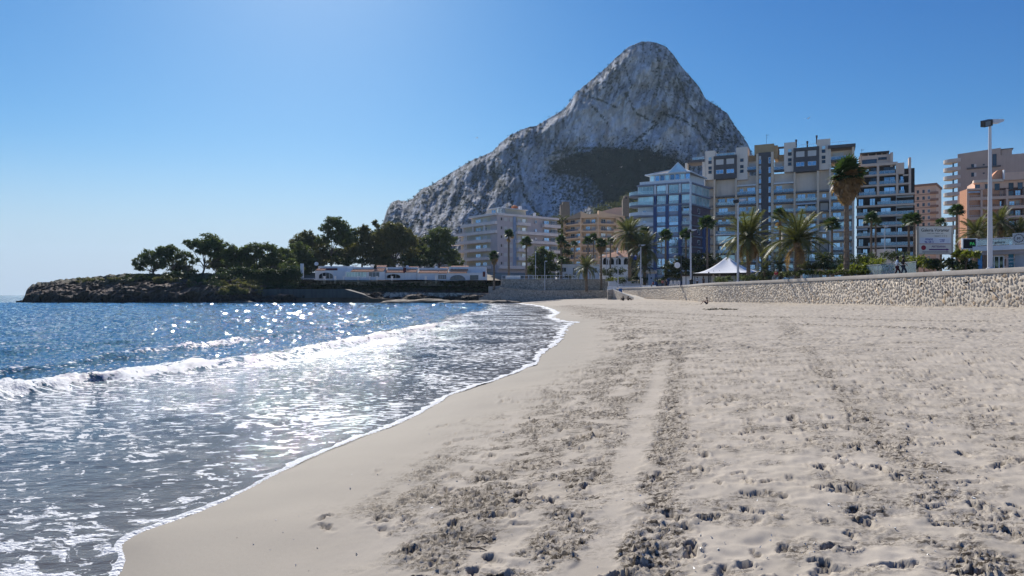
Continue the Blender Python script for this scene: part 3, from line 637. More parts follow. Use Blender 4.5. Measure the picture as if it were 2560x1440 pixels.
# ---------------------------------------------------------------- land behind the beach
def land_z(x, y):
    pxx = x / np.maximum(y, 1) * F + 1280
    lf = sstep(1545, 1515, pxx)
    z = 3.1 + 2.75 * sstep(182, 187, y) * lf + 3.6 * sstep(214, 236, y)
    z = z + 60 * sstep(265, 650, y) * np.exp(-((pxx - 1480) / 240) ** 4) + 2 * sstep(250, 400, y)
    return z + .25 * perlin(x * .09, y * .09, 1.0)
yy = np.concatenate([np.linspace(8, 160, 50), np.linspace(161, 240, 60), np.linspace(245, 700, 60)]); uu = np.linspace(-.35, 1.5, 200)
YY, UU = np.meshgrid(yy, uu, indexing='ij'); XX = UU * YY
Z = land_z(XX, YY)
kx = XX[:-1, :-1].ravel(); ky = YY[:-1, :-1].ravel(); pk = kx / ky * F + 1280
keep = ((ky > 190) & (pk > 740)) | ((kx > 39) & (ky < 60)) | ((kx > 34) & (ky >= 60)) | ((ky > 161) & (pk > 1530)) | ((ky > 185.5) & (pk > 1250))
ground_m = mat("dry_earth", (.30, .25, .18), .95, .35, .15, bump=.1, bscale=1.2)
o = link("hillside_ground", grid_mesh("hillside_ground", np.stack([XX.ravel(), YY.ravel(), Z.ravel()], 1), len(yy), len(uu), ground_m, keep))
tag(o, "dry scrubby ground rising behind the seafront", None, None, 'structure')
V, T = None, None
n = 5200; r = np.random.default_rng(8)
yv = r.uniform(300, 660, n); pv = r.uniform(1290, 1690, n); xv = (pv - 1280) / F * yv
V, T = scatter_tufts(np.stack([xv, yv, land_z(xv, yv) + .2], 1), r.uniform(.8, 2.3, n), 12, 9)
o = link("hillside_scrub", tri_mesh("hillside_scrub", V, T, [mat("hill_leaf", (.075, .080, .035), .9, .5, .06, spec=.1)])); tag(o, "olive scrub covering the slope behind the buildings", "scrub", None, 'stuff')

# ---------------------------------------------------------------- rocky headland
TOP = np.array([(40, 765), (56, 757), (62, 746), (66, 730), (80, 717), (110, 711), (150, 706), (200, 701), (250, 695), (300, 691), (345, 689), (400, 690), (470, 688), (560, 690), (640, 697), (700, 708), (760, 712), (860, 716), (1000, 722), (1200, 724), (1290, 728)], float)
nu, nf_, npl = 700, 64, 46
pu = np.linspace(40, 1290, nu)
ty = np.interp(pu, TOP[:, 0], TOP[:, 1]) + 2.2 * perlin(pu * .09, 1.0) + 1.2 * perlin(pu * .3, 2.0)
base_d = 181 + 3.5 * perlin(pu * .012, 7.0) - 4 * np.exp(-((pu - 570) / 60) ** 2) + 6 * sstep(120, 50, pu) + 4 * sstep(620, 900, pu)
v = np.concatenate([np.linspace(-.12, 1, nf_), 1 + np.linspace(.02, 1, npl)])
VV, PU = np.meshgrid(v, pu, indexing='ij'); vf = np.minimum(VV, 1)
topd = base_d + 13
topz = CZ + (HY - ty) / F * topd
Z = SEA + (topz - SEA)[None] * np.where(vf < 0, vf * 4, vf ** .8)
D = base_d[None] + 13 * sstep(0, 1, vf)
xw = (PU - 1280) / F * D
r1 = fbm(xw * .11, Z * .22, D * .11, 5, .55, True); r2 = fbm(xw * .45, Z * .55, D * .45, 3, .5, True)
D = D - (3.4 * r1 + 1.1 * r2) * sstep(1.05, .7, VV)
Z = Z + (.8 * r1 + .35 * r2) * sstep(-.1, .2, VV) * sstep(1.6, .9, VV)
tb = np.clip(VV - 1, 0, 1)
D = D + tb * 75; Z = Z + tb * 2.0 * sstep(200, 500, PU) - sstep(.6, 1, tb) * (Z + 2) * (PU < 700)
X = (PU - 1280) / F * D
gn = fbm(xw * .05, D * .05, 3.0, 3)
rockc = np.array([.125, .078, .052]) * (1 + .5 * fbm(xw * .3, Z * .5, 5.0, 4))[..., None]
rockc = rockc * (1 - .80 * sstep(2.4, .4, Z))[..., None]                              # tide-darkened foot
grs = np.array([.060, .058, .026])
gm = np.maximum(sstep(.62, .95, VV + .45 * gn), sstep(.30, .6, VV + .8 * gn) * sstep(560, 700, PU)) * .9
cc = rockc * (1 - gm[..., None]) + grs * gm[..., None]
hm, nt, b = newmat("headland_rock")
ac = N(nt, 'ShaderNodeAttribute', attribute_name='Col'); geo = N(nt, 'ShaderNodeNewGeometry')
n1 = N(nt, 'ShaderNodeTexNoise'); n1.inputs['Scale'].default_value = .8; n1.inputs['Detail'].default_value = 8; n1.inputs['Roughness'].default_value = .65
nt.links.new(geo.outputs['Position'], n1.inputs['Vector'])
q = N(nt, 'ShaderNodeMapRange'); q.inputs[1].default_value = .35; q.inputs[2].default_value = .65; q.inputs[3].default_value = .5; q.inputs[4].default_value = 1.5; nt.links.new(n1.outputs[0], q.inputs[0])
vm = N(nt, 'ShaderNodeVectorMath', operation='SCALE'); nt.links.new(ac.outputs['Color'], vm.inputs[0]); nt.links.new(q.outputs[0], vm.inputs['Scale']); nt.links.new(vm.outputs[0], b.inputs['Base Color'])
bp = N(nt, 'ShaderNodeBump'); bp.inputs['Distance'].default_value = .9; nt.links.new(n1.outputs[0], bp.inputs['Height']); nt.links.new(bp.outputs[0], b.inputs['Normal'])
b.inputs['Roughness'].default_value = .85
o = link("rocky_headland", grid_mesh("rocky_headland", np.stack([X.ravel(), D.ravel(), Z.ravel()], 1), len(v), nu, hm, None, {'Col': cc.reshape(-1, 3)}, smooth=False))
tag(o, "low dark rocky headland reaching into the sea", None, None, 'structure')
_hpy = HY - (Z - CZ) / D * F; _hD = D
def headland_d(px, py):
    """depth of the rock seen at a point of the picture"""
    j = int(np.clip(np.searchsorted(pu_h, px), 0, len(pu_h) - 1)); k_ = np.nonzero(_hpy[:, j] <= py)[0]
    return float(_hD[k_[0], j]) if len(k_) else 190.0
pu_h = pu
# ---------------------------------------------------------------- building kit
class Fac:
    """a facade line on the ground, left to right as seen from the beach; w is outwards, z up"""
    def __init__(s, px0, d0, px1, d1):
        a = P(px0, HY, d0); b = P(px1, HY, d1)
        s.o = Vector((a.x, a.y, 0)); e = Vector((b.x - a.x, b.y - a.y, 0)); s.L = e.length; s.u = e / s.L
        s.n = Vector((s.u.y, -s.u.x, 0)); s.ang = math.atan2(s.u.y, s.u.x)
    def pt(s, u, w, z): return s.o + s.u * u + s.n * w + Vector((0, 0, z))
    def upx(s, px):
        k = (px - 1280) / F      # x = k*y
        return (k * s.o.y - s.o.x) / (s.u.x - k * s.u.y)
    def z(s, px, py):
        q = s.pt(s.upx(px), 0, 0); return CZ + (HY - py) / F * q.y
    def box(s, mb, u0, u1, w0, w1, z0, z1):
        return mb.hexa([s.pt(u0, w1, z0), s.pt(u1, w1, z0), s.pt(u1, w0, z0), s.pt(u0, w0, z0),
                        s.pt(u0, w1, z1), s.pt(u1, w1, z1), s.pt(u1, w0, z1), s.pt(u0, w0, z1)])
def part(mb, name, m, th, smooth=False, label=None):
    if not mb.v: return None
    o = mb.build(name, m, th, smooth, loc=-Vector(th.location))
    if label: o['label'] = label
    return o
def glassmat(name, col, metal=.75, rough=.06):
    m, nt, b = newmat(name)
    geo = N(nt, 'ShaderNodeNewGeometry'); no = N(nt, 'ShaderNodeTexNoise'); no.inputs['Scale'].default_value = .5; no.inputs['Detail'].default_value = 3
    nt.links.new(geo.outputs['Position'], no.inputs['Vector'])
    oi = N(nt, 'ShaderNodeObjectInfo'); ad = N(nt, 'ShaderNodeMath', operation='MULTIPLY_ADD'); ad.inputs[1].default_value = .9; nt.links.new(oi.outputs['Random'], ad.inputs[0]); nt.links.new(no.outputs[0], ad.inputs[2])
    r_ = N(nt, 'ShaderNodeMapRange'); r_.inputs[1].default_value = .4; r_.inputs[2].default_value = 1.5; r_.inputs[3].default_value = .45; r_.inputs[4].default_value = 1.35
    nt.links.new(ad.outputs[0], r_.inputs[0])
    vm = N(nt, 'ShaderNodeVectorMath', operation='SCALE'); vm.inputs[0].default_value = col; nt.links.new(r_.outputs[0], vm.inputs['Scale'])
    nt.links.new(vm.outputs[0], b.inputs['Base Color']); b.inputs['Metallic'].default_value = metal; b.inputs['Roughness'].default_value = rough
    bp = N(nt, 'ShaderNodeBump'); bp.inputs['Distance'].default_value = .02; nt.links.new(no.outputs[0], bp.inputs['Height']); nt.links.new(bp.outputs[0], b.inputs['Normal'])
    return m
G_BLUE = glassmat("blue_window_glass", (.34, .50, .68)); G_DARK = glassmat("dark_window_glass", (.07, .09, .12), .5)
G_PALE = glassmat("pale_window_glass", (.62, .84, .86), .35, .12)
def railglass(name, col, alpha):
    m, nt, b = newmat(name); b.inputs['Base Color'].default_value = (*col, 1); b.inputs['Roughness'].default_value = .08
    b.inputs['Alpha'].default_value = alpha; b.inputs['Metallic'].default_value = .35
    return m
R_BLUE = railglass("balcony_glass", (.30, .45, .58), .55); R_PALE = railglass("pale_balcony_glass", (.55, .68, .72), .5)
WHITE = mat("white_paint", (0.799, 0.799, 0.799), .6, .05, 1.0, streak=.12)
WFRAME = mat("white_frame", (.75, .75, .76), .5, .03)
DFRAME = mat("dark_frame", (.05, .055, .065), .5, .1)
SHUT = mat("white_roller_shutter", (.62, .60, .58), .7, .05)
INNER = mat("shaded_room", (.10, .09, .085), .9, .2)
AWN = [mat('cream_awning', (.62, .55, .42), .9, .1), mat('pale_awning', (.70, .70, .68), .9, .1), mat('sand_awning', (.50, .38, .24), .9, .1)]
_wc = {}
def wmesh(w, h, cols, rows, fm, gm, fr=.08, arch=False):
    key = (round(w, 1), round(h, 1), cols, rows, fm.name, gm.name)
    if key in _wc: return _wc[key]
    a = MB(); a.box(0, w, -.05, .06, 0, fr); a.box(0, w, -.05, .06, h - fr, h); a.box(0, fr, -.05, .06, fr, h - fr); a.box(w - fr, w, -.05, .06, fr, h - fr)
    for i in range(1, cols): c = w * i / cols; a.box(c - fr / 2, c + fr / 2, -.045, .055, fr, h - fr)
    for i in range(1, rows): c = h * i / rows; a.box(fr, w - fr, -.04, .05, c - fr / 2, c + fr / 2)
    g = MB(); g.box(fr * .5, w - fr * .5, .0, .03, fr * .5, h - fr * .5)
    _wc[key] = (a.mesh("window", fm), g.mesh("pane", gm)); return _wc[key]
def window(th, f, u0, u1, z0, z1, w=0.0, cols=2, rows=1, fm=None, gm=None, name="window"):
    wd, hh = u1 - u0, z1 - z0
    a, g = wmesh(wd, hh, cols, rows, fm or WFRAME, gm or G_BLUE)
    p = f.pt(u0, w + .06, z0) - Vector(th.location)
    o = link(name, a, th, p, (0, 0, f.ang), (wd / round(wd, 1), 1, hh / round(hh, 1)))
    link("pane", g, o); return o
def shutter(th, f, u0, u1, z0, z1, w=0.0, m=None):
    k = ('sh', round(u1 - u0, 1), round(z1 - z0, 1), (m or SHUT).name)
    if k not in _wc:
        b_ = MB(); W_, H_ = k[1], k[2]; n = max(3, int(H_ / .2))
        for i in range(n): b_.box(0, W_, -.03 + .012 * (i % 2), .05, H_ * i / n, H_ * (i + 1) / n - .004)
        _wc[k] = b_.mesh("shutter", m or SHUT)
    return link("shutter", _wc[k], th, f.pt(u0, w + .04, z0) - Vector(th.location), (0, 0, f.ang), ((u1 - u0) / k[1], 1, (z1 - z0) / k[2]))
def bars(th, f, u0, u1, z0, z1, w, m, step=.35, name="railing", glass=None, sides=0.0):
    mb = MB(); t = .025
    runs = [(f.pt(u0, w, 0), f.pt(u1, w, 0))]
    if sides: runs += [(f.pt(u0, w - sides, 0), f.pt(u0, w, 0)), (f.pt(u1, w, 0), f.pt(u1, w - sides, 0))]
    gl = MB()
    for a, b_ in runs:
        e = b_ - a; L = e.length
        if L < .1: continue
        e /= L; nn = Vector((e.y, -e.x, 0))
        bx = lambda m_, s0, s1, q0, q1, tt=t: m_.hexa([a + e * s + nn * k + Vector((0, 0, q)) for q in (q0, q1) for s, k in ((s0, tt), (s1, tt), (s1, -tt), (s0, -tt))])
        bx(mb, 0, L, z1 - .06, z1)
        n = max(1, int(L / step))
        for i in range(n + 1):
            s_ = L * i / n; bx(mb, max(0, s_ - t), min(L, s_ + t), z0, z1 - .06)
        if glass: bx(gl, .03, L - .03, z0 + .05, z1 - .1, .012)
    o = part(mb, name, m, th)
    if glass and gl.v: g_ = gl.build("glass_panel", glass, o)
    return o
def loggia(th, f, u0, u1, z0, h, rec, wall, spec, rail=None, railw=-.06, seed=0, railm=None, hr=1.0):
    """recessed balcony between two floor slabs; spec lists openings as (kind, from, to) in fractions"""
    mb = MB(); f.box(mb, u0, u1, -rec - .2, -rec, z0 + .02, z0 + h - .02); part(mb, "rear_wall", wall, th)
    W_ = u1 - u0
    for k, a, b_ in spec:
        ua, ub = u0 + a * W_, u0 + b_ * W_
        if k == 'w': window(th, f, ua, ub, z0 + .1, z0 + 2.3, -rec, max(2, round((ub - ua) / 1.1)))
        elif k == 'd': window(th, f, ua, ub, z0 + .1, z0 + 2.3, -rec, 2, 1, DFRAME, G_BLUE)
        elif k == 'k': window(th, f, ua, ub, z0 + .1, z0 + 2.3, -rec, 2, 1, DFRAME, G_DARK)
        elif k == 'n': window(th, f, ua, ub, z0 + .9, z0 + 2.1, -rec, 2)
        elif k == 's': shutter(th, f, ua, ub, z0 + .1, z0 + 2.3, -rec)
        elif k == 'g': window(th, f, ua, ub, z0 + .02, z0 + h - .3, -.25, max(2, round((ub - ua) / 1.4)), 1, WFRAME, G_PALE)
    if rail and rb.random() < .45:
        uu = u0 + W_ * rb.uniform(.15, .75); q_ = MB(); f.box(q_, uu, uu + .7, -1.0, -.4, z0 + .68, z0 + .74); f.box(q_, uu + .3, uu + .4, -.75, -.65, z0 + .02, z0 + .68); part(q_, "table", DFRAME if rb.random() < .5 else WFRAME, th)
        q_ = MB(); f.box(q_, uu + .9, uu + 1.4, -1.0, -.5, z0 + .4, z0 + .46); f.box(q_, uu + 1.35, uu + 1.4, -1.0, -.5, z0 + .46, z0 + .95); f.box(q_, uu + .92, uu + 1.0, -.95, -.55, z0 + .02, z0 + .4); f.box(q_, uu + 1.3, uu + 1.38, -.95, -.55, z0 + .02, z0 + .4); part(q_, "chair", DFRAME, th)
    if rb.random() < .16:
        q_ = MB(); q_.hexa([f.pt(u0 + .1, .75, z0 + h - .75), f.pt(u1 - .1, .75, z0 + h - .75), f.pt(u1 - .1, -.2, z0 + h - .15), f.pt(u0 + .1, -.2, z0 + h - .15), f.pt(u0 + .1, .75, z0 + h - .68), f.pt(u1 - .1, .75, z0 + h - .68), f.pt(u1 - .1, -.2, z0 + h - .08), f.pt(u0 + .1, -.2, z0 + h - .08)]); part(q_, "awning", rb.choice(AWN), th)
    if rail: bars(th, f, u0 + .03, u1 - .03, z0, z0 + hr, railw, railm or WFRAME, 1.4, "railing", rail)
def building(name, label, f, cat="apartment building", base=None, group=None):
    b_ = f.pt(f.L / 2, 0, land_z0 if base is None else base)
    return empty(name, b_, label, cat, group)
land_z0 = 4.0
rb = random.Random(42)

# ================= big grey and beige block
f = Fac(1713, 222.4, 2136, 201.6)
th = building("apartment_block", "long many-storeyed beige and dark grey block, tallest and widest building behind the tent", f)
BEIGE = mat("beige_render", (0.744, 0.600, 0.456), .85, .06, .5, streak=.10); BROWN = mat("tan_brick", (.44, .32, .19), .9, .08, 1.5, bump=.02, bscale=3)
GREY = mat("charcoal_cladding", (.11, .105, .11), .8, .08, .8); CREAM = mat("cream_cladding", (0.805, 0.701, 0.598), .8, .05, .4, streak=.08)
SLABG = mat("slate_slab", (.21, .20, .20), .8, .08)
U = f.upx
zs0 = f.z(1940, 481.5); SH = 3.04
lev = [zs0 + SH * k for k in range(-9, 3)]
zg = 3.0
mb = MB(); f.box(mb, U(1713), f.L, -16, -2.05, zg, lev[-1]); part(mb, "core_wall", CREAM, th)
for k, z in enumerate(lev):
    a, b_ = (U(1716), U(1893)) if z < zs0 + .1 else (U(1716), U(1785))
    segs = []
    if z < zs0 + 2 * SH: segs += [(U(1716), U(1762)), (U(1762), U(1786))]
    if z < zs0 + .9 * SH: segs += [(U(1786), U(1842)), (U(1842), U(1893)), (U(1934), U(1985)), (U(1985), U(2046)), (U(2046), U(2074))]
    if z < zs0 + 2.2 * SH: segs += [(U(2076), U(2134))]
    if .9 * SH < z - zs0 < 1.2 * SH: segs += [(U(1842), U(1893)), (U(1934), U(1985))]
    for a, b_ in segs:
        s_ = MB(); f.box(s_, a + .03, b_ - .03, -2.1, .12, z - .42, z); part(s_, "floor_slab", SLABG if (k % 5 or a < 9) else WHITE, th)
# full-height piers
for a, b_, pt_, m in ((1756, 1763, 400, CREAM), (1784, 1788.5, 448, BEIGE), (1838, 1842.5, 446, BEIGE), (1890.5, 1896, 385, BEIGE), (1927.5, 1934, 380, BEIGE), (1984, 1989, 430, BEIGE), (2042, 2048, 425, BEIGE), (2073, 2077, 365, CREAM), (2130, 2136, 363, BEIGE), (1713, 1718, 408, CREAM)):
    s_ = MB(); f.box(s_, U(a), U(b_), -2.2, .22, zg, f.z(a, pt_)); part(s_, "pier", m, th)
patt = [[('w', .08, .45), ('w', .55, .93)], [('w', .1, .42), ('s', .55, .92)], [('s', .06, .5), ('w', .6, .95)], [('g', 0.02, .98)], [('n', .1, .3), ('w', .5, .93)], [('w', .12, .6)], [('d', .1, .5), ('s', .6, .85)]]
for ci, (a, b_, top) in enumerate(((1718, 1756, 1), (1763, 1784, 1), (1788.5, 1838, 0), (1842.5, 1890.5, 1), (1934, 1984, 1), (1989, 2042, 0), (2048, 2073, 0), (2077, 2130, 2))):
    for k, z in enumerate(lev[:-1]):
        if z > zs0 + (top - .5) * SH + .2: continue
        sp = rb.choice(patt)
        if ci == 6: sp = [('s', .1, .9)] if k % 2 else [('n', .3, .7)]
        if ci == 1: sp = [('s', .15, .85)]
        loggia(th, f, U(a), U(b_), z, SH - .4, 1.7, GREY if (ci == 6 and k % 2) else (CREAM if rb.random() < .6 else BEIGE), sp, rb.choice([R_BLUE, R_PALE, R_BLUE]) if ci not in (1, 6) else None)
# charcoal duplex boxes with four windows
for a, b_, pt_, pb in ((1785, 1842, 392, 449), (1984, 2048, 372, 431)):
    s_ = MB(); f.box(s_, U(a), U(b_), -12, .5, f.z(a, pb), f.z(a, pt_)); part(s_, "charcoal_duplex", GREY, th)
    s_ = MB(); f.box(s_, U(a), U(b_), .5, .9, f.z(a, pt_) - .9, f.z(a, pt_)); part(s_, "parapet", GREY, th)
    H_ = f.z(a, pt_) - f.z(a, pb); zb = f.z(a, pb); w_ = U(b_) - U(a)
    for fx in (.10, .56):
        shutter(th, f, U(a) + fx * w_, U(a) + (fx + .33) * w_, zb + H_ * .62, zb + H_ * .62 + 1.7, .5)
        window(th, f, U(a) + fx * w_, U(a) + (fx + .33) * w_, zb + H_ * .22, zb + H_ * .22 + 1.3, .5, 2)
# pale lift towers with square openings
for a, b_, pt_, pb in ((1763, 1787, 378, 450), (1840, 1869, 369, 450), (1960, 1989, 357, 430), (2042, 2076, 349, 425)):
    s_ = MB(); f.box(s_, U(a), U(b_), -5, -.1, f.z(a, pb), f.z(a, pt_)); part(s_, "pale_tower", CREAM, th)
    for j, q in enumerate((.28, .40, .60, .74)):
        if a == 1840 and j == 0: continue
        zc = f.z(a, pt_ + (pb - pt_) * q); uc = U(a + (b_ - a) * .5)
        window(th, f, uc - .5, uc + .5, zc - .5, zc + .5, -.1, 1, 1, WFRAME if j == 0 else DFRAME, G_PALE if j == 0 else G_DARK)
# dark stair tower with window strips
s_ = MB(); f.box(s_, U(1896), U(1927.5), -4, -.15, zg, f.z(1896, 382)); part(s_, "stair_tower", GREY, th)
for k in range(-8, 5):
    z = zs0 + k * SH + .7
    if z < f.z(1896, 384) - 2:
        shutter(th, f, U(1897), U(1902.5), z + .9, z + 1.9, -.15); window(th, f, U(1897), U(1902.5), z - .6, z + .8, -.15, 1)
        window(th, f, U(1921), U(1926.5), z - .6, z + 1.3, -.15, 1, 2, WFRAME, G_BLUE)
# tan brick roof storeys
for a, b_, pt_, pb, w in ((1885, 1935, 362, 386, -.6), (1934, 1944, 362, 395, -1.2), (1868, 1892, 386, 402, -2.4), (1944, 1962, 384, 402, -2.4), (2077, 2133, 388, 402, -3)):
    s_ = MB(); f.box(s_, U(a) + .05, U(b_) - .05, -10, w, f.z(a, pb), f.z(a, pt_)); part(s_, "roof_storey", BROWN, th)
for a, b_, py1, py2, spc in ((1868, 1890.5, 402, 427, [('s', .15, .85)]), (1935, 1960, 402, 427, [('s', .05, .75)]), (2077, 2130, 376, 402, [('s', .1, .62)])):
    z = f.z(a, py2 - 2); h_ = f.z(a, py1) - z
    loggia(th, f, U(a), U(b_), z, h_, 1.9, BEIGE, spc, R_BLUE)
    s_ = MB(); f.box(s_, U(a), U(b_), -1.9, .2, z - .5, z - .02); part(s_, "floor_slab", GREY, th)
s_ = MB(); f.box(s_, U(2070), U(2136) + .3, -6, 1.0, f.z(2076, 372), f.z(2076, 365)); part(s_, "roof_slab", GREY, th)
s_ = MB(); f.box(s_, U(1720), U(1762), -6, .6, f.z(1720, 408), f.z(1720, 402)); part(s_, "roof_slab", GREY, th)
for a, b_, py in ((1730, 1760, 401), (1790, 1838, 392), (1990, 2042, 371), (2078, 2120, 364)):
    bars(th, f, U(a), U(b_), f.z(a, py), f.z(a, py) + 1.1, -.6, WFRAME, 1.8, "roof_railing", R_PALE if a < 1900 else None)
for px, py, hh in ((2018, 372, 2.0), (2041.5, 352, 1.3), (1818, 391, 1.6), (1990, 360, 1.0)):
    s_ = MB(); f.box(s_, U(px - 1.8), U(px + 1.8), -1.6, -.8, f.z(px, py) - .8, f.z(px, py) + hh); f.box(s_, U(px - 2.4), U(px + 2.4), -1.8, -.6, f.z(px, py) + hh, f.z(px, py) + hh + .5); part(s_, "chimney", GREY, th)
# open roof frame between the towers
s_ = MB(); f.box(s_, U(1944), U(1960), -3, -2.6, f.z(1944, 368), f.z(1944, 363)); f.box(s_, U(1944), U(1946), -3, -2.6, f.z(1944, 384), f.z(1944, 368)); part(s_, "roof_frame", GREY, th)
def antenna(px, py, d, hh, label):
    p = P(px, py, d); t_ = MB(); t_.tube([(0, 0, -.5), (0, 0, hh)], .04, 5)
    for q, w in ((.95, .9), (.85, .6), (.6, .5)): t_.tube([(-w * .2, 0, hh * q), (w, 0, hh * q)], .03, 4)
    o_ = t_.build("antenna", DFRAME, None, loc=p); return tag(o_, label, "antenna")
antenna(1916, 357, 214, 2.6, "thin television antenna above the tan roof storey"); antenna(2154, 400, 209, 3.4, "thin television antenna on the dark block's left roof")

# ================= black and beige modern block
f = Fac(2140, 212.2, 2291, 205); U = f.upx
th = building("apartment_block", "black-walled block with long beige balcony bands behind the shaggy palm", f)
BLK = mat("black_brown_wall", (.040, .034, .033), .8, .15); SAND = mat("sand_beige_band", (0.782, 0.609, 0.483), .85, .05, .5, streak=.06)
SH2 = 3.13; zt = f.z(2240, 510)
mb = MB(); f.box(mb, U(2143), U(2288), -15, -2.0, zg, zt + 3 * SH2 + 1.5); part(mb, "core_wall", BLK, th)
for k in range(-6, 1):
    z = zt + k * SH2
    s_ = MB(); f.box(s_, U(2140), U(2288), -2.05, .25, z - .55, z); part(s_, "balcony_band", SAND, th)
    cells = ((2142, 2170, [('k', .1, .4), ('d', .55, .95)] if k % 2 else [('d', .15, .6)]), (2170, 2193, [('d', .2, .8)] if k % 3 == 0 else []), (2193, 2240, [('d', .2, .75)] if k not in (-2,) else []), (2241, 2284, [('d', .1, .35)] if k in (-3, -5) else []))
    for a, b_, sp in cells:
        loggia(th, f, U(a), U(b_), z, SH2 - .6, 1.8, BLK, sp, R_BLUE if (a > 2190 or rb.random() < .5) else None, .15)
    s_ = MB(); f.box(s_, U(2240), U(2241.2), -.1, .1, z, z + SH2 - .55); part(s_, "post", WHITE, th)
# upper stepped storeys with beige frames
for k, (ua, ub, cells) in enumerate((((2140), 2286, ((2147, 2190, 'd'), (2198, 2240, 'd'), (2248, 2262, 'd'))), (2150, 2276, ((2172, 2192, 'k'), (2198, 2240, 'd'), (2248, 2260, 'd'))), (2150, 2244, ((2172, 2192, 'k'), (2198, 2238, 'k'))))):
    z = zt + (k + 1) * SH2
    s_ = MB(); f.box(s_, U(ua), U(ub), -2.1, .25, z - .5, z); part(s_, "balcony_band", SAND, th)
    for a, b_, kd in cells: loggia(th, f, U(a), U(b_), z, SH2 - .55, 1.5, BLK, [(kd, .3, .95)], R_BLUE, .12)
    for px in (2192, 2240):
        if px < ub: s_ = MB(); f.box(s_, U(px), U(px + 6), -2, .3, z, z + SH2 - .5); part(s_, "pier", SAND, th)
z = zt + 4 * SH2
s_ = MB(); f.box(s_, U(2152), U(2244), -2.1, .25, z - .5, z + .3); part(s_, "balcony_band", SAND, th)
s_ = MB(); f.box(s_, U(2147), U(2226), -9, -1.6, z, z + 3.1); part(s_, "penthouse_wall", SAND, th)
window(th, f, U(2155), U(2192), z + .5, z + 1.9, -1.6, 5, 1, DFRAME, G_DARK); window(th, f, U(2196), U(2218), z + 1.5, z + 2.3, -1.6, 3, 1, DFRAME, G_DARK)
s_ = MB(); f.box(s_, U(2150), U(2224), -8, -1.2, z + 3.8, z + 4.1); part(s_, "roof_slab", GREY, th)
s_ = MB(); [f.box(s_, U(px), U(px + 2), -3, -2.6, z + 3.1, z + 3.8) for px in (2152, 2170, 2190, 2205, 2218)]; part(s_, "roof_post", SAND, th)
s_ = MB(); f.box(s_, U(2226), U(2233), -6, -.6, z - 1, z + 3.4); part(s_, "roof_tower", SAND, th)
s_ = MB(); f.box(s_, U(2245), U(2261), -6, -.5, zt + 2.9 * SH2, zt + 4 * SH2); part(s_, "roof_tower", SAND, th)
s_ = MB(); f.box(s_, U(2272), U(2278), -3, -.2, zt + SH2, zt + 3 * SH2 + 4.5); part(s_, "roof_pylon", SAND, th)
s_ = MB(); f.box(s_, U(2258), U(2272), -1, -.6, zt + 2.7 * SH2, zt + 2.85 * SH2); part(s_, "roof_frame", SAND, th)

# ================= tall salmon block behind
f = Fac(2280, 318, 2340, 312); U = f.upx
th = building("apartment_block", "narrow salmon pink tower block just right of the black and beige block", f)
PINK = mat("salmon_render", (0.715, 0.468, 0.338), .9, .06, .5); PINKB = mat("dark_salmon_band", (.30, .17, .125), .9, .06)
zt = f.z(2310, 460)
mb = MB(); f.box(mb, 0, f.L, -18, 0, zg, zt - 1); part(mb, "wall", PINK, th)
mb = MB(); f.box(mb, -.3, f.L + .4, -18, .5, zt - 1, zt); part(mb, "roof_slab", PINKB, th)
for k in range(12):
    z = zt - 4.2 - k * 3.05
    mb = MB(); f.box(mb, 0, f.L, 0, .12, z - .75, z - .5); part(mb, "floor_band", PINKB, th)
    for px in (2292, 2306, 2319): window(th, f, U(px), U(px + 6), z, z + 1.5, 0, 2, 1, WFRAME if px == 2319 else DFRAME, G_DARK)
    mb = MB(); f.box(mb, f.L - 2.2, f.L + 1.0, -.3, 1.0, z - .8, z + .2); part(mb, "balcony", PINKB, th)

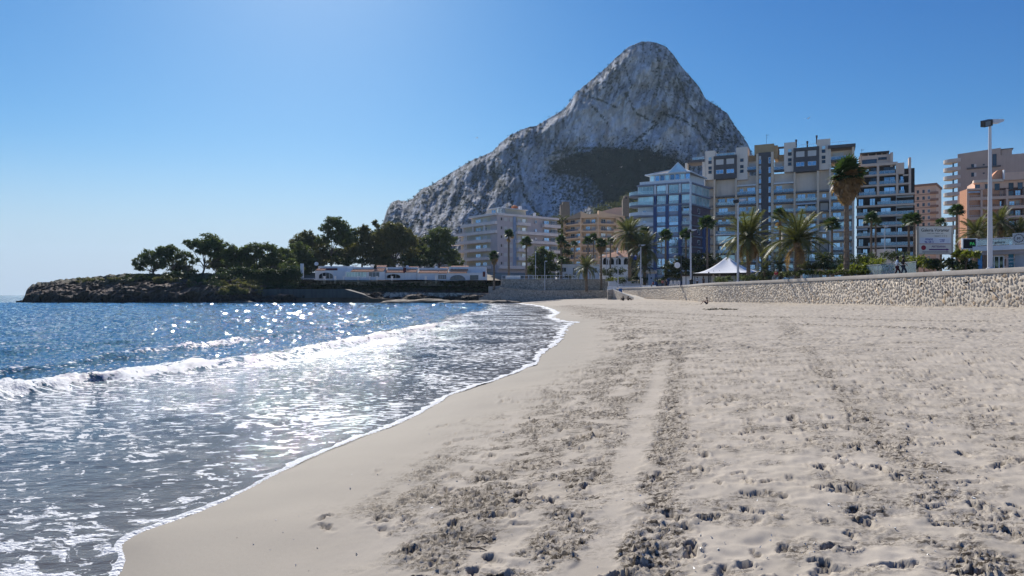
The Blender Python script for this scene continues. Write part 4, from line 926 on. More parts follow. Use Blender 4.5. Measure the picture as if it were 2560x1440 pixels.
# ================= tower with round balconies
f = Fac(2394, 245, 2502, 238); U = f.upx
th = building("tower_block", "tall grey-brown tower block with a stack of rounded corner balconies", f, "tower block")
TAUPE = mat("taupe_render", (0.442, 0.364, 0.312), .9, .05, .5, streak=.08); TAUPE2 = mat("pale_taupe_balcony", (0.567, 0.513, 0.459), .85, .05)
zl = f.z(2394, 384); zr = f.z(2495, 370)
mb = MB(); f.box(mb, 0, f.L, -14, 0, zg, zl - .2); part(mb, "wall", TAUPE, th)
mb = MB(); mb.prism([f.pt(0, -.01, zl - .2), f.pt(f.L, -.01, zl - .2), f.pt(f.L, -.01, zr)], -f.n * 12); part(mb, "sloping_parapet", TAUPE, th)
f2 = Fac(2502, 238, 2760, 224)
mb = MB(); f2.box(mb, 0, f2.L, -14, -.02, zg, f.z(2502, 388)); part(mb, "side_wing", TAUPE, th)
for k in range(9):
    z = zl - 2.6 - k * 3.0 - .35
    c = f.pt(-.4, -2.6, 0); s_ = MB(); n = 12
    for (ro, ri, z0_, z1_) in ((4.0, 0.0, z, z + .3), (4.0, 3.85, z + .3, z + 1.25)):
        out = [c + f.u * (-ro * math.cos(t)) + f.n * (ro * .75 * math.sin(t)) for t in np.linspace(-1.2, math.pi / 2 + .35, n)]
        inn = [c + f.u * (-ri * math.cos(t)) + f.n * (ri * .75 * math.sin(t)) for t in np.linspace(-1.2, math.pi / 2 + .35, n)]
        for i in range(n - 1):
            s_.hexa([Vector((*(q.xy), zz_)) for zz_ in (z0_, z1_) for q in (out[i], out[i + 1], inn[i + 1], inn[i])])
    part(s_, "round_balcony", TAUPE2, th)
    s_ = MB(); f.box(s_, -1.6, -1.1, -2.6, -2.2, z - 1.75, z); part(s_, "blue_post", mat("blue_post", (.06, .18, .30), .6), th)
    if k:
        for px, kd in ((2428, 0), (2435, 1), (2457, 2)):
            if rb.random() < .7 or px == 2457:
                if kd == 1: shutter(th, f, U(px), U(px + 6), z + .2, z + 1.6, 0)
                elif kd == 0: window(th, f, U(px), U(px + 7), z + .2, z + 1.7, 0, 1, 1, DFRAME, G_DARK)
                else: window(th, f, U(px), U(px + 5), z + .9, z + 1.4, 0, 1, 1, DFRAME, G_DARK)
window(th, f, U(2481), U(2491), zr - 6.2, zr - 2.0, 0, 2, 2, DFRAME, G_DARK)
s_ = MB(); f.box(s_, U(2417), U(2502), 0, .5, zr - 6.6, zr - 6.1); part(s_, "ledge", GREY, th)
s_ = MB(); f2.box(s_, .2, 3.2, -6, -.4, f.z(2502, 388), f.z(2502, 374)); part(s_, "roof_room", TAUPE, th)
s_ = MB(); f2.box(s_, .1, 3.6, -6.2, -.2, f.z(2502, 374), f.z(2502, 372)); part(s_, "roof_slab", GREY, th)

# ================= terracotta block
f = Fac(2417, 209, 2760, 196); fs = Fac(2399, 214, 2417, 209.05); U = f.upx
th = building("apartment_block", "salmon and terracotta balcony block at the right edge of the picture", f)
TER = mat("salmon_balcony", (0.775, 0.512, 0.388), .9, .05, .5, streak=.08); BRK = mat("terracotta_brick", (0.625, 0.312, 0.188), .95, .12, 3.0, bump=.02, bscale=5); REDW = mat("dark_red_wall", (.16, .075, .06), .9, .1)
z1 = f.z(2417, 473); ST = 3.0
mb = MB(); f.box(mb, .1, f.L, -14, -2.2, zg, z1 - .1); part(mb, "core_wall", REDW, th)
mb = MB(); fs.box(mb, 0, fs.L, -9, 0, zg, fs.z(2399, 479)); part(mb, "brick_side_wall", BRK, th)
for k in range(9):
    z = z1 - 3.15 - k * ST
    if z < 4: break
    s_ = MB(); f.box(s_, 0, f.L, -2.3, .1, z - .35, z); f.box(s_, 0, f.L, -.02, .12, z, z + .55); part(s_, "balcony_band", TER, th)
    for a, b_ in ((2419, 2450), (2457, 2514), (2522, 2560), (2566, 2620)):
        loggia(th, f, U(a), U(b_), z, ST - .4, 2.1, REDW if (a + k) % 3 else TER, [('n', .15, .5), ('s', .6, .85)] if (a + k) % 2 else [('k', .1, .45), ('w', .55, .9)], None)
        bars(th, f, U(a), U(b_), z + .5, z + 1.1, .02, WFRAME if a < 2450 else DFRAME, .5)
    for px in (2417, 2451, 2515, 2561): s_ = MB(); f.box(s_, U(px), U(px + 5.5), -2.2, .2, z, z + ST - .36); part(s_, "pier", TER, th)
s_ = MB(); f.box(s_, 0, U(2460), -2.3, .3, z1 - .4, z1 + .1); part(s_, "roof_parapet", TER, th)
za = f.z(2440, 452); s_ = MB(); f.box(s_, U(2440), f.L, -12, -1.5, z1, za); part(s_, "upper_wall", TER, th)
s_ = MB(); f.box(s_, U(2436), U(2512), -3, -.6, za - .5, za + .3); part(s_, "roof_parapet", SAND, th)
zb = f.z(2500, 432); s_ = MB(); f.box(s_, U(2512), f.L, -12, -.2, za - .3, zb); part(s_, "top_wall", TER, th)
for px in (2440, 2466, 2490, 2525, 2548): window(th, f, U(px), U(px + 12), za - 3.0, za - 1.0, -1.5, 3, 1, DFRAME, G_DARK)
s_ = MB(); s_.prism([f.pt(U(2478), -1.6, za), f.pt(U(2515), -1.6, za), f.pt(U(2515), -1.6, f.z(2515, 420)), f.pt(U(2498), -1.6, f.z(2498, 423)), f.pt(U(2486), -1.6, f.z(2486, 436))], -f.n * 5); part(s_, "curved_gable", BRK, th)
s_ = MB(); f.box(s_, U(2509), U(2512), -1.4, -.1, za, f.z(2510, 424)); part(s_, "chimney", WHITE, th)

# ================= blue and white glass block
f = Fac(1592, 207, 1725, 200); g = Fac(1725, 200.1, 1776, 212); U = f.upx; UG = g.upx
th = building("apartment_block", "blue and white glass-fronted block with a hipped roof beside the large grey block", f)
NAVY = mat("navy_blue_pier", (.07, .11, .24), .7, .06); PERI = mat("periwinkle_wall", (.34, .40, .50), .8, .06, .5); PALEW = mat("pale_white_wall", (0.739, 0.784, 0.820), .75, .04, .5, streak=.1)
PURP = mat("grey_purple_band", (.24, .26, .33), .8, .06); BRICKP = mat("purple_brown_brick", (.15, .105, .125), .9, .1)
ztop = f.z(1638, 460); SB = 3.13
C_ = f.pt(f.L, 0, 0); A_ = f.pt(0, 0, 0); B_ = g.pt(g.L, 0, 0); Dd = A_ + B_ - C_
def prism_body(pts, z0, z1, m, name, th):
    s_ = MB(); s_.prism([Vector((p.x, p.y, z0)) for p in pts], Vector((0, 0, z1 - z0))); return part(s_, name, m, th)
def inset(f_, g_, a, b_):   # the block's footprint with facades set back
    c = f_.pt(f_.L - b_, -a, 0); return [f_.pt(a, -a, 0), c, g_.pt(g_.L, -b_, 0), g_.pt(g_.L, -b_, 0) - (c - f_.pt(a, -a, 0))]
foot = inset(f, g, 1.0, 1.0)
prism_body(foot, zg, ztop, PERI, "core_wall", th)
for k in range(-9, 1):
    z = ztop + k * SB
    up = k >= -2
    s_ = MB(); f.box(s_, U(1592), U(1725), -1.05, .15, z - .45, z); part(s_, "floor_band", PURP if k > -8 else NAVY, th)
    s_ = MB(); g.box(s_, .16, g.L, -1.1, .2, z - .45, z); part(s_, "floor_band", PURP, th)
    if k == 0: continue
    # left bay: white recessed wall and curved balcony
    s_ = MB(); f.box(s_, U(1593), U(1633), -1.0, -.7, z, z + SB - .47); part(s_, "white_bay", PALEW, th)
    if up: window(th, f, U(1596), U(1633), z + .05, z + SB - .5, -.35, 4, 1, WFRAME, G_PALE)
    else: window(th, f, U(1606), U(1614), z + .2, z + 1.7, -.7, 2, 1, WFRAME, G_BLUE)
    if k >= -5:
        s_ = MB(); pts = [f.pt(U(1634), .2, 0)] + [f.pt(U(1604) - 4.0 * math.sin(t), 2.0 - 2.9 * (1 - math.cos(t)), 0) for t in np.linspace(0, 1.5, 7)] + [f.pt(U(1592) - 1.6, -3.2, 0), f.pt(U(1592), -3.2, 0), f.pt(U(1600), -.9, 0), f.pt(U(1634), -.9, 0)]
        s_.prism([Vector((p.x, p.y, z - .4)) for p in pts], Vector((0, 0, .42))); part(s_, "curved_balcony", PURP, th)
        s_ = MB()
        for i in range(0, 8):
            a, b_ = pts[i], pts[i + 1]; e = (b_ - a); nn = Vector((e.y, -e.x, 0)).normalized() * .04
            s_.hexa([q + Vector((0, 0, zz_)) for zz_ in (z + .02, z + 1.0) for q in (a + nn, b_ + nn, b_ - nn, a - nn)])
        part(s_, "curved_parapet", PALEW if not up else R_PALE, th)
    # three bays of windows
    for j, (a, b_) in enumerate(((1642, 1664), (1672, 1696), (1704, 1724))):
        if up:
            window(th, f, U(a), U(b_), z + .05, z + SB - .5, -.3, 2, 1, WFRAME, G_PALE); bars(th, f, U(a), U(b_), z, z + 1.0, .05, WFRAME, 1.5, "railing", R_PALE)
        elif j == 2:
            loggia(th, f, U(a), U(b_), z, SB - .47, .95, PALEW, [('w', .1, .9)] if k % 2 else [('n', .1, .5)], R_PALE)
        else:
            window(th, f, U(a), U(b_), z + .9, z + SB - .5, -.12, 3 if j else 2, 1, WFRAME, G_BLUE)
            s_ = MB(); f.box(s_, U(a), U(b_), -.9, -.1, z, z + .88); part(s_, "spandrel", PERI if k % 2 else G_BLUE, th)
    # side facade
    if up:
        for a, b_ in ((1729, 1740), (1741, 1757), (1758, 1774)): window(th, g, UG(a), UG(b_), z + .05, z + SB - .5, -.2, 2, 1, WFRAME, G_PALE)
    else:
        s_ = MB(); g.box(s_, UG(1731), g.L, -1.0, -.1, z, z + SB - .47); part(s_, "brick_side_wall", BRICKP, th)
        window(th, g, UG(1745), UG(1750), z + .6, z + 2.0, -.1, 1, 1, WFRAME, G_DARK)
        s_ = MB(); g.box(s_, .3, UG(1740), -.6, .7, z, z + .9); part(s_, "planter_balcony", BRICKP, th)
        shutter(th, g, .5, UG(1737), z + 1.0, z + 2.6, -.3)
for a, b_ in ((1634, 1642), (1664, 1672), (1696, 1704)):
    s_ = MB(); f.box(s_, U(a), U(b_), -1.0, .35, zg, ztop - 2 * SB - .5); part(s_, "navy_pier", NAVY, th)
    s_ = MB(); f.box(s_, U(a) + .2, U(b_) - .2, -1.0, .2, ztop - 2 * SB, ztop - SB - .47); part(s_, "navy_pier", NAVY, th)
    s_ = MB(); f.box(s_, U(a) + .2, U(b_) - .2, -1.0, .2, ztop - SB, ztop - .47); part(s_, "white_pier", PALEW, th)
s_ = MB(); f.box(s_, U(1724), U(1728), -.8, .3, zg, ztop); part(s_, "corner_post", PALEW, th)
for a in (1756, 1766): s_ = MB(); g.box(s_, UG(a), UG(a + 5), -.09, .35, zg, ztop - 3 * SB); part(s_, "navy_pier", NAVY, th)
# penthouse and roof
fp = inset(f, g, 2.2, 2.0); fp[0] = fp[0] + f.u * 1.2
s_ = MB(); f.box(s_, U(1599), U(1725), -1.0, -.1, ztop + .01, ztop + .9); part(s_, "terrace_parapet", PALEW, th)
prism_body(fp, ztop, ztop + 3.1, PALEW, "penthouse_wall", th)
a0 = U(1620); b0 = U(1722); n = 8
for i in range(n): window(th, f, a0 + (b0 - a0) * i / n + .1, a0 + (b0 - a0) * (i + 1) / n - .1, ztop + .7, ztop + 2.9, -2.2, 1, 1, WFRAME, G_BLUE if i % 3 else G_PALE)
ROOFM = mat("grey_roof_panel", (.38, .35, .31), .6, .2); 
ze = ztop + 3.1; apex = f.pt(U(1693), -5.5, f.z(1690, 412)); e = [p + Vector((0, 0, ze)) for p in (f.pt(U(1610), -1.3, 0), f.pt(U(1727) - .2, -1.3, 0), fp[2] + f.u * .8, fp[3])]
s_ = MB(); s_.add([*e, apex], [(0, 1, 4), (1, 2, 4), (2, 3, 4), (3, 0, 4), (3, 2, 1, 0)]); part(s_, "roof", ROOFM, th)
s_ = MB()
for p in e: s_.tube([p, apex], .14, 5)
for i in range(4): s_.tube([e[i], e[(i + 1) % 4]], .22, 5)
part(s_, "roof_rib", PALEW, th)
gm_ = MB(); pa = f.pt(U(1668), -1.0, ze + .1); pb = f.pt(U(1716), -1.0, ze + .1); pc = f.pt(U(1692), -1.6, ze + 3.1)
gm_.prism([pa, pb, pc], -f.n * .15); part(gm_, "glass_gable", G_PALE, th)
s_ = MB(); [s_.tube([p, q], .13, 5) for p, q in ((pa, pc), (pb, pc), (pa, pb))]; part(s_, "gable_frame", PALEW, th)

# ================= lavender stepped block
f = Fac(1152, 262, 1243, 245); g = Fac(1243, 245.1, 1396, 262); U = f.upx; UG = g.upx
th = building("apartment_block", "lavender-grey stepped apartment block with long balconies behind the white villas", g)
LAV = mat("lavender_render", (.56, .49, .49), .85, .05, .4, streak=.08); LAVP = mat("lavender_parapet", (.82, .73, .69), .8, .05, .4, streak=.1); CRM = mat("cream_recess", (.58, .53, .42), .85, .06); BLUEG = mat("blue_grey_wall", (0.300, 0.375, 0.510), .85, .06)
zf = [f.z(1243, 669) + 3.2 * k for k in range(6)]; ztp = zf[-1] + 3.2
prism_body([f.pt(0, 0, 0), f.pt(f.L, 0, 0), g.pt(g.L, -.6, 0), g.pt(g.L, -14, 0) - f.u * 0, f.pt(0, -14, 0)], 4.0, zf[4], LAV, "wall", th)
prism_body([f.pt(U(1158), -.05, 0), f.pt(f.L - .05, -.05, 0), g.pt(g.L, -.65, 0), g.pt(g.L, -14, 0), f.pt(U(1158), -14, 0)], zf[4], zf[5], LAV, "upper_wall", th)
prism_body([f.pt(U(1178), -.1, 0), f.pt(f.L - .1, -.1, 0), g.pt(g.L - .5, -.7, 0), g.pt(g.L - .5, -14, 0), f.pt(U(1178), -14, 0)], zf[5], ztp, LAV, "upper_wall", th)
def balcony(th, f_, u0, u1, z, proj, m, ph=.75, railm=WFRAME, glass=None, name="balcony", w0=0.0, step=.9):
    s_ = MB(); f_.box(s_, u0, u1, w0, proj, z - .35, z)
    f_.box(s_, u0, u1, proj - .14, proj, z, z + ph); f_.box(s_, u0, u0 + .14, w0, proj - .14, z, z + ph); f_.box(s_, u1 - .14, u1, w0, proj - .14, z, z + ph)
    part(s_, name, m, th)
    bars(th, f_, u0, u1, z + ph, z + ph + .35, proj - .07, railm, step, "railing", glass, proj * .8 if proj > .6 else 0)
left = [1131, 1131, 1131, 1131, 1141, 1156]
for k, z in enumerate(zf):
    balcony(th, f, U(left[k]), U(1228) if k < 4 else f.L, z, 2.0 if k < 4 else 1.0, LAVP)
    cw = MB(); f.box(cw, U(1153 if k < 4 else 1160 if k == 4 else 1180), U(1226), -.06, .03, z + .02, z + 2.75); part(cw, "balcony_wall", CRM, th)
    for a, b_, kd in ((1158, 1166, 's'), (1190, 1202, 'w'), (1208, 1218, 's' if k % 2 else 'w')):
        if a < left[k] + 20 and k > 4: continue
        (shutter if kd == 's' else window)(th, f, U(a), U(b_), z + .1, z + 2.2, .03)
    s_ = MB()
    for px in (1171, 1175): f.box(s_, U(px), U(px + 1), 1.75, 1.95, z + 1.1, z + 2.85)
    if k < 4: part(s_, "balcony_post", WHITE, th)
for k, z in enumerate(zf):
    # right-hand facade
    for a, b_, kd in ((1252, 1255, 'w'), (1260, 1268, 's'), (1274, 1281, 's')):
        if kd == 's': shutter(th, g, UG(a), UG(b_), z + .9, z + 2.2, .0)
        else: window(th, g, UG(a), UG(b_), z + 1.1, z + 2.1, 0, 1, 1, DFRAME, G_DARK)
    s_ = MB(); g.box(s_, UG(1283), UG(1290), -.05, .06, z - .3, z + 2.9); part(s_, "blue_strip", BLUEG, th)
    if k == 0: balcony(th, g, .3, UG(1318), z, 1.2, LAVP)
    elif k in (1, 2): balcony(th, g, UG(1291), UG(1315), z, 1.4, LAVP); balcony(th, g, UG(1340), UG(1396), z, 1.4, LAVP)
    elif k in (3, 4): balcony(th, g, UG(1288), UG(1396), z, 1.5, LAVP)
    else: balcony(th, g, UG(1290), UG(1321), z, 1.5, LAVP); balcony(th, g, UG(1355), UG(1396), z, 1.5, LAVP)
    cw = MB(); g.box(cw, UG(1292), UG(1318), -.05, .03, z + .02, z + 2.8); g.box(cw, UG(1344), UG(1392), -.65, -.57, z + .02, z + 2.8); part(cw, "balcony_wall", CRM, th)
    window(th, g, UG(1305), UG(1314), z + .1, z + 2.2, .04); shutter(th, g, UG(1295), UG(1301), z + .1, z + 2.2, .04)
    window(th, g, UG(1337), UG(1342), z + .9, z + 2.1, .0); window(th, g, UG(1360), UG(1372), z + .1, z + 2.2, .0); window(th, g, UG(1377), UG(1392), z + .1, z + 2.4, .02, 4, 1, WFRAME, G_DARK)
# loggia columns of the two stepped storeys, roof terrace and penthouse
for px in (1160, 1185, 1213):
    s_ = MB(); f.box(s_, U(px), U(px + 2.5), .35, .8, zf[4] + .7, zf[5] - .35); part(s_, "column", LAVP, th)
s_ = MB(); f.box(s_, U(1176), f.L, -.2, 1.0, ztp - .35, ztp + .45); g.box(s_, .0, g.L, -.9, .45, ztp - .35, ztp + .44); part(s_, "roof_parapet", LAVP, th)
s_ = MB(); g.box(s_, UG(1255), UG(1325), -9, -2.5, ztp, ztp + 2.6); part(s_, "penthouse_wall", CRM, th)
s_ = MB(); g.box(s_, UG(1254), UG(1327), -9.3, -1.6, ztp + 2.6, ztp + 2.85); part(s_, "penthouse_roof", WHITE, th)
window(th, g, UG(1249), UG(1270), ztp + .7, ztp + 2.5, -1.8, 5, 1, WFRAME, G_BLUE)
window(th, f, U(1216), U(1236), ztp + .5, ztp + 2.2, -2.5, 4, 1, WFRAME, G_BLUE)
s_ = MB(); g.box(s_, UG(1341), UG(1344), -2, -1, ztp, ztp + 1.9); g.box(s_, UG(1316), UG(1321), -5, -4, ztp + 2.8, ztp + 4.4); part(s_, "chimney", WHITE, th)
s_ = MB(); s_.lathe([(.01, 0), (1.2, .5), (1.1, 1.0), (.06, 1.6)], 10, g.pt(UG(1300), -3.4, ztp + 2.9)); part(s_, "orange_parasol", mat("orange_cloth", (.55, .17, .07), .8), th)

# ================= beige curved block
segs = [Fac(1410, 299, 1452, 290), Fac(1452, 290, 1495, 287.5), Fac(1495, 287.5, 1562, 291)]
th = building("apartment_block", "sand-coloured block with a curved front and pitched parapet below the wooded slope", segs[1])
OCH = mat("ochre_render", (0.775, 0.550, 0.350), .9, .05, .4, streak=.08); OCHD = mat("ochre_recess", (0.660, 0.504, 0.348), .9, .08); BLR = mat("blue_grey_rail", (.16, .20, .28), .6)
BX = segs
for si, f in enumerate(segs):
    zt = f.z(1495 if si else 1450, 543.5); lv = [zt - 3.0 * k for k in range(0, 9)]
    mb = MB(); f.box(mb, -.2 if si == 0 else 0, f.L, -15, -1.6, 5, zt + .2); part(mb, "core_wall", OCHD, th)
    for k, z in enumerate(lv):
        mb = MB(); f.box(mb, 0, f.L, -1.62, .15, z - .1, z + .35); part(mb, "floor_band", OCH, th)
        if k:
            uu = f.L if si < 2 else f.upx(1540)
            mb = MB(); f.box(mb, 0, uu * .14, -.12, .1, z + .35, z + 1.15); f.box(mb, uu * .86, uu, -.12, .1, z + .35, z + 1.15); f.box(mb, uu * .14, uu * .86, -.12, .1, z + .35, z + .55); part(mb, "balcony_parapet", OCH, th)
            bars(th, f, uu * .14, uu * .86, z + .55, z + 1.3, 0.02, BLR, .16)
            window(th, f, uu * .25, uu * .5, z + .36, z + 2.5, -1.6, 2, 1, WFRAME, G_BLUE if rb.random() < .5 else G_DARK); (shutter if rb.random() < .5 else window)(th, f, uu * .58, uu * .8, z + .4, z + 2.4, -1.6)
            if si == 2: mb = MB(); f.box(mb, f.upx(1541), f.L, -1.5, .05, z + .35, z + 2.9); part(mb, "blank_wall", OCH, th)
    mb = MB(); f.box(mb, -.25, .35, -1.6, .3, 5, zt + .3); part(mb, "pier", OCH, th)
f = segs[2]; mb = MB(); f.box(mb, f.upx(1540), f.upx(1541.5), -1.5, .3, 5, zt + .3); part(mb, "pier", OCH, th)
mb = MB(); a = segs[0].pt(-1.0, .3, segs[0].z(1408, 551)); b_ = segs[0].pt(segs[0].L, .2, segs[0].z(1452, 529)); c = segs[0].pt(segs[0].L, .2, segs[0].z(1452, 545))
mb.prism([a, c, b_], Vector((0, 9, 0))); part(mb, "sloping_roof", mat("tan_roof_tile", (.36, .28, .20), .9, .15, 2), th)
mb = MB(); mb.prism([segs[1].pt(0, .2, segs[1].z(1452, 543)), segs[1].pt(segs[1].L, .2, segs[1].z(1495, 542)), segs[1].pt(segs[1].L, .2, segs[1].z(1495, 534)), segs[1].pt(segs[1].L * .45, .2, segs[1].z(1470, 536)), segs[1].pt(0, .2, segs[1].z(1452, 528))], Vector((0, 3, 0))); part(mb, "pitched_parapet", OCH, th)
mb = MB(); mb.prism([f.pt(.1, .22, f.z(1495, 542)), f.pt(f.L, .22, f.z(1562, 542)), f.pt(f.L, .22, f.z(1562, 540)), f.pt(f.upx(1520), .22, f.z(1520, 533)), f.pt(.1, .22, f.z(1495, 526))], Vector((0, 3, 0))); part(mb, "pitched_parapet", OCH, th)
mb = MB(); mb.prism([f.pt(f.upx(1513), -3, f.z(1513, 541)), f.pt(f.upx(1563), -3, f.z(1563, 541)), f.pt(f.upx(1563), -3, f.z(1563, 516)), f.pt(f.upx(1545), -3, f.z(1545, 517)), f.pt(f.upx(1513), -3, f.z(1513, 526))], Vector((0, 8, 0))); part(mb, "roof_storey", PINK, th)

# ruined stone towers on the slope
RUIN = mat("ruin_stone", (.27, .20, .145), .95, .25, 1.2, bump=.1, bscale=2)
def ruin(px0, px1, pyb, pyt, d, notch, label, hole=True):
    a = P(px0, pyb, d); b_ = P(px1, pyb, d); t_ = P(px0, pyt, d).z
    th = empty("ruined_tower", ((a.x + b_.x) / 2, d, a.z), label, "ruined tower")
    w = (b_.x - a.x) / 2; h = t_ - a.z; s_ = MB()
    s_.box(-w, w, 0, 2 * w, -6, h * .62); s_.box(-w * .55, w * .9, .1, 1.6 * w, h * .62, h); s_.box(-w * .95, -w * .6, .2, w, h * .62, h * .75)
    o_ = s_.build("masonry", RUIN, th)
    if hole: s_ = MB(); s_.box(-.1 * w, .25 * w, -.03, .3, h * .70, h * .84); s_.build("opening", mat("black_hole", (.01, .01, .01), 1), th)
ruin(1401, 1425, 530, 504, 420, .5, "reddish ruined stone tower on the slope below the cliff", False)
ruin(1557, 1573, 515, 489, 420, .5, "small square ruined tower with one opening among the pines")
# ---------------------------------------------------------------- sea wall, promenade and retaining walls
WP = np.array([(35, 8), (33.6, 24), (32.5, 36), (32.0, 42.7), (31.3, 58), (30.5, 77), (29.3, 89), (28.4, 96), (28.6, 104), (30, 116), (29.7, 130), (28.1, 150), (24.9, 163)])
_ty = np.linspace(8, 163, 800); _tx = np.interp(_ty, WP[:, 1], WP[:, 0]); _tx = np.convolve(np.pad(_tx, 14, mode='edge'), np.ones(29) / 29, 'valid')
def wall_x(y): return np.interp(y, _ty, _tx)
def dwall(px, off):
    """depth at which the sight line of px stands off metres inland of the wall"""
    yy_ = np.linspace(30, 160, 2600); g_ = (px - 1280) / F * yy_ - wall_x(yy_) - off; i_ = np.nonzero(g_ > 0)[0]; return float(yy_[i_[0]])
WTOP = 3.42; PROM = 3.15
CONC = mat("grey_concrete", (.36, .325, .29), .9, .10, .7, bump=.01, bscale=6, streak=.15); MORT = mat("wall_mortar", (.50, .43, .35), .95, .15, 2.0, bump=.02, bscale=8)
wy = np.linspace(8, 163, 220)
def ribbon(y, offs, zs):
    """sheet following the wall: offs = distances inland"""
    x = wall_x(y); V = []
    for yy_, xx_ in zip(y, x):
        for o_, z_ in zip(offs, zs): V.append((xx_ + o_, yy_, z_))
    return np.array(V, float)
th_w = empty("sea_wall", (wall_x(60), 60, .6), "long rough stone sea wall with smooth grey coping between beach and promenade", "wall")
V = ribbon(wy, [-.035, -.035, .45, .45], [-.4, WTOP - .30, WTOP - .30, -.4]); o = link("mortar_face", grid_mesh("mortar_face", V, len(wy), 4, MORT, smooth=False), th_w, -Vector(th_w.location))
V = ribbon(wy, [-.10, -.10, -.07, .40, .43, .43, -.10], [WTOP - .32, WTOP - .02, WTOP, WTOP, WTOP - .02, WTOP - .5, WTOP - .32]); o = link("coping", grid_mesh("coping", V, len(wy), 7, CONC, smooth=False), th_w, -Vector(th_w.location))
stm, nt, b = newmat("rubble_stone")
oi = N(nt, 'ShaderNodeObjectInfo'); at = N(nt, 'ShaderNodeAttribute', attribute_name='tone'); ad = N(nt, 'ShaderNodeMath', operation='ADD'); nt.links.new(oi.outputs['Random'], ad.inputs[0]); nt.links.new(at.outputs['Fac'], ad.inputs[1])
fr = N(nt, 'ShaderNodeMath', operation='FRACT'); nt.links.new(ad.outputs[0], fr.inputs[0])
cr = N(nt, 'ShaderNodeValToRGB'); cr.color_ramp.interpolation = 'LINEAR'
els = cr.color_ramp.elements; els[0].color = (.53, .45, .355, 1); els[1].color = (.45, .39, .32, 1); els[1].position = 1
for p_, c_ in ((.2, (.60, .52, .42, 1)), (.45, (.56, .49, .40, 1)), (.62, (.50, .42, .32, 1)), (.72, (.54, .40, .26, 1)), (.8, (.60, .53, .44, 1))):
    e_ = els.new(p_); e_.color = c_
nt.links.new(fr.outputs[0], cr.inputs[0])
geo = N(nt, 'ShaderNodeNewGeometry'); no = N(nt, 'ShaderNodeTexNoise'); no.inputs['Scale'].default_value = 9; no.inputs['Detail'].default_value = 6; nt.links.new(geo.outputs['Position'], no.inputs['Vector'])
q = N(nt, 'ShaderNodeMapRange'); q.inputs[1].default_value = .3; q.inputs[2].default_value = .7; q.inputs[3].default_value = .75; q.inputs[4].default_value = 1.2; nt.links.new(no.outputs[0], q.inputs[0])
vm = N(nt, 'ShaderNodeVectorMath', operation='SCALE'); nt.links.new(cr.outputs[0], vm.inputs[0]); nt.links.new(q.outputs[0], vm.inputs['Scale']); nt.links.new(vm.outputs[0], b.inputs['Base Color'])
bp = N(nt, 'ShaderNodeBump'); bp.inputs['Distance'].default_value = .03; nt.links.new(no.outputs[0], bp.inputs['Height']); nt.links.new(bp.outputs[0], b.inputs['Normal']); b.inputs['Roughness'].default_value = .95
def stone_shape(r):
    """face in the local yz plane, bulging to -x; unit size"""
    n = 7; a = np.sort(r.uniform(0, 2 * np.pi, n) * .35 + np.arange(n) * 2 * np.pi / n); rad = r.uniform(.40, .56, n)
    o_ = np.stack([np.zeros(n) + .03, np.cos(a) * rad, np.sin(a) * rad], 1); i_ = np.stack([-r.uniform(.22, .55, n), np.cos(a) * rad * .72, np.sin(a) * rad * .72], 1)
    V = np.concatenate([o_, i_, [[-r.uniform(.45, .75), r.uniform(-.1, .1), r.uniform(-.1, .1)]]])
    fs = []
    for k in range(n):
        k2 = (k + 1) % n; fs += [(k, k2, n + k2), (k, n + k2, n + k), (n + k, n + k2, 2 * n)]
    return V, np.array(fs)[:, ::-1]
r = np.random.default_rng(77)
shapes = [stone_shape(r) for _ in range(14)]
smesh = [tri_mesh("stone", V_, T_, [stm]) for V_, T_ in shapes]
sand_at = lambda x, y: float(sand_height(np.array([x]), np.array([y]))[0][0])
stones = []; y = 24.0
for y in np.arange(24, 162, .27):
    base = float(beach_base(np.array([wall_x(y) - .3]), np.array([y]))[0][0]) - .15
    zrow = base + .1
    while zrow < WTOP - .38:
        low = zrow < base + .9 and y < 70 and r.random() < .5
        s_ = r.uniform(.26, .56) * (1.35 if low else 1)
        stones.append((y + r.uniform(-.08, .08), zrow + r.uniform(-.03, .03), s_, s_ * r.uniform(.7, .95), r.uniform(0, 6.28))); zrow += s_ * .72
ord_ = sorted(range(len(stones)), key=lambda i: abs(stones[i][0] - 43.2) if stones[i][0] >= 43.0 else 1e6)
ind = set(ord_[:300])
Vs, Ts, tone, nb2 = [], [], [], 0
for i, (y, z, sy_, sz_, rot) in enumerate(stones):
    x = float(wall_x(y)); dx = float(wall_x(y + .4) - wall_x(y - .4)) / .8; yaw = -math.atan(dx)
    k = i % 14
    if i in ind:
        link("stone", smesh[k], th_w, Vector((x, y, z)) - Vector(th_w.location), (rot, 0, yaw), (.13, sy_, sz_))
    else:
        V_, T_ = shapes[k]; c, s_ = math.cos(rot), math.sin(rot)
        yy_ = (V_[:, 1] * sy_) * c - (V_[:, 2] * sz_) * s_; zz_ = (V_[:, 1] * sy_) * s_ + (V_[:, 2] * sz_) * c; xx_ = V_[:, 0] * .13
        Vs.append(np.stack([x + xx_ * math.cos(yaw) - yy_ * math.sin(yaw), y + xx_ * math.sin(yaw) + yy_ * math.cos(yaw), z + zz_], 1)); Ts.append(T_ + nb2); nb2 += len(V_); tone.append(np.full(len(V_), r.random()))
me = tri_mesh("stones", np.concatenate(Vs), np.concatenate(Ts), [stm]); a_ = me.attributes.new('tone', 'FLOAT', 'POINT'); a_.data.foreach_set('value', np.concatenate(tone).astype(np.float32))
o = link("stones", me, th_w, -Vector(th_w.location)); o['kind'] = 'stuff'
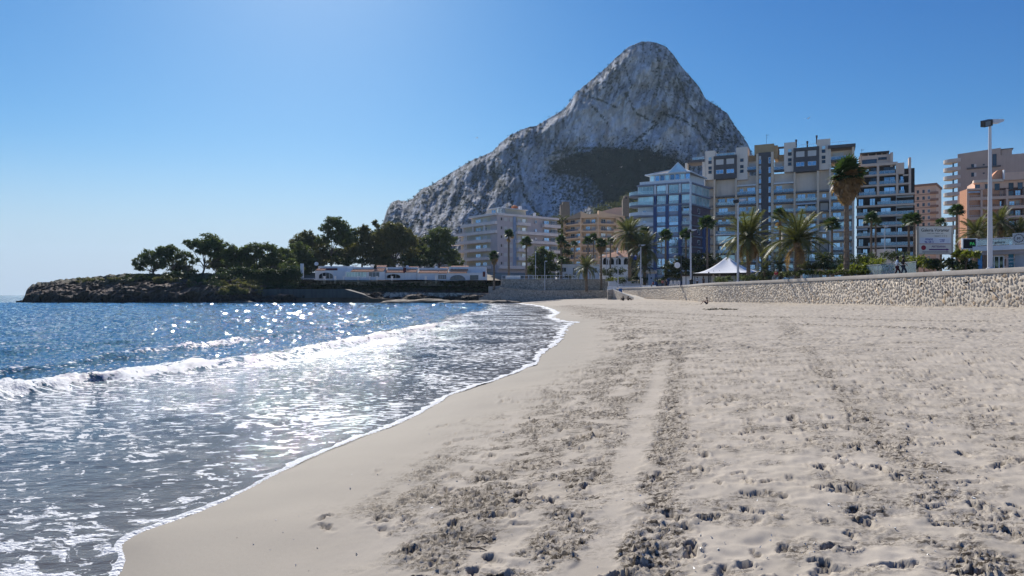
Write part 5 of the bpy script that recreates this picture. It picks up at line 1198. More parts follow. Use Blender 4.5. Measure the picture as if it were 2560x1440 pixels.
# weep holes with their dark runs
DARK = mat("black_hole", (.01, .01, .01), 1)
for px, py in ((2112, 715), (2198, 712), (2305, 709), (2417, 706), (2366, 730), (2480, 727), (2555, 700)):
    for d_ in np.arange(43, 75, .1):
        if abs((wall_x(d_) / d_ * F + 1280) - px) < 3:
            zc = CZ + (HY - py) / F * d_; s_ = MB(); s_.tube([(wall_x(d_) - .19, d_, zc), (wall_x(d_) + .1, d_, zc)], .055, 8); part(s_, "weep_hole", DARK, th_w); break
pave = mat("promenade_paving", (.34, .30, .26), .9, .12, .8)
V = ribbon(wy, [.44, 3, 8], [PROM, PROM, PROM]); o = link("promenade", grid_mesh("promenade", V, len(wy), 3, pave, smooth=False)); tag(o, "paved promenade above the sea wall", None, None, 'structure')

RUB = mat("small_rubble_masonry", (.40, .36, .30), .95, .2, 1)
def rubblemat(name, c1, c2, sc):
    m, nt, b = newmat(name); geo = N(nt, 'ShaderNodeNewGeometry'); vo = N(nt, 'ShaderNodeTexVoronoi', feature='F1'); vo.inputs['Scale'].default_value = sc; nt.links.new(geo.outputs['Position'], vo.inputs['Vector'])
    ve = N(nt, 'ShaderNodeTexVoronoi', feature='DISTANCE_TO_EDGE'); ve.inputs['Scale'].default_value = sc; nt.links.new(geo.outputs['Position'], ve.inputs['Vector'])
    bw = N(nt, 'ShaderNodeRGBToBW'); nt.links.new(vo.outputs['Color'], bw.inputs[0])
    mx = N(nt, 'ShaderNodeMix', data_type='RGBA'); mx.inputs[6].default_value = (*c1, 1); mx.inputs[7].default_value = (*c2, 1); nt.links.new(bw.outputs[0], mx.inputs[0])
    e = N(nt, 'ShaderNodeMapRange'); e.inputs[1].default_value = 0; e.inputs[2].default_value = .09; e.inputs[3].default_value = .45; nt.links.new(ve.outputs['Distance'], e.inputs[0])
    vm = N(nt, 'ShaderNodeVectorMath', operation='SCALE'); nt.links.new(mx.outputs[2], vm.inputs[0]); nt.links.new(e.outputs[0], vm.inputs['Scale']); nt.links.new(vm.outputs[0], b.inputs['Base Color'])
    bp = N(nt, 'ShaderNodeBump'); bp.inputs['Distance'].default_value = .08; nt.links.new(e.outputs[0], bp.inputs['Height']); nt.links.new(bp.outputs[0], b.inputs['Normal']); b.inputs['Roughness'].default_value = .95; return m
RUB1 = rubblemat("grey_beige_rubble", (.36, .31, .25), (.62, .55, .46), 2.2); RUB2 = rubblemat("pale_rubble", (.15, .14, .13), (.62, .58, .53), 1.6)
def pwall(name, label, pts_top, pts_bot, thick, m, cop=None, cat="wall"):
    """wall standing where it is seen: pts are (px, py, d) along its face, left to right"""
    T = [P(*p) for p in pts_top]; Bz = [P(*p).z for p in pts_bot]
    th = empty(name, (T[len(T) // 2].x, T[len(T) // 2].y, min(Bz)), label, cat)
    s_ = MB(); c_ = MB()
    for i in range(len(T) - 1):
        a, b_ = T[i], T[i + 1]; off = Vector((0, thick, 0))
        lo = [Vector((a.x, a.y, Bz[i])), Vector((b_.x, b_.y, Bz[i + 1]))]
        s_.hexa([lo[0], lo[1], lo[1] + off, lo[0] + off, a, b_, b_ + off, a + off])
        if cop:
            u = Vector((0, -.08, 0)); o2 = Vector((0, thick + .08, 0)); h = Vector((0, 0, cop[1]))
            c_.hexa([a + u, b_ + u, b_ + o2, a + o2, a + u + h, b_ + u + h, b_ + o2 + h, a + o2 + h])
    part(s_, "masonry", m, th)
    if cop: part(c_, "coping", cop[0], th)
    return th
pwall("beach_ramp_wall", "short stepped stone wall with white coping beside the beach ramp and the blue bin", [(1519, 726, 152), (1532, 724, 152), (1552, 732, 146), (1584, 745, 139)], [(1519, 750, 152), (1532, 751, 152), (1552, 752, 146), (1584, 754, 139)], .5, RUB1, (mat("white_coping", (.72, .70, .66), .7), .18))  # coping in a plain off-white of its own
th = empty("beach_ramp", P(1570, 745, 146), "pale ramp rising from the sand to the promenade behind the white-coped wall", "ramp")
s_ = MB(); s_.prism([P(1523, 727, 157), P(1560, 727, 163), P(1640, 752, 141), P(1586, 752, 141)], (0, 0, -2.5)); part(s_, "ramp_slab", mat("pale_ramp", (.47, .43, .37), .9), th)
pwall("lower_retaining_wall", "low plastered and rubble retaining wall along the far end of the beach", [(1197, 748, 176), (1225, 733, 177), (1250, 718, 178), (1290, 723, 178), (1345, 727, 178), (1521, 727, 178)], [(1197, 760, 176), (1225, 760, 177), (1250, 760, 178), (1290, 756, 178), (1345, 752, 178), (1521, 750, 178)], 5, RUB1, (CONC, .15))
pwall("upper_retaining_wall", "upper rubble retaining wall carrying the street railing", [(1252, 699, 184), (1300, 699, 184), (1521, 699, 184)], [(1252, 740, 184), (1300, 740, 184), (1521, 740, 184)], 3, RUB1, (CONC, .12))
pwall("side_stair_wall", "grey side wall slanting up at the left end of the retaining walls", [(1221, 716, 182), (1252, 714, 182)], [(1221, 745, 182), (1252, 745, 182)], 2.0, CONC)
pwall("concrete_quay_wall", "smooth dark concrete quay wall along the water below the hedges", [(578, 740, 180), (592, 723, 181), (862, 723, 181), (905, 735, 181), (935, 747, 181)], [(578, 760, 180), (592, 760, 181), (862, 760, 181), (905, 760, 181), (935, 760, 181)], 6, mat("dark_concrete", (.115, .105, .10), .85, .15, .3, bump=.03, bscale=2, streak=.3))  # one dark concrete tone over the whole quay wall
pwall("quay_ledge", "low weathered ledge at the waterline in front of the quay wall", [(640, 749, 179.4), (800, 744, 179.4), (905, 744, 179.4), (1010, 750, 179.4)], [(640, 765, 179.4), (800, 765, 179.4), (905, 765, 179.4), (1010, 765, 179.4)], 8, mat("brown_ledge_rock", (.10, .07, .05), .95, .3, .5, bump=.2, bscale=.8))
pwall("pale_rubble_wall", "pale rubble wall below the hedges between the quay and the beach", [(948, 742, 185), (966, 731, 185), (1110, 732, 185), (1225, 733, 185)], [(948, 754, 185), (966, 754, 185), (1110, 754, 185), (1225, 754, 185)], 1.5, RUB2)
pwall("low_white_wall", "low white wall behind the blue bin below the date palms", [(1521, 704, 172), (1590, 702, 172), (1625, 704, 172)], [(1521, 730, 172), (1590, 730, 172), (1625, 730, 172)], .4, WHITE)
pwall("white_promenade_kerb", "long low white kerb wall on the promenade beyond the ramp", [(1519, 716, 166), (1600, 714, 160), (1640, 713, 152)], [(1519, 735, 166), (1600, 730, 160), (1640, 730, 152)], .4, WHITE)
pwall("villa_terrace_wall", "white and stone terrace wall in front of the villas", [(750, 697, 197), (785, 697, 197), (786, 702, 197), (1000, 706, 197), (1120, 704, 197), (1215, 700, 197)], [(750, 712, 197), (785, 712, 197), (786, 712, 197), (1000, 714, 197), (1120, 714, 197), (1215, 714, 197)], .5, RUB2, (WHITE, .12))
pwall("pale_garden_wall", "plain pale wall between the dark bushes in front of the black block", [(2178, 623, 118), (2238, 622, 118)], [(2178, 700, 118), (2238, 700, 118)], .3, CREAM)
# street railing on the upper wall
f = Fac(1255, 184.6, 1510, 184.6); th = empty("street_railing", f.pt(f.L / 2, 0, f.z(1300, 698)), "thin white railing along the top of the upper retaining wall", "railing"); zr_ = f.z(1300, 698)
s_ = MB(); f.box(s_, 0, f.L, 0, .06, zr_ + .98, zr_ + 1.06); f.box(s_, 0, f.L, 0, .05, zr_ + .15, zr_ + .2); part(s_, "handrail", WFRAME, th)
pm = MB(); pm.box(-.05, .05, -.05, .05, 0, 1.0); pm = pm.mesh("post", WFRAME)
for u in np.linspace(0, f.L, 24): link("post", pm, th, f.pt(u, .02, zr_) - Vector(th.location))
s_ = MB(); f.box(s_, 1, 5.0, -1.6, -.2, zr_ - .2, zr_ + .9); o = s_.build("parapet_block", WHITE); tag(o, "white masonry parapet block at the left end of the street railing", "parapet")

# ---------------------------------------------------------------- villas and small houses
TILE = mat("terracotta_tile", (.55, .30, .20), .9, .30, 2.5); VW = mat("villa_white", (.80, .80, .80), .8, .05, .7, streak=.1); MAR = mat("maroon_awning", (.13, .03, .035), .8)
VG = mat("villa_grey_panel", (.62, .68, .74), .8, .05)
def tiles(th, f, u0, u1, w0, z0, w1, z1, name="tiled_roof"):
    """corrugated clay tiles from the eave (w0,z0) up to (w1,z1)"""
    s_ = MB(); n = max(2, int((u1 - u0) / .42))
    a = f.pt(u0, w0, z0); s_.hexa([f.pt(u0, w0, z0 - .1), f.pt(u1, w0, z0 - .1), f.pt(u1, w1, z1 - .1), f.pt(u0, w1, z1 - .1), f.pt(u0, w0, z0), f.pt(u1, w0, z0), f.pt(u1, w1, z1), f.pt(u0, w1, z1)])
    for i in range(n):
        u = u0 + (i + .5) * (u1 - u0) / n; s_.tube([f.pt(u, w0 + .1, z0 + .04), f.pt(u, w1, z1 + .04)], .13, 6)
    part(s_, name, TILE, th)
def arch_window(th, f, u0, u1, z0, z1, w=0.0, m=None, bars_=3, flat=.45, fm=None):
    c = (u0 + u1) / 2; hw = (u1 - u0) / 2; H_ = z1 - z0; k = H_ * flat
    pts = [(u0, z0), (u1, z0)] + [(c + hw * math.cos(t), z0 + k + (H_ - k) * math.sin(t)) for t in np.linspace(0, math.pi, 13)]
    s_ = MB(); s_.prism([f.pt(u, w + .03, z) for u, z in pts], -f.n * .05); o = part(s_, "arched_window", m or G_DARK, th)
    fr = MB()
    for i in range(len(pts)):
        a, b_ = pts[i], pts[(i + 1) % len(pts)]; fr.tube([f.pt(a[0], w + .06, a[1]), f.pt(b_[0], w + .06, b_[1])], .07, 5)
    for i in range(1, bars_ + 1):
        u = u0 + (u1 - u0) * i / (bars_ + 1); tt = abs((u - c) / hw); zt_ = z0 + k + (H_ - k) * math.sqrt(max(0, 1 - tt * tt)); fr.tube([f.pt(u, w + .06, z0), f.pt(u, w + .06, zt_)], .05, 5)
    g_ = fr.build("frame", fm or WFRAME, o)
VILLAS = "white villas in a row above the quay"
def villa(px0, px1, d, py_par, py_eave, py_base, label, setback=2.6, roofm=None):
    f = Fac(px0, d, px1, d); z0, z1, z2 = f.z(px0, py_base + 4), f.z(px0, py_eave), f.z(px0, py_par)
    th = empty("villa", f.pt(f.L / 2, 0, z0), label, "villa", VILLAS)
    s_ = MB(); f.box(s_, 0, f.L, -7, 0, z0, z1); part(s_, "wall", VW, th)
    s_ = MB(); f.box(s_, .2, f.L - .2, -9, -setback, z1, z2); part(s_, "upper_wall", VW, th)
    return th, f, z0, z1, z2
th, f, z0, z1, z2 = villa(788, 882, 203, 664.5, 676, 701, "leftmost white villa with a wide arched window and maroon roof strip"); U = f.upx
arch_window(th, f, U(797), U(833), f.z(790, 697), f.z(790, 681), 0, None, 3); s_ = MB(); f.box(s_, U(796), U(838), -2.6, -1.8, f.z(790, 675), f.z(790, 670)); part(s_, "maroon_strip", MAR, th)
window(th, f, U(841), U(862), z0 + 1.5, z0 + 3.0, 0, 3, 1, WFRAME, G_PALE); s_ = MB(); f.box(s_, U(834), U(868), .0, .18, f.z(840, 697), f.z(840, 677)); part(s_, "pale_panel", VG, th); tiles(th, f, U(789), U(812), .1, z1 + .02, -1.8, z1 + .5)
th, f, z0, z1, z2 = villa(862, 962, 202, 667, 679, 704, "white villa with a long glazed veranda and a black roof vent"); U = f.upx
window(th, f, U(865), U(917), f.z(865, 693), f.z(865, 679.5), .0, 7, 1, WFRAME, G_PALE); window(th, f, U(922), U(949), f.z(865, 693), f.z(865, 680), .0, 3, 1, WFRAME, G_DARK); tiles(th, f, U(877), U(932), .2, z1, -2.6, z1 + .8); tiles(th, f, U(932), U(960), .2, z1 + .1, -5.0, z2 + .6, "steep_tiled_roof")
s_ = MB(); f.box(s_, U(931), U(937), -3, -2, z1 + .4, z2 + .5); part(s_, "roof_vent", DARK, th)
th, f, z0, z1, z2 = villa(963, 1042, 203, 667, 681, 706, "white villa with a dark rounded veranda opening between the two tiled roofs"); U = f.upx
arch_window(th, f, U(967), U(1001), f.z(965, 696), f.z(965, 685), 0, DARK, 2, .5); tiles(th, f, U(964), U(1010), .2, z1, -2.6, z1 + .9); tiles(th, f, U(1014), U(1041), .2, z1 + .1, -5, z2 + .2, "steep_tiled_roof"); s_ = MB(); f.box(s_, U(1008), U(1012), -2.8, .1, z1 - .2, z2 - .2); part(s_, "dark_divider", MAR, th)
th, f, z0, z1, z2 = villa(1043, 1118, 202, 669, 682, 707, "white villa with a plain blank front and tiled roof next to the end villa"); U = f.upx
tiles(th, f, U(1046), U(1095), .2, z1, -2.6, z1 + .9); tiles(th, f, U(1096), U(1118), .2, z1 - .1, -5, z2 + .3, "steep_tiled_roof"); window(th, f, U(1095), U(1116), f.z(1100, 698), f.z(1100, 687), 0, 4, 2, WFRAME, G_DARK); s_ = MB(); f.box(s_, U(1050), U(1088), .0, .12, z0 + .4, z1 - .5); part(s_, "roller_blind", VG, th)
th, f, z0, z1, z2 = villa(1118, 1216, 201, 666, 682, 703, "rightmost white villa with a fanlight arched window and a dark square window"); U = f.upx
arch_window(th, f, U(1125), U(1163), f.z(1130, 700), f.z(1130, 688), 0, G_DARK, 4, .1, mat("blue_grey_frame", (.12, .17, .24), .6)); window(th, f, U(1175), U(1196), f.z(1180, 700), f.z(1180, 688), 0, 1, 1, DFRAME, G_DARK)
tiles(th, f, U(1121), U(1167), .2, z1, -1.6, z1 + .45); tiles(th, f, U(1124), U(1169), -1.6, z1 + .8, -6, f.z(1130, 663), "steep_tiled_roof"); s_ = MB(); f.box(s_, U(1207), U(1213), -.2, .1, f.z(1210, 692), f.z(1210, 679)); part(s_, "brown_door", MAR, th)
# balustrade posts on the terrace
for px in (811, 838, 859, 896, 924, 942, 980, 1064, 1090):
    p = P(px, 703, 196.2); lb = {811: "before the leftmost villa's arched window", 838: "right of the leftmost villa's arched window", 859: "at the left end of the panel fence", 896: "in the left half of the panel fence", 924: "in the right half of the panel fence", 942: "at the right end of the panel fence", 980: "below the dark rounded veranda opening", 1064: "before the blank-fronted villa, left of two", 1090: "before the blank-fronted villa, right of two"}[px]; s_ = MB(); s_.box(-.25, .25, -.25, .25, -.6, 1.3); s_.box(-.32, .32, -.32, .32, 1.3, 1.45); o = s_.build("terrace_post", VW, loc=p); tag(o, "white terrace post " + lb, "post", "white posts along the villa terrace")
f = Fac(860, 196.4, 945, 196.4); bars_o = empty("terrace_fence", f.pt(5, 0, f.z(900, 705)), "pale blue-white panel fence on the terrace of the second villa", "fence"); s_ = MB(); f.box(s_, 0, f.L, -.05, .05, f.z(900, 705), f.z(900, 693)); part(s_, "panel", VG, bars_o)
def dish(px, py, d, r_, label):
    th = empty("satellite_dish", P(px, py, d), label, "satellite dish", None); s_ = MB(); s_.lathe([(.02, 0), (r_ * .6, .06), (r_, .18), (r_ * .97, .22), (r_ * .55, .1), (.01, .05)], 16)
    o_ = s_.build("reflector", WHITE, th, True); o_.rotation_euler = (math.radians(72), 0, .2); s_ = MB(); s_.tube([(0, .1, -1.2), (0, .1, 0)], .05, 6); s_.build("mast", DFRAME, th); return th
dish(791, 660, 204, .62, "largest satellite dish, at the left end of the villa roofs"); dish(1018, 667, 206, .45, "small satellite dish above the tiled roof of the middle villa"); dish(1090, 669, 206, .48, "satellite dish half hidden behind the blank-fronted villa")
s_ = MB(); s_.box(-.4, .4, -.4, .4, -.5, 3.6); o = s_.build("stone_pillar", VW, loc=P(755, 690, 198)); tag(o, "tall pale pillar left of the villas", "pillar")
# white bungalow behind the street railing
f = Fac(1385, 206, 1499, 206); U = f.upx; z0, z1 = 5.3, f.z(1400, 664)
th = empty("bungalow", f.pt(f.L / 2, 0, z0), "flat-roofed white bungalow behind the street railing", "house")
s_ = MB(); f.box(s_, U(1392), f.L, -6, 0, z0, z1); part(s_, "wall", VW, th); s_ = MB(); f.box(s_, 0, f.L, -6.4, .5, z1, z1 + .35); part(s_, "flat_roof", WHITE, th)
for a, b_, q0, q1 in ((1403, 1416, 680, 669), (1432, 1440, 688, 669), (1455, 1470, 682, 670), (1480, 1492, 682, 670)): window(th, f, U(a), U(b_), f.z(a, q0), f.z(a, q1), 0, 2, 1, WFRAME, G_DARK)
# arched house
f = Fac(1500, 216, 1572, 214); U = f.upx; z1 = f.z(1530, 643)
th = empty("arched_house", f.pt(f.L / 2, 0, 5.5), "white house with a row of arches under a low tiled roof", "house")
s_ = MB(); f.box(s_, 0, f.L, -8, -.02, 4, z1); part(s_, "wall", VW, th)
for a in (1507, 1522.5, 1540, 1559): arch_window(th, f, U(a), U(a + 13), f.z(a, 662), f.z(a, 644.5), 0, DARK, 0, .5)
s_ = MB(); e = [f.pt(-.8, .8, z1), f.pt(f.L + .5, .8, z1), f.pt(f.L + .5, -8.5, z1), f.pt(-.8, -8.5, z1)]; q = [f.pt(f.L * .62, -4, f.z(1555, 625)), f.pt(f.L * .9, -4, f.z(1565, 624))]
s_.add(e + q, [(0, 1, 5, 4), (1, 2, 5), (2, 3, 4, 5), (3, 0, 4), (3, 2, 1, 0)]); part(s_, "tiled_roof", TILE, th); s_ = MB(); f.box(s_, U(1540), U(1543.5), -3, -2, z1, f.z(1541, 618)); part(s_, "chimney", WHITE, th)
s_ = MB(); s_.prism([P(1576, 640, 205), P(1592, 641, 205), P(1592, 649, 205), P(1576, 649, 205)], (0, 2, .6)); o = s_.build("blue_awning", mat("blue_cloth", (.03, .07, .28), .8)); tag(o, "plain blue awning right of the arched house", "awning")
# scallop-topped hut
th = empty("garden_hut", P(1628, 705, 165), "small pale hut with a thick rounded cap beside the date palm", "hut"); L0 = Vector(th.location)
s_ = MB(); a = P(1621, 705, 165) - L0; b_ = P(1637, 684, 165) - L0; s_.box(a.x, b_.x, 0, 2, -2, b_.z); s_.build("hut_wall", PERI, th); s_ = MB(); s_.lathe([(1.1, 0), (1.5, .35), (1.45, .75), (1.1, .95), (.2, 1.0)], 12, ((a.x + b_.x) / 2, 1, b_.z - .05)); s_.build("rounded_cap", mat("pale_stucco", (.55, .50, .44), .9), th)
s_ = MB(); s_.box(-.15, .15, -.04, .02, b_.z - 1.3, b_.z - .9); s_.build("porthole", DARK, th)

# ---------------------------------------------------------------- tent, signs, kiosk, lamps
def lettering(parent, txt, loc, size, m, rotz=0.0, sx=1.0, name="lettering", mirror=False):
    cu = bpy.data.curves.new(name, 'FONT'); cu.body = txt; cu.size = size; cu.extrude = .004; cu.align_x = 'CENTER'
    t = bpy.data.objects.new(name, cu); COL.objects.link(t)
    me = bpy.data.meshes.new_from_object(t); bpy.data.objects.remove(t); me.materials.clear(); me.materials.append(m)
    return link(name, me, parent, loc, (math.radians(90), 0, rotz), (sx, 1, 1))
TENT = mat("white_tent_membrane", (.78, .78, .79), .6, .03); POSTM = mat("brown_black_post", (.04, .03, .03), .6)
th = empty("tensile_tent", P(1818, 708, 124), "white tent canopy with one pointed peak over the beach bar terrace", "tent"); L0 = Vector(th.location)
c0 = P(1818, 643, 127); cor = [P(1731, 683, 121), P(1872, 681, 116), P(1902, 679, 131), P(1768, 680, 136)]
s_ = MB(); n = 10; ring = []
for j in range(7):
    t = j / 6; row = []
    for k in range(4):
        for i in range(n):
            q = cor[k].lerp(cor[(k + 1) % 4], i / n); mid_sag = math.sin(i / n * math.pi); q = q.lerp(Vector((c0.x, c0.y, q.z)), .10 * mid_sag)
            h = (1 - t); p = Vector((c0.x, c0.y, 0)).lerp(Vector((q.x, q.y, 0)), .035 + .965 * t); zz_ = q.z + .18 * mid_sag * 0 + (c0.z - q.z) * (h ** 1.75)
            row.append(Vector((p.x, p.y, zz_)))
    ring.append(row)
m_ = 4 * n; s_.v = [tuple(p - L0) for row in ring for p in row]
s_.f = [(j * m_ + i, (j + 1) * m_ + i, (j + 1) * m_ + (i + 1) % m_, j * m_ + (i + 1) % m_) for j in range(6) for i in range(m_)] + [tuple(range(m_))]
s_.build("canopy", TENT, th, True)
for q in cor + [P(1772, 681, 118.5), P(1848, 681, 117)]:
    s_ = MB(); s_.tube([(q.x - L0.x, q.y - L0.y, PROM - L0.z), (q.x - L0.x, q.y - L0.y, q.z - L0.z + .1)], .11, 8); s_.build("tent_post", POSTM, th)
s_ = MB(); a, b_ = P(1742, 685, 122), P(1866, 684, 117.5); s_.tube([a - L0, b_ - L0], .12, 6); s_.build("edge_beam", POSTM, th)
f = Fac(1706, 130, 1860, 126); U = f.upx
th = empty("beach_bar", f.pt(f.L / 2, 0, PROM), "low white-walled beach bar under the white tent", "kiosk")
s_ = MB(); f.box(s_, 0, f.L, -5, 0, PROM, f.z(1750, 690)); part(s_, "white_wall", WHITE, th); s_ = MB(); f.box(s_, -.3, f.L + .3, -5, .5, f.z(1750, 690), f.z(1750, 686.5)); part(s_, "brown_fascia", mat("brown_fascia", (.07, .045, .035), .8), th)
for px in (1714, 1736, 1757, 1775, 1800, 1840): s_ = MB(); f.box(s_, U(px), U(px) + .14, 0, .08, PROM, f.z(1750, 690)); part(s_, "wall_joint", mat("grey_joint", (.2, .2, .2), .8), th)
for px, h_, lab in ((1784, 2.7, "left of two folded cream parasols under the tent"), (1799, 2.7, "right of two folded cream parasols under the tent")):
    p = P(px, 708, 122); p.z = PROM; t_ = empty("folded_parasol", p, lab, "parasol", "folded parasols under the tent"); s_ = MB(); s_.tube([(0, 0, 0), (0, 0, 3.0)], .03, 6); s_.build("pole", POSTM, t_)
    s_ = MB(); s_.lathe([(.10, 1.0), (.24, 1.15), (.15, 2.2), (.03, 2.9)], 9); s_.build("folded_canopy", mat("cream_cloth", (.60, .55, .46), .8), t_)
# round white sign
th = empty("round_sign", Vector((P(1703, 712, 128).x, 128, PROM)), "plain white round disc sign on a thin pole left of the tent", "sign"); s_ = MB(); s_.tube([(0, 0, 0), (0, 0, P(1703, 640, 128).z - PROM)], .07, 8); s_.build("pole", DFRAME, th)
s_ = MB(); s_.lathe([(.02, -.06), (.53, -.06), (.56, 0), (.53, .06), (.02, .06)], 24); o = s_.build("disc", WHITE, th, loc=(-.72, 0, P(1694, 663, 128).z - PROM)); o.rotation_euler = (math.radians(90), 0, 0)
s_ = MB(); z_ = P(1694, 663, 128).z - PROM; s_.box(-.25, 0, -.03, .03, z_ - .04, z_ + .04); s_.build("bracket", DFRAME, th)
# gallery billboard
d = 60.0; a = P(2297, 634, d); b_ = P(2379, 567, d); L0 = Vector(((a.x + b_.x) / 2, d, PROM)); th = empty("billboard", L0, "cream gallery billboard with black lettering, blue notice and purple arrow", "sign")
w = (b_.x - a.x) / 2; z0, z1 = a.z - PROM, b_.z - PROM
SGN = mat("cream_sign_board", (.66, .63, .56), .6, .04); s_ = MB(); s_.box(-w, w, 0, .12, z0, z1); s_.build("board", SGN, th)
fr_ = MB(); t = .07; fr_.box(-w - t, w + t, -.03, .15, z1, z1 + t); fr_.box(-w - t, w + t, -.03, .15, z0 - t, z0); fr_.box(-w - t, -w, -.03, .15, z0, z1); fr_.box(w, w + t, -.03, .15, z0, z1); fr_.build("frame", mat("beige_metal", (.42, .38, .32), .6), th)
for sx in (-w - .16, w + .02): s_ = MB(); s_.box(sx, sx + .15, .02, .16, -.1, z1 if sx > 0 else z1 + .02); s_.build("post", mat("beige_metal", (.42, .38, .32), .6), th)
INK = mat("black_ink", (.02, .02, .025), .7); BLUI = mat("blue_ink", (.05, .05, .32), .7); PUR = mat("purple_ink", (.12, .03, .16), .7); REDI = mat("red_ink", (.30, .03, .05), .7); PALE = mat("pale_blue_panel", (.60, .63, .70), .6); GREYI = mat("grey_ink", (.30, .28, .25), .7)
H_ = z1 - z0; yz = lambda q: z0 + H_ * q
lettering(th, "Galería Voramar", (0, -.012, yz(.82)), .40, INK, 0, .92)
lettering(th, "moda · arte · regalos · café", (0, -.012, yz(.74)), .13, GREYI); lettering(th, "local 1 2 3 4", (.5, -.012, yz(.63)), .22, GREYI)
s_ = MB(); s_.box(-w + .08, w - .08, -.015, 0, yz(.38), yz(.60)); s_.build("notice_panel", PALE, th); lettering(th, "VENDE", (-.55, -.025, yz(.50)), .22, BLUI); lettering(th, "96 58 3", (-.55, -.025, yz(.395)), .26, BLUI); lettering(th, "se alquila\ntel 583", (.6, -.025, yz(.50)), .14, BLUI)
s_ = MB(); s_.box(-w + .08, w - .08, -.015, 0, yz(.355), yz(.37)); s_.build("red_line", REDI, th)
s_ = MB(); s_.lathe([(.02, -.02), (.22, -.02), (.22, 0), (.02, 0)], 9); o = s_.build("red_emblem", REDI, th, loc=(-w + .42, -.005, yz(.22))); o.rotation_euler = (math.radians(90), 0, 0)
lettering(th, "ARTESANIA", (.3, -.012, yz(.23)), .24, PUR)
for zq, m_, hh in ((.15, PUR, .05), (.06, mat("brown_ink", (.09, .05, .05), .7), .025)):
    x0_ = -.55 if hh > .03 else -w + .3; s_ = MB(); s_.prism([(x0_, -.016, yz(zq) - hh), (w - .45, -.016, yz(zq) - hh), (w - .45, -.016, yz(zq) - hh * 2), (w - .2, -.016, yz(zq)), (w - .45, -.016, yz(zq) + hh * 2), (w - .45, -.016, yz(zq) + hh), (x0_, -.016, yz(zq) + hh)], (0, .014, 0)); s_.build("arrow", m_, th)
# empty billboard frame behind the date palm
th = empty("billboard", P(2001, 650, 92), "large blue-grey billboard in a cream frame behind the date palm", "sign"); L0 = Vector(th.location); a = P(1958, 624, 92) - L0; b_ = P(2026, 585, 92) - L0
s_ = MB(); s_.box(a.x, b_.x, 0, .2, a.z, b_.z); s_.build("board", mat("blue_grey_board", (.12, .16, .22), .5), th)
s_ = MB(); t = .16; s_.box(a.x - t, b_.x + t, -.05, .25, a.z - t, a.z); s_.box(a.x - t, b_.x + t, -.05, .25, b_.z, b_.z + t); s_.box(a.x - t, a.x, -.05, .25, a.z, b_.z); s_.box(b_.x, b_.x + t, -.05, .25, a.z, b_.z); s_.build("frame", CREAM, th)
s_ = MB(); s_.box(-.3, .3, 0, .2, -2.5, a.z - t); s_.build("post", CREAM, th)
# kiosk at the right edge
f = Fac(2441, 57, 2640, 53); U = f.upx; th = empty("kiosk", f.pt(f.L / 2, 0, PROM), "white-roofed glass beach kiosk behind the tallest street lamp", "kiosk")
zc = f.z(2441, 628); 
s_ = MB(); f.box(s_, -.2, f.L, -4, .3, zc, zc + .38); part(s_, "roof_slab", WHITE, th)
s_ = MB(); f.box(s_, 0, f.L, -3.6, .05, zc - .35, zc); part(s_, "pinkish_fascia", mat("mauve_fascia", (.36, .30, .29), .8), th)
bars(th, f, 0, f.L, zc + .39, zc + 1.0, .15, WFRAME, 2.2, "terrace_railing", R_PALE)
s_ = MB(); f.box(s_, .1, .38, -.3, 0, PROM, zc - .35); part(s_, "blue_banner", mat("blue_banner", (.10, .28, .50), .6, .5, 3), th)
s_ = MB(); f.box(s_, .45, .75, -.4, -.1, PROM, zc - .35); part(s_, "brown_post", mat("brown_post", (.25, .15, .10), .8), th)
window(th, f, .8, U(2508), PROM + .1, zc - .4, -.5, 3, 1, WFRAME, glassmat("green_reflecting_glass", (.10, .13, .10), .6)); s_ = MB(); f.box(s_, U(2520), U(2532), -.3, -.1, PROM, zc - .35); part(s_, "teal_menu_board", mat("teal_board", (.05, .16, .20), .6), th)
for i, t in enumerate(("MENU", "CAFE", "ICE", "BAR")): lettering(th, t, f.pt(U(2526), -.085, zc - .75 - i * .28) - Vector(th.location), .16, WHITE, f.ang)
s_ = MB(); f.box(s_, U(2534), U(2640), -.4, -.3, PROM, zc - .35); part(s_, "curtain", mat("grey_curtain", (.40, .40, .42), .9, .1, 2), th)
lettering(th, "il gelato", f.pt(U(2497), .2, zc + .55) - Vector(th.location), .3, INK, f.ang + .0)
cL = f.pt(U(2549), .25, f.z(2549, 596)); s_ = MB(); f.box(s_, U(2549) - .42, U(2549) + .42, .18, .22, cL.z - .42, cL.z + .42); part(s_, "logo_board", mat("pale_logo_board", (.62, .62, .60), .6), th)
s_ = MB()
for k in range(16):
    a0_, a1_ = k * math.pi / 8, k * math.pi / 8 + .24
    for r0, r1_ in ((.28, .34),): s_.prism([cL + f.u * (r_ * math.cos(a_)) + Vector((0, 0, r_ * math.sin(a_))) for r_, a_ in ((r0, a0_), (r1_, a0_), (r1_, a1_), (r0, a1_))], -f.n * .02)
part(s_, "ring_emblem", INK, th); lettering(th, "M", cL - Vector(th.location) - Vector((0, .0, .12)), .3, INK, f.ang)
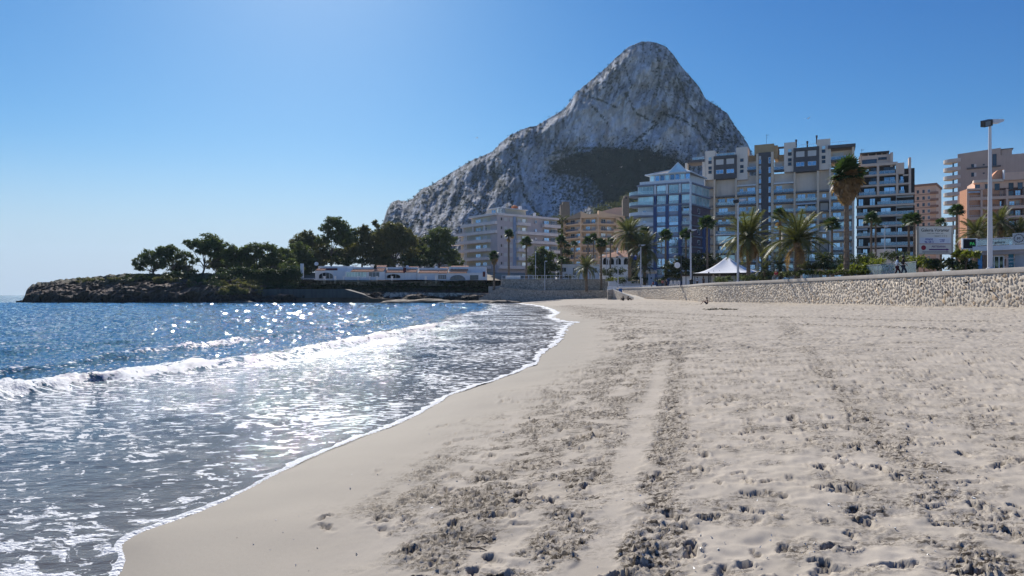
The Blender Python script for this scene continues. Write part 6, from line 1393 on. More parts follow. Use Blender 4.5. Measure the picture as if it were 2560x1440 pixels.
# led sign
d = 57; th = empty("led_sign", P(2424, 640, d), "black led sign in a white frame showing green letters left of the kiosk", "sign"); L0 = Vector(th.location); a = P(2408, 621, d) - L0; b_ = P(2441, 598, d) - L0
s_ = MB(); s_.box(a.x, b_.x, 0, .15, a.z, b_.z); s_.build("screen", INK, th); s_ = MB(); t = .07; s_.box(a.x - t, b_.x + t, -.03, .18, a.z - t, a.z); s_.box(a.x - t, b_.x + t, -.03, .18, b_.z, b_.z + t); s_.box(a.x - t, a.x, -.03, .18, a.z, b_.z); s_.box(b_.x, b_.x + t, -.03, .18, a.z, b_.z); s_.build("frame", WHITE, th)
LED, nt, b = newmat("green_led"); b.inputs['Base Color'].default_value = (.05, .5, .1, 1); b.inputs['Emission Color'].default_value = (.1, .9, .25, 1); b.inputs['Emission Strength'].default_value = .1
lettering(th, "PA", (b_.x - .35, -.012, (a.z + b_.z) / 2 - .12), .36, LED); s_ = MB(); s_.box(-.06, .06, .02, .14, -2, a.z - t); s_.build("post", WHITE, th)
# street lamps
LAMPW = mat("lamp_white_paint", (.62, .62, .64), .5, .04, streak=.1); LAMPK = mat("black_floodlight", (.015, .016, .02), .35)
def street_lamp(px, py_top, d, zb, label, s=1.0, flood=True, rot=0.0, z_on=None):
    p = P(px, HY, d); zt_ = CZ + (HY - py_top) / F * d; H_ = zt_ - zb
    th = empty("street_lamp", (p.x, d, zb), label, "street lamp", "white street lamps along the seafront"); r0, r1_ = .16 * s, .085 * s
    m_ = MB(); m_.lathe([(r0 * 1.5, 0), (r0 * 1.5, .05), (r0, .08), (r0, 1.6), (r1_, H_ - .3), (r1_, H_)], 8); m_.build("pole", LAMPW, th)
    m_ = MB(); L_ = 1.0 * s
    prof = [(0, -.10, .10), (.12, -.16, .16), (.55, -.17, .15), (.85, -.08, .10), (L_, 0, .02)]
    for i in range(4):
        (x0_, lo0, w0), (x1_, lo1, w1) = prof[i], prof[i + 1]
        tp = lambda x_: .12 * (1 - .3 * x_ / L_)
        m_.hexa([(x0_ * s, -w0, lo0 - .0), (x1_ * s, -w1, lo1), (x1_ * s, w1, lo1), (x0_ * s, w0, lo0), (x0_ * s, -w0 * .7, tp(x0_)), (x1_ * s, -w1 * .7, tp(x1_) * .8), (x1_ * s, w1 * .7, tp(x1_) * .8), (x0_ * s, w0 * .7, tp(x0_))])
    o_ = m_.build("lamp_head", LAMPW, th, loc=(.05, 0, H_)); o_.rotation_euler = (0, -.06, rot)
    if flood:
        m_ = MB(); m_.box(-.62 * s, -.02, -.20 * s, .20 * s, -.32 * s, .12 * s); g_ = m_.build("floodlight", LAMPK, th, loc=(0, -.1, H_ - .0)); g_.rotation_euler = (.3, -.22, rot)
        m_ = MB(); m_.box(-.56 * s, -.18, -.215 * s, -.19 * s, -.26 * s, .06 * s); m_.build("lens", G_DARK, g_)
    return th
street_lamp(2475, 303, dwall(2475, .2), WTOP, "nearest and tallest street lamp, with a black floodlight, in front of the kiosk", .95)
street_lamp(1845, 500, dwall(1845, .2), WTOP, "street lamp with a black floodlight right of the white tent", 1.0)
street_lamp(1727, 575, 118, PROM, "street lamp between the round sign and the white tent", 1.0, True)
street_lamp(1602, 613, 152, PROM, "street lamp with a white control box just left of the hut", 1.0, True)
street_lamp(1545, 641, 163, PROM, "thin street lamp rising behind the blue bin", .8, True)
street_lamp(1362, 653, 180, P(1362, 726, 180).z, "lone street lamp standing on the lower retaining wall", .7, False)
street_lamp(2212, 566, 112, PROM, "thin distant street lamp in front of the black and beige block", .7, False)
th = [o_ for o_ in bpy.data.objects if o_.name.startswith("street_lamp") and abs(o_.location.y - 152) < .1][0]; s_ = MB(); s_.box(.15, .42, -.2, .2, .9, 2.3); s_.build("control_box", LAMPW, th)
for px, t_, d, lab in ((1339, 633, 188, "bare thin pole beside the round pine on the street"), (1516, 620, 190, "bare thin pole between two palms near the arched house")):
    p = P(px, t_, d); s_ = MB(); s_.tube([(0, 0, 5.6 - p.z), (0, 0, 0)], .09, 6); s_.lathe([(.02, 0), (.2, .1), (.2, .3), (.02, .4)], 8); o = s_.build("pole", LAMPW, loc=p); tag(o, lab, "pole")
# blue bin
th = empty("litter_bin", P(1551, 740, 148), "blue litter bin at the top of the beach ramp", "litter bin"); L0 = Vector(th.location); z_ = P(1551, 733, 148).z - L0.z
s_ = MB(); s_.lathe([(.3, z_), (.38, z_ + .2), (.40, z_ + 1.0), (.36, z_ + 1.05)], 12); s_.build("bin_body", mat("blue_plastic", (.02, .12, .36), .5), th); s_ = MB(); s_.box(-.05, .05, -.05, .05, -.3, z_); s_.build("bin_post", DFRAME, th)
th = empty("litter_bin", Vector((P(1727, 712, 116.5).x + .1, 116.5, PROM)), "dark litter bin at the foot of the lamp left of the tent", "litter bin"); s_ = MB(); s_.lathe([(.3, 0), (.33, .9), (.36, .95), (.36, 1.15), (.1, 1.3)], 12); s_.build("bin_body", mat("dark_bin", (.03, .03, .03), .6), th)
# wooden rail on the headland
th = empty("wooden_rail", P(117, 712, 190), "short wooden viewing rail on the tip of the headland", "railing"); s_ = MB(); WOOD = mat("grey_wood", (.10, .07, .05), .9)
for x_ in (-1.5, -.5, .5, 1.5, 2.4): q_ = MB(); q_.box(x_ - .06, x_ + .06, -.06, .06, -1.0, .75); q_.build("post", WOOD, th)
s_.box(-1.7, 2.6, -.05, .05, .62, .74); s_.box(-1.7, 2.6, -.05, .05, .2, .3); s_.build("rail", WOOD, th)
# glass fence on the promenade by the walkers
f = Fac(2166, dwall(2166, 2.6), 2290, dwall(2290, 2.6)); th = empty("low_railing", f.pt(f.L / 2, 0, PROM), "low grey promenade railing behind the walking couple", "railing"); bars(th, f, 0, f.L, PROM + .05, PROM + 1.35, 0, mat("grey_metal", (.36, .38, .40), .5), 1.6, "rail_frame", R_PALE)
# white chairs outside the bar
for i, px in enumerate((1677, 1687, 1696)):
    p = P(px, 712, 121); p.z = PROM; th = empty("white_chair", p, ("left", "middle", "right")[i] + " one of the three white chairs outside the bar", "chair", "white chairs outside the bar")
    s_ = MB(); s_.box(-.25, .25, -.25, .25, .42, .47); s_.build("seat", WHITE, th); s_ = MB(); [s_.box(-.24 + .0 + .11 * k, -.2 + .11 * k, -.27, -.23, .47, 1.15 - .04 * abs(k - 2) ** 2) for k in range(5)]; s_.box(-.25, .25, -.28, -.22, .9, .96); s_.build("backrest", WHITE, th)
    for a_ in (-.22, .2):
        for c_ in (-.22, .2): s_ = MB(); s_.box(a_, a_ + .03, c_, c_ + .03, 0, .42); s_.build("leg", WHITE, th)
# ---------------------------------------------------------------- vegetation
def leafmat(name, col, trans=.35, var=.4, sc=.7):
    if name in _mc: return _mc[name]
    m, nt, b = newmat(name); b.inputs['Roughness'].default_value = .55; b.inputs['Specular IOR Level'].default_value = .35
    geo = N(nt, 'ShaderNodeNewGeometry'); no = N(nt, 'ShaderNodeTexNoise'); no.inputs['Scale'].default_value = sc; no.inputs['Detail'].default_value = 4; nt.links.new(geo.outputs['Position'], no.inputs['Vector'])
    q = N(nt, 'ShaderNodeMapRange'); q.inputs[1].default_value = .3; q.inputs[2].default_value = .7; q.inputs[3].default_value = 1 - var; q.inputs[4].default_value = 1 + var
    nt.links.new(no.outputs[0], q.inputs[0]); vm = N(nt, 'ShaderNodeVectorMath', operation='SCALE'); vm.inputs[0].default_value = col; nt.links.new(q.outputs[0], vm.inputs['Scale']); nt.links.new(vm.outputs[0], b.inputs['Base Color'])
    tr = N(nt, 'ShaderNodeBsdfTranslucent'); v2 = N(nt, 'ShaderNodeVectorMath', operation='MULTIPLY'); v2.inputs[1].default_value = (1.3, 1.35, .7); nt.links.new(vm.outputs[0], v2.inputs[0]); nt.links.new(v2.outputs[0], tr.inputs[0])
    mx = N(nt, 'ShaderNodeMixShader'); mx.inputs[0].default_value = trans; nt.links.new(b.outputs[0], mx.inputs[1]); nt.links.new(tr.outputs[0], mx.inputs[2]); nt.links.new(mx.outputs[0], nt.nodes['Material Output'].inputs[0])
    _mc[name] = m; return m
BARK = mat("grey_brown_bark", (.13, .095, .07), .95, .3, 2.0, bump=.02, bscale=9); PBARK = mat("palm_trunk_bark", (.19, .14, .10), .95, .35, 5.0, bump=.03, bscale=14)
L_PINE = leafmat("pine_needles", (.095, .120, .042)); L_EUC = leafmat("eucalyptus_leaf", (.135, .128, .055)); L_DARK = leafmat("dark_shrub_leaf", (.060, .080, .030), .2)
L_PALM = leafmat("date_palm_leaf", (.115, .120, .045), .3, .3, 2); L_FAN = leafmat("fan_palm_leaf", (.050, .085, .030), .25, .3, 2); L_DEAD = leafmat("dry_palm_leaf", (.30, .19, .10), .35, .3, 3); L_LIME = leafmat("lime_green_leaf", (.17, .19, .035), .4, .3, 2); L_SAGE = leafmat("sage_leaf", (.13, .15, .08), .3)
def blade_mesh(name, quads, m):
    V = np.array(quads, float).reshape(-1, 3); T = np.arange(len(V)).reshape(-1, 4); return tri_mesh(name, V, T, [m])
def date_frond(L, droop, seed, m=L_PALM, wid=.42):
    """feather leaf growing along +x, arching down; z up"""
    r = random.Random(seed); q = []; n = 15
    ax = lambda t: Vector((L * t * (1 - .18 * droop * t), 0, L * (.30 * t - droop * .62 * t * t)))
    for i in range(n):
        a, b_ = ax(i / n), ax((i + 1) / n); w = .035 * L / 2.5 * (1 - .8 * i / n) + .008; up = Vector((0, 0, .03)); q += [a + Vector((0, -w, 0)), b_ + Vector((0, -w, 0)), b_ + Vector((0, w, 0)), a + Vector((0, w, 0))]
    for i in range(2, n * 2):
        t = i / (n * 2); a = ax(t); d = (ax(min(1, t + .03)) - ax(t - .03)).normalized(); ll = L * wid * (1 - abs(t - .45) * 1.25) * .55 * r.uniform(.8, 1.1); ww = .028 * L
        for sd in (-1, 1):
            e = a + d * ll * .75 + Vector((0, sd * ll * .75, 0)) + Vector((0, 0, -ll * r.uniform(.0, .35))); q += [a - d * ww * .5, a + d * ww * .5, e + d * ww * .12, e - d * ww * .12]
    return blade_mesh("frond", q, m)
def fan_leaf(R, seed, m=L_FAN, stem=.9, fold=.25, shred=0.0):
    r = random.Random(seed); q = []; q += [Vector((0, -.02, 0)), Vector((stem, -.015, .05)), Vector((stem, .015, .05)), Vector((0, .02, 0))]; n = 15; c = Vector((stem, 0, .05))
    for i in range(n):
        a = (i / (n - 1) - .5) * 4.2; rr = R * (1 - .12 * abs(a)) * r.uniform(.85, 1.05); d = Vector((math.cos(a), math.sin(a), 0)); p = Vector((-math.sin(a), math.cos(a), 0)); w = R * .105; z = -fold * R * abs(a) * .3
        mid = c + d * rr * .6 + Vector((0, 0, z * .6 + (i % 2) * .02)); tip = c + d * rr + Vector((0, 0, z - R * .18 * (1 + shred * r.random() * 2)))
        q += [c, mid - p * w, tip, mid + p * w]
    return blade_mesh("fan_leaf", q, m)
def turn(o, az, el, roll=0.0): o.rotation_mode = 'ZXY'; o.matrix_basis = Matrix.Translation(o.location) @ Matrix.Rotation(az, 4, 'Z') @ Matrix.Rotation(-el, 4, 'Y') @ Matrix.Rotation(roll, 4, 'X') @ Matrix.Diagonal((*o.scale, 1))
DF = [date_frond(1.0, dr, i) for i, dr in enumerate((.55, .8, 1.05, 1.3))]; DFD = [date_frond(1.0, 1.3, 30, L_DEAD), date_frond(1.0, 1.0, 31, L_DEAD)]
FL = [fan_leaf(.55, i, L_FAN, .45) for i in range(4)]; FLD = [fan_leaf(.5, 9 + i, L_DEAD, .45, .9, .8) for i in range(3)]
def trunk_mesh(H, r0, r1_, lean, seed, date=True):
    s_ = MB(); rr = random.Random(seed); pts, rad = [], []; n = 16 if H > 3 else 8; lx, ly = lean
    for i in range(n * 2 + 1):
        t = i / (n * 2); pts.append((lx * t * t, ly * t * t, H * t)); rad.append((r0 + (r1_ - r0) * t) * (1.12 if i % 2 else .95) * (1.25 if t < .04 else 1))
    s_.tube(pts, rad, 9); return s_
def date_palm(px, py_crown, d, zb, R, nfr, label, tr=.26, dead=6, seed=1, bush=False, group="date palms along the seafront", up=1.0):
    r = random.Random(seed); p = P(px, py_crown, d); H = max(.2, p.z - zb); th = empty("date_palm", (p.x, d, zb), label, "palm tree", group)
    trunk_mesh(H, tr * 1.1, tr, (0, 0), seed).build("trunk", PBARK, th)
    if not bush:
        s_ = MB(); s_.lathe([(tr, -.5), (tr * 1.5, -.1), (tr * 1.5, .25), (tr * .7, .5)], 10, (0, 0, H)); s_.build("crown_base", PBARK, th)
    for i in range(nfr):
        t = i / nfr; el = 1.35 - 1.75 * t ** .9 * up + r.uniform(-.12, .12); az = i * 2.39996 + r.uniform(-.2, .2); s = R * r.uniform(.88, 1.08)
        o = link("frond", DF[min(3, int(t * 4))], th, (0, 0, H + .15), scale=(s, s, s)); turn(o, az, el * .9, r.uniform(-.4, .4))
    for i in range(dead):
        az = i * 2.1 + r.uniform(0, .6); s = R * r.uniform(.6, .85); o = link("dead_frond", DFD[i % 2], th, (0, 0, H - .1), scale=(s, s, s)); turn(o, az, -.75 + r.uniform(-.2, .2))
    return th
def fan_palm(px, py_crown, d, zb, R, nl, label, tr=.16, skirt=0, seed=1, lean=(0, 0), group="fan palms behind the seafront", skl=1.0):
    r = random.Random(seed); p = P(px, py_crown, d); H = max(.3, p.z - zb); th = empty("fan_palm", (p.x - lean[0], d, zb), label, "palm tree", group)
    trunk_mesh(H, tr * 1.25, tr * .85, lean, seed).build("trunk", PBARK, th)
    for i in range(nl):
        t = i / nl; el = 1.4 - 2.0 * t + r.uniform(-.15, .15); az = i * 2.39996 + r.uniform(-.3, .3); s = R * r.uniform(.85, 1.1)
        o = link("fan_leaf", FL[i % 4], th, (lean[0], lean[1], H + .1), scale=(s, s, s)); turn(o, az, el, r.uniform(-.5, .5))
    for i in range(skirt):
        t = i / max(1, skirt); el = -.35 - 1.05 * (t ** .5) + r.uniform(-.12, .12); az = i * 2.39996; s = R * r.uniform(.8, 1.1) * (1 - .25 * t)
        o = link("dead_leaf", FLD[i % 3], th, (lean[0], lean[1], H - .1 - skl * t), scale=(s, s, s)); turn(o, az, el, r.uniform(-.6, .6))
    return th
# the big shaggy palm: each dead leaf hangs on its own
fan_palm(2116, 440, 66, PROM - .1, 2.0, 32, "tall fan palm with a huge shaggy brown skirt, largest palm of the seafront", .22, 110, 3, skl=1.5)
date_palm(1993, 612, dwall(1993, 2.2), PROM - .1, 4.6, 46, "date palm with golden backlit fronds in front of the blue-grey billboard", .30, 8, 4, up=.82)
date_palm(1871, 600, 92, PROM - .1, 4.6, 56, "date palm with a dark thin trunk right behind the lamp by the tent", .24, 16, 5)
date_palm(1950, 672, dwall(1950, 3.5), PROM - .1, 2.2, 30, "low bushy date palm at the foot of the golden date palm", .2, 0, 6, True)
date_palm(1912, 680, 84, PROM - .1, 1.7, 24, "small low date palm right of the white tent", .18, 0, 7, True)
date_palm(1574, 592, 176, 3.2, 6.2, 52, "tall dark date palm in front of the arched house", .42, 8, 8)
date_palm(1611, 626, 170, PROM, 6.0, 46, "date palm with drooping blue-green fronds left of the blue and white block", .38, 4, 9)
date_palm(1612, 668, 166, PROM, 3.6, 34, "shorter date palm standing over the small hut", .34, 4, 19)
date_palm(1466, 672, 176, 2.6, 4.2, 44, "spreading date palm growing on the lower retaining wall", .34, 4, 10)
date_palm(2408, 664, 62, PROM, 2.2, 26, "dark date palm behind the right edge of the gallery billboard", .3, 0, 11, True, up=.8)
date_palm(2442, 590, 82, PROM, 3.0, 40, "wide dark date palm just left of the tallest street lamp", .3, 6, 12)
date_palm(2500, 562, 92, PROM, 2.9, 38, "dark palm with trunk stubs right of the tallest street lamp", .3, 8, 13)
date_palm(2548, 588, 90, PROM, 2.8, 34, "dark palm above the kiosk roof at the right edge", .28, 4, 14)
for px, py, d, zb, R, nl, sk, tr, lab in (
    (2080, 566, 105, PROM, 1.75, 26, 0, .17, "fan palm just left of the big shaggy palm's trunk"),
    (1950, 543, 108, PROM, 1.75, 24, 4, .19, "fan palm rising behind the golden date palm"),
    (2178, 550, 112, PROM, 1.6, 24, 0, .17, "left of the two slim fan palms before the black and beige block"),
    (2189, 560, 118, PROM, 1.4, 20, 0, .16, "second slim fan palm before the black and beige block"),
    (2272, 556, 106, PROM, 1.5, 24, 0, .16, "left of the paired fan palms beside the gallery billboard"),
    (2286, 552, 104, PROM, 1.5, 24, 0, .17, "right of the paired fan palms beside the gallery billboard"),
    (2392, 532, 96, PROM, 1.5, 22, 0, .16, "fan palm silhouetted against the round balconies"),
    (2352, 562, 84, PROM, 1.0, 14, 0, .12, "top of a fan palm peeping over the gallery billboard"),
    (1768, 562, 140, PROM, 2.3, 26, 0, .2, "dark fan palm between the blue block and the big grey block"),
    (1664, 592, 150, PROM, 2.0, 26, 0, .2, "fan palm in front of the blue piers, left of the pair"),
    (1715, 590, 146, PROM, 1.9, 26, 0, .2, "fan palm in front of the blue block beside the lamp"),
    (1235, 642, 182, 3.0, 1.8, 28, 26, .24, "short fan palm with a brown skirt left of the retaining walls"),
    (1272, 588, 188, 5.6, 1.9, 26, 4, .24, "tallest slender fan palm before the lavender block"),
    (1316, 608, 188, 5.6, 2.1, 26, 2, .24, "fan palm in front of the lavender block's middle"),
    (1403, 602, 205, 5.8, 2.1, 28, 8, .3, "fan palm between the lavender and sand-coloured blocks"),
    (1404, 652, 189, 5.8, 1.5, 20, 0, .2, "small fan palm growing by the bungalow's left end"),
    (1470, 606, 215, 6, 2.2, 24, 0, .25, "left of two pale fan palms before the sand-coloured block"),
    (1484, 598, 218, 6, 2.2, 24, 0, .25, "right of two pale fan palms before the sand-coloured block"),
    (1503, 612, 182, 2.8, 2.1, 24, 46, .26, "fan palm with a long brown skirt beside the spreading date palm"),
    (1526, 606, 212, 6, 1.9, 20, 0, .22, "fan palm partly hidden behind the brown-skirted palm"),
    (1612, 584, 196, 6, 2.4, 26, 0, .26, "sunlit fan palm behind the tall dark date palm"),
    (1436, 612, 216, 6, 1.6, 18, 0, .22, "faint fan palm before the sand-coloured block's left bays")):
    fan_palm(px, py, d, zb, R, nl, lab, tr, sk, int(px))
th = [o_ for o_ in bpy.data.objects if o_.name.startswith('fan_palm') and o_.get('label', '').startswith('tall fan palm with a huge')][0]; r_ = random.Random(5); H_ = P(2116, 440, 66).z - PROM + .1
for i in range(90):
    t = i / 90; s = r_.uniform(1.3, 1.95) * (1 - .25 * t); o = link("dead_leaf", FLD[i % 3], th, (0, 0, H_ - .2 - 1.2 * t), scale=(s, s, s)); turn(o, i * 2.39996 + r_.uniform(-.3, .3), .25 - 1.0 * t + r_.uniform(-.2, .2), r_.uniform(-.9, .9))
# trees
def tree(name, px, d, base_py, clumps, nl, lsz, leaf, label, cat="tree", group=None, trunk=.3, seed=1, lean=0.0, forks=3, dens=1.0, bare=0, off=0, full=False):
    """clumps: (px, py, r_px, depth offset in px) ; each a leafy mass; limbs run from the trunk to them"""
    r = np.random.default_rng(seed); base = P(px, base_py, d); th = empty(name, base, label, cat, group); k = d / F
    Vs = []
    cs = []
    for (cx, cy, cr, dz_) in clumps:
        dd_ = dwall(cx, off) if off else d; c = P(cx, cy, dd_) - base; c.y = dz_ * k + (dd_ - d); cs.append((c, cr * dd_ / F))
    for c, cr in cs:
        nsub = max(6, int(cr * cr * 4.0)) if not full else max(12, int(cr * cr * 9)); sub = r.normal(size=(nsub, 3)); sub /= np.linalg.norm(sub, axis=1)[:, None]; sub = sub * (r.random((nsub, 1)) ** .33) * cr * np.array([1, .8, .62]) + np.array(c)
        n = int(nl * dens * cr * cr / nsub * (5.5 if cr > 1.2 else 3)) + 14
        for s in sub:
            sr = cr * (r.uniform(.22, .42) if not full else r.uniform(.28, .5)); dd = r.normal(size=(n, 3)); dd /= np.linalg.norm(dd, axis=1)[:, None]
            pc = s + dd * (r.random((n, 1)) ** .4) * sr * np.array([1.15, 1, .7]); a = r.normal(size=(n, 3)) * lsz; b_ = r.normal(size=(n, 3)) * lsz
            Vs.append(np.stack([pc - a * .5, pc + a * .5, pc + b_], 1))
    V = np.concatenate(Vs).reshape(-1, 3); T = np.arange(len(V)).reshape(-1, 3)
    cr_ = link("crown", tri_mesh("crown", V, T, [leaf]), th)
    s_ = MB(); fork = Vector((lean * .45, 0, max(.5, min(c.z for c, _ in cs) * .45)))
    s_.tube([(0, 0, -1.2), (lean * .1, 0, fork.z * .4), fork], [trunk * 1.25, trunk, trunk * .8], 8)
    rr = random.Random(seed)
    for c, cr in cs:
        m1 = fork.lerp(c, .5) + Vector((rr.uniform(-.4, .4), rr.uniform(-.3, .3), rr.uniform(-.2, .5))); s_.tube([fork, m1, c], [trunk * .55, trunk * .34, trunk * .12], 6, False)
        for _ in range(forks):
            e = c + Vector((rr.uniform(-1, 1), rr.uniform(-.6, .6), rr.uniform(-.2, .8))) * cr * .8; s_.tube([m1.lerp(c, rr.uniform(.1, .7)), e], [trunk * .2, trunk * .06], 5, False)
    for _ in range(bare):
        a = rr.uniform(-1, 1); e = fork + Vector((a * 2.6, rr.uniform(-1, 1), rr.uniform(.3, 2.6))); s_.tube([fork * .8, fork.lerp(e, .5) + Vector((0, 0, .3)), e], [.09, .06, .02], 5, False)
    s_.build("trunk", BARK, th); return th
G_P = "pines on the headland"; G_T = "tall trees behind the villas"
tree("pine_tree", 388, 203, 692, [(372, 640, 25, 0), (402, 628, 22, 8), (352, 655, 17, -5), (390, 660, 24, 6), (415, 645, 16, 0), (350, 668, 14, 4)], 26, .28, L_PINE, "leaning dark pine at the seaward end of the headland trees", group=G_P, seed=1, lean=-1.5, bare=6)
tree("pine_tree", 432, 205, 692, [(428, 626, 20, 0), (440, 640, 16, 6), (418, 650, 15, 0)], 22, .28, L_PINE, "second pine from the sea, with open bare limbs below", group=G_P, seed=2, bare=6)
tree("pine_tree", 470, 207, 692, [(464, 638, 17, 0), (480, 648, 15, 4), (456, 655, 12, 0)], 18, .28, L_PINE, "thin airy pine between the two larger headland pines", group=G_P, seed=3, bare=8)
tree("pine_tree", 506, 203, 692, [(520, 604, 30, 0), (492, 612, 22, 5), (552, 612, 22, -4), (470, 606, 12, 0), (534, 630, 26, 6), (505, 628, 16, 0), (558, 640, 20, 5)], 26, .28, L_PINE, "umbrella-shaped pine with crossing trunks, highest on the headland", group=G_P, seed=4, lean=1.6, bare=7)
tree("pine_tree", 590, 206, 694, [(588, 628, 25, 0), (610, 640, 22, 6), (575, 650, 20, 0), (615, 625, 16, 4), (600, 662, 22, -5)], 26, .28, L_PINE, "rounded pine right of the umbrella-shaped one", group=G_P, seed=5)
tree("pine_tree", 640, 208, 698, [(640, 622, 24, 0), (655, 640, 22, 5), (630, 645, 20, 0), (648, 665, 22, 6)], 26, .28, L_PINE, "dense pine with a pointed left shoulder in the middle of the headland", group=G_P, seed=6)
tree("pine_tree", 680, 208, 702, [(680, 618, 20, 0), (690, 636, 20, 5), (672, 650, 20, 0), (700, 655, 16, 0)], 26, .28, L_PINE, "narrow upright pine at the landward end of the headland", group=G_P, seed=7)
tree("bush", 712, 200, 712, [(700, 690, 22, 0), (722, 678, 22, 4), (735, 695, 20, 0), (680, 700, 16, -3)], 20, .24, L_EUC, "olive-brown shrub mass above the left end of the quay wall", "shrub", seed=8, trunk=.15)
tree("bush", 730, 200, 712, [(730, 660, 20, 8), (712, 668, 18, 5), (745, 675, 16, 8)], 20, .24, L_PINE, "blue-green round tree behind the tall pale pillar", "tree", seed=9, trunk=.2)
tree("broadleaf_tree", 762, 240, 672, [(762, 600, 28, 0), (742, 612, 22, 6), (785, 605, 24, 0), (750, 635, 26, 0), (785, 640, 26, 5), (765, 585, 14, 5)], 22, .32, L_EUC, "rounded hazy tree at the left end behind the villas", group=G_T, seed=10)
tree("eucalyptus_tree", 828, 236, 664, [(832, 555, 22, 0), (815, 570, 18, 5), (852, 565, 20, 0), (836, 585, 22, 6), (870, 580, 20, 0), (808, 598, 20, 0), (855, 600, 22, 4), (880, 600, 16, 0)], 20, .32, L_PINE, "tallest tree behind the villas, with sky showing under its crown", group=G_T, seed=11, bare=4)
tree("eucalyptus_tree", 905, 238, 668, [(905, 580, 22, 0), (925, 600, 26, 5), (900, 620, 26, 0), (880, 630, 24, 5), (930, 635, 26, 0), (915, 570, 12, 0)], 22, .32, L_EUC, "dark tree between the tallest tree and the broad eucalyptus", group=G_T, seed=12)
tree("eucalyptus_tree", 985, 236, 668, [(980, 572, 26, 0), (1005, 582, 24, 4), (960, 590, 26, 0), (1020, 605, 26, 0), (990, 610, 30, 6), (965, 625, 26, 0), (1025, 635, 24, 5), (940, 560, 12, 4)], 24, .32, L_EUC, "broadest brown-green eucalyptus directly below the mountain's left foot", group=G_T, seed=13, bare=6, trunk=.45)
tree("broadleaf_tree", 1050, 246, 672, [(1050, 628, 24, 0), (1065, 645, 22, 4), (1035, 650, 22, 0)], 22, .3, L_PINE, "low tree filling the gap right of the broad eucalyptus", group=G_T, seed=14)
tree("broadleaf_tree", 1098, 242, 672, [(1100, 585, 26, 0), (1078, 598, 22, 0), (1120, 600, 22, 5), (1095, 620, 28, 0), (1125, 635, 22, 0), (1075, 640, 22, 5), (1140, 655, 18, 8)], 24, .3, L_PINE, "rounded green tree just left of the lavender block", group=G_T, seed=15)
for i, (a, b_, py, hh) in enumerate(((768, 850, 655, 12), (850, 930, 655, 14), (930, 1010, 652, 15), (1010, 1130, 652, 15))):
    tree("understorey_shrub", (a + b_) / 2, 232 + 0, 672, [(x_, py + random.uniform(-4, 6), hh * random.uniform(.8, 1.25), random.uniform(-4, 8)) for x_ in range(a, b_, 17)], 16, .28, L_DARK if i % 2 else L_EUC, ("scrubby undergrowth below the leftmost tall tree", "dark undergrowth below the tallest tree's right side", "brown undergrowth under the broad eucalyptus", "dark undergrowth left of the lavender block")[i], "shrub", seed=40 + i, trunk=.1)
def rock_scrub(a, b_, py0, py1, hh, lf, lab, sd, n):
    rr = random.Random(sd); cx_ = (a + b_) / 2; d = headland_d(cx_, (py0 + py1) / 2); base = P(cx_, (py0 + py1) / 2, d); th = empty("coastal_scrub", base, lab, "shrub"); r = np.random.default_rng(sd); Vs = []; s_ = MB()
    for _ in range(n):
        x_, y_ = rr.uniform(a, b_), rr.uniform(py0, py1); dd_ = headland_d(x_, y_) - .4; c = np.array(P(x_, y_, dd_) - base); R = hh * dd_ / F * rr.uniform(.5, 1.2); m = int(90 * R * R) + 25
        q = r.normal(size=(m, 3)); q /= np.linalg.norm(q, axis=1)[:, None]; pc = c + q * (r.random((m, 1)) ** .4) * R * np.array([1.3, 1, .7]); Vs.append(np.stack([pc, pc + r.normal(size=(m, 3)) * .24, pc + r.normal(size=(m, 3)) * .24], 1)); s_.tube([Vector(c) - Vector((0, 0, R)), Vector(c)], .05, 4, False)
    V = np.concatenate(Vs).reshape(-1, 3); link("crown", tri_mesh("crown", V, np.arange(len(V)).reshape(-1, 3), [lf]), th); s_.build("stems", BARK, th)
for q_ in ((555, 650, 696, 732, 10, L_EUC, "grey-green scrub spilling down the rock left of the quay", 301, 60), (640, 740, 700, 722, 10, L_DARK, "dark scrub on the slope above the quay's left end", 302, 46), (470, 560, 692, 714, 8, L_DARK, "dark scrub clinging to the rock below the umbrella-shaped pine", 303, 44), (380, 475, 690, 708, 7, L_EUC, "scrub patches on the rock below the leaning pine", 304, 34), (300, 385, 688, 700, 7, L_DARK, "wind-cut bushes just seaward of the first pine", 305, 26), (190, 300, 694, 704, 5, L_EUC, "low thin bushes near the headland's seaward tip", 306, 18)):
    rock_scrub(*q_)
rock_scrub(545, 745, 674, 700, 17, L_DARK, "dense dark understorey beneath the middle headland pines", 307, 60); rock_scrub(405, 500, 682, 694, 9, L_DARK, "dark understorey between the first headland pine trunks", 308, 26)
tree("broadleaf_tree", 748, 228, 700, [(748, 622, 24, 0), (764, 645, 26, 0), (738, 652, 24, 4), (775, 668, 22, 0), (752, 676, 24, 0)], 22, .3, L_PINE, "tree filling the gap between the headland and the villa trees", seed=310)
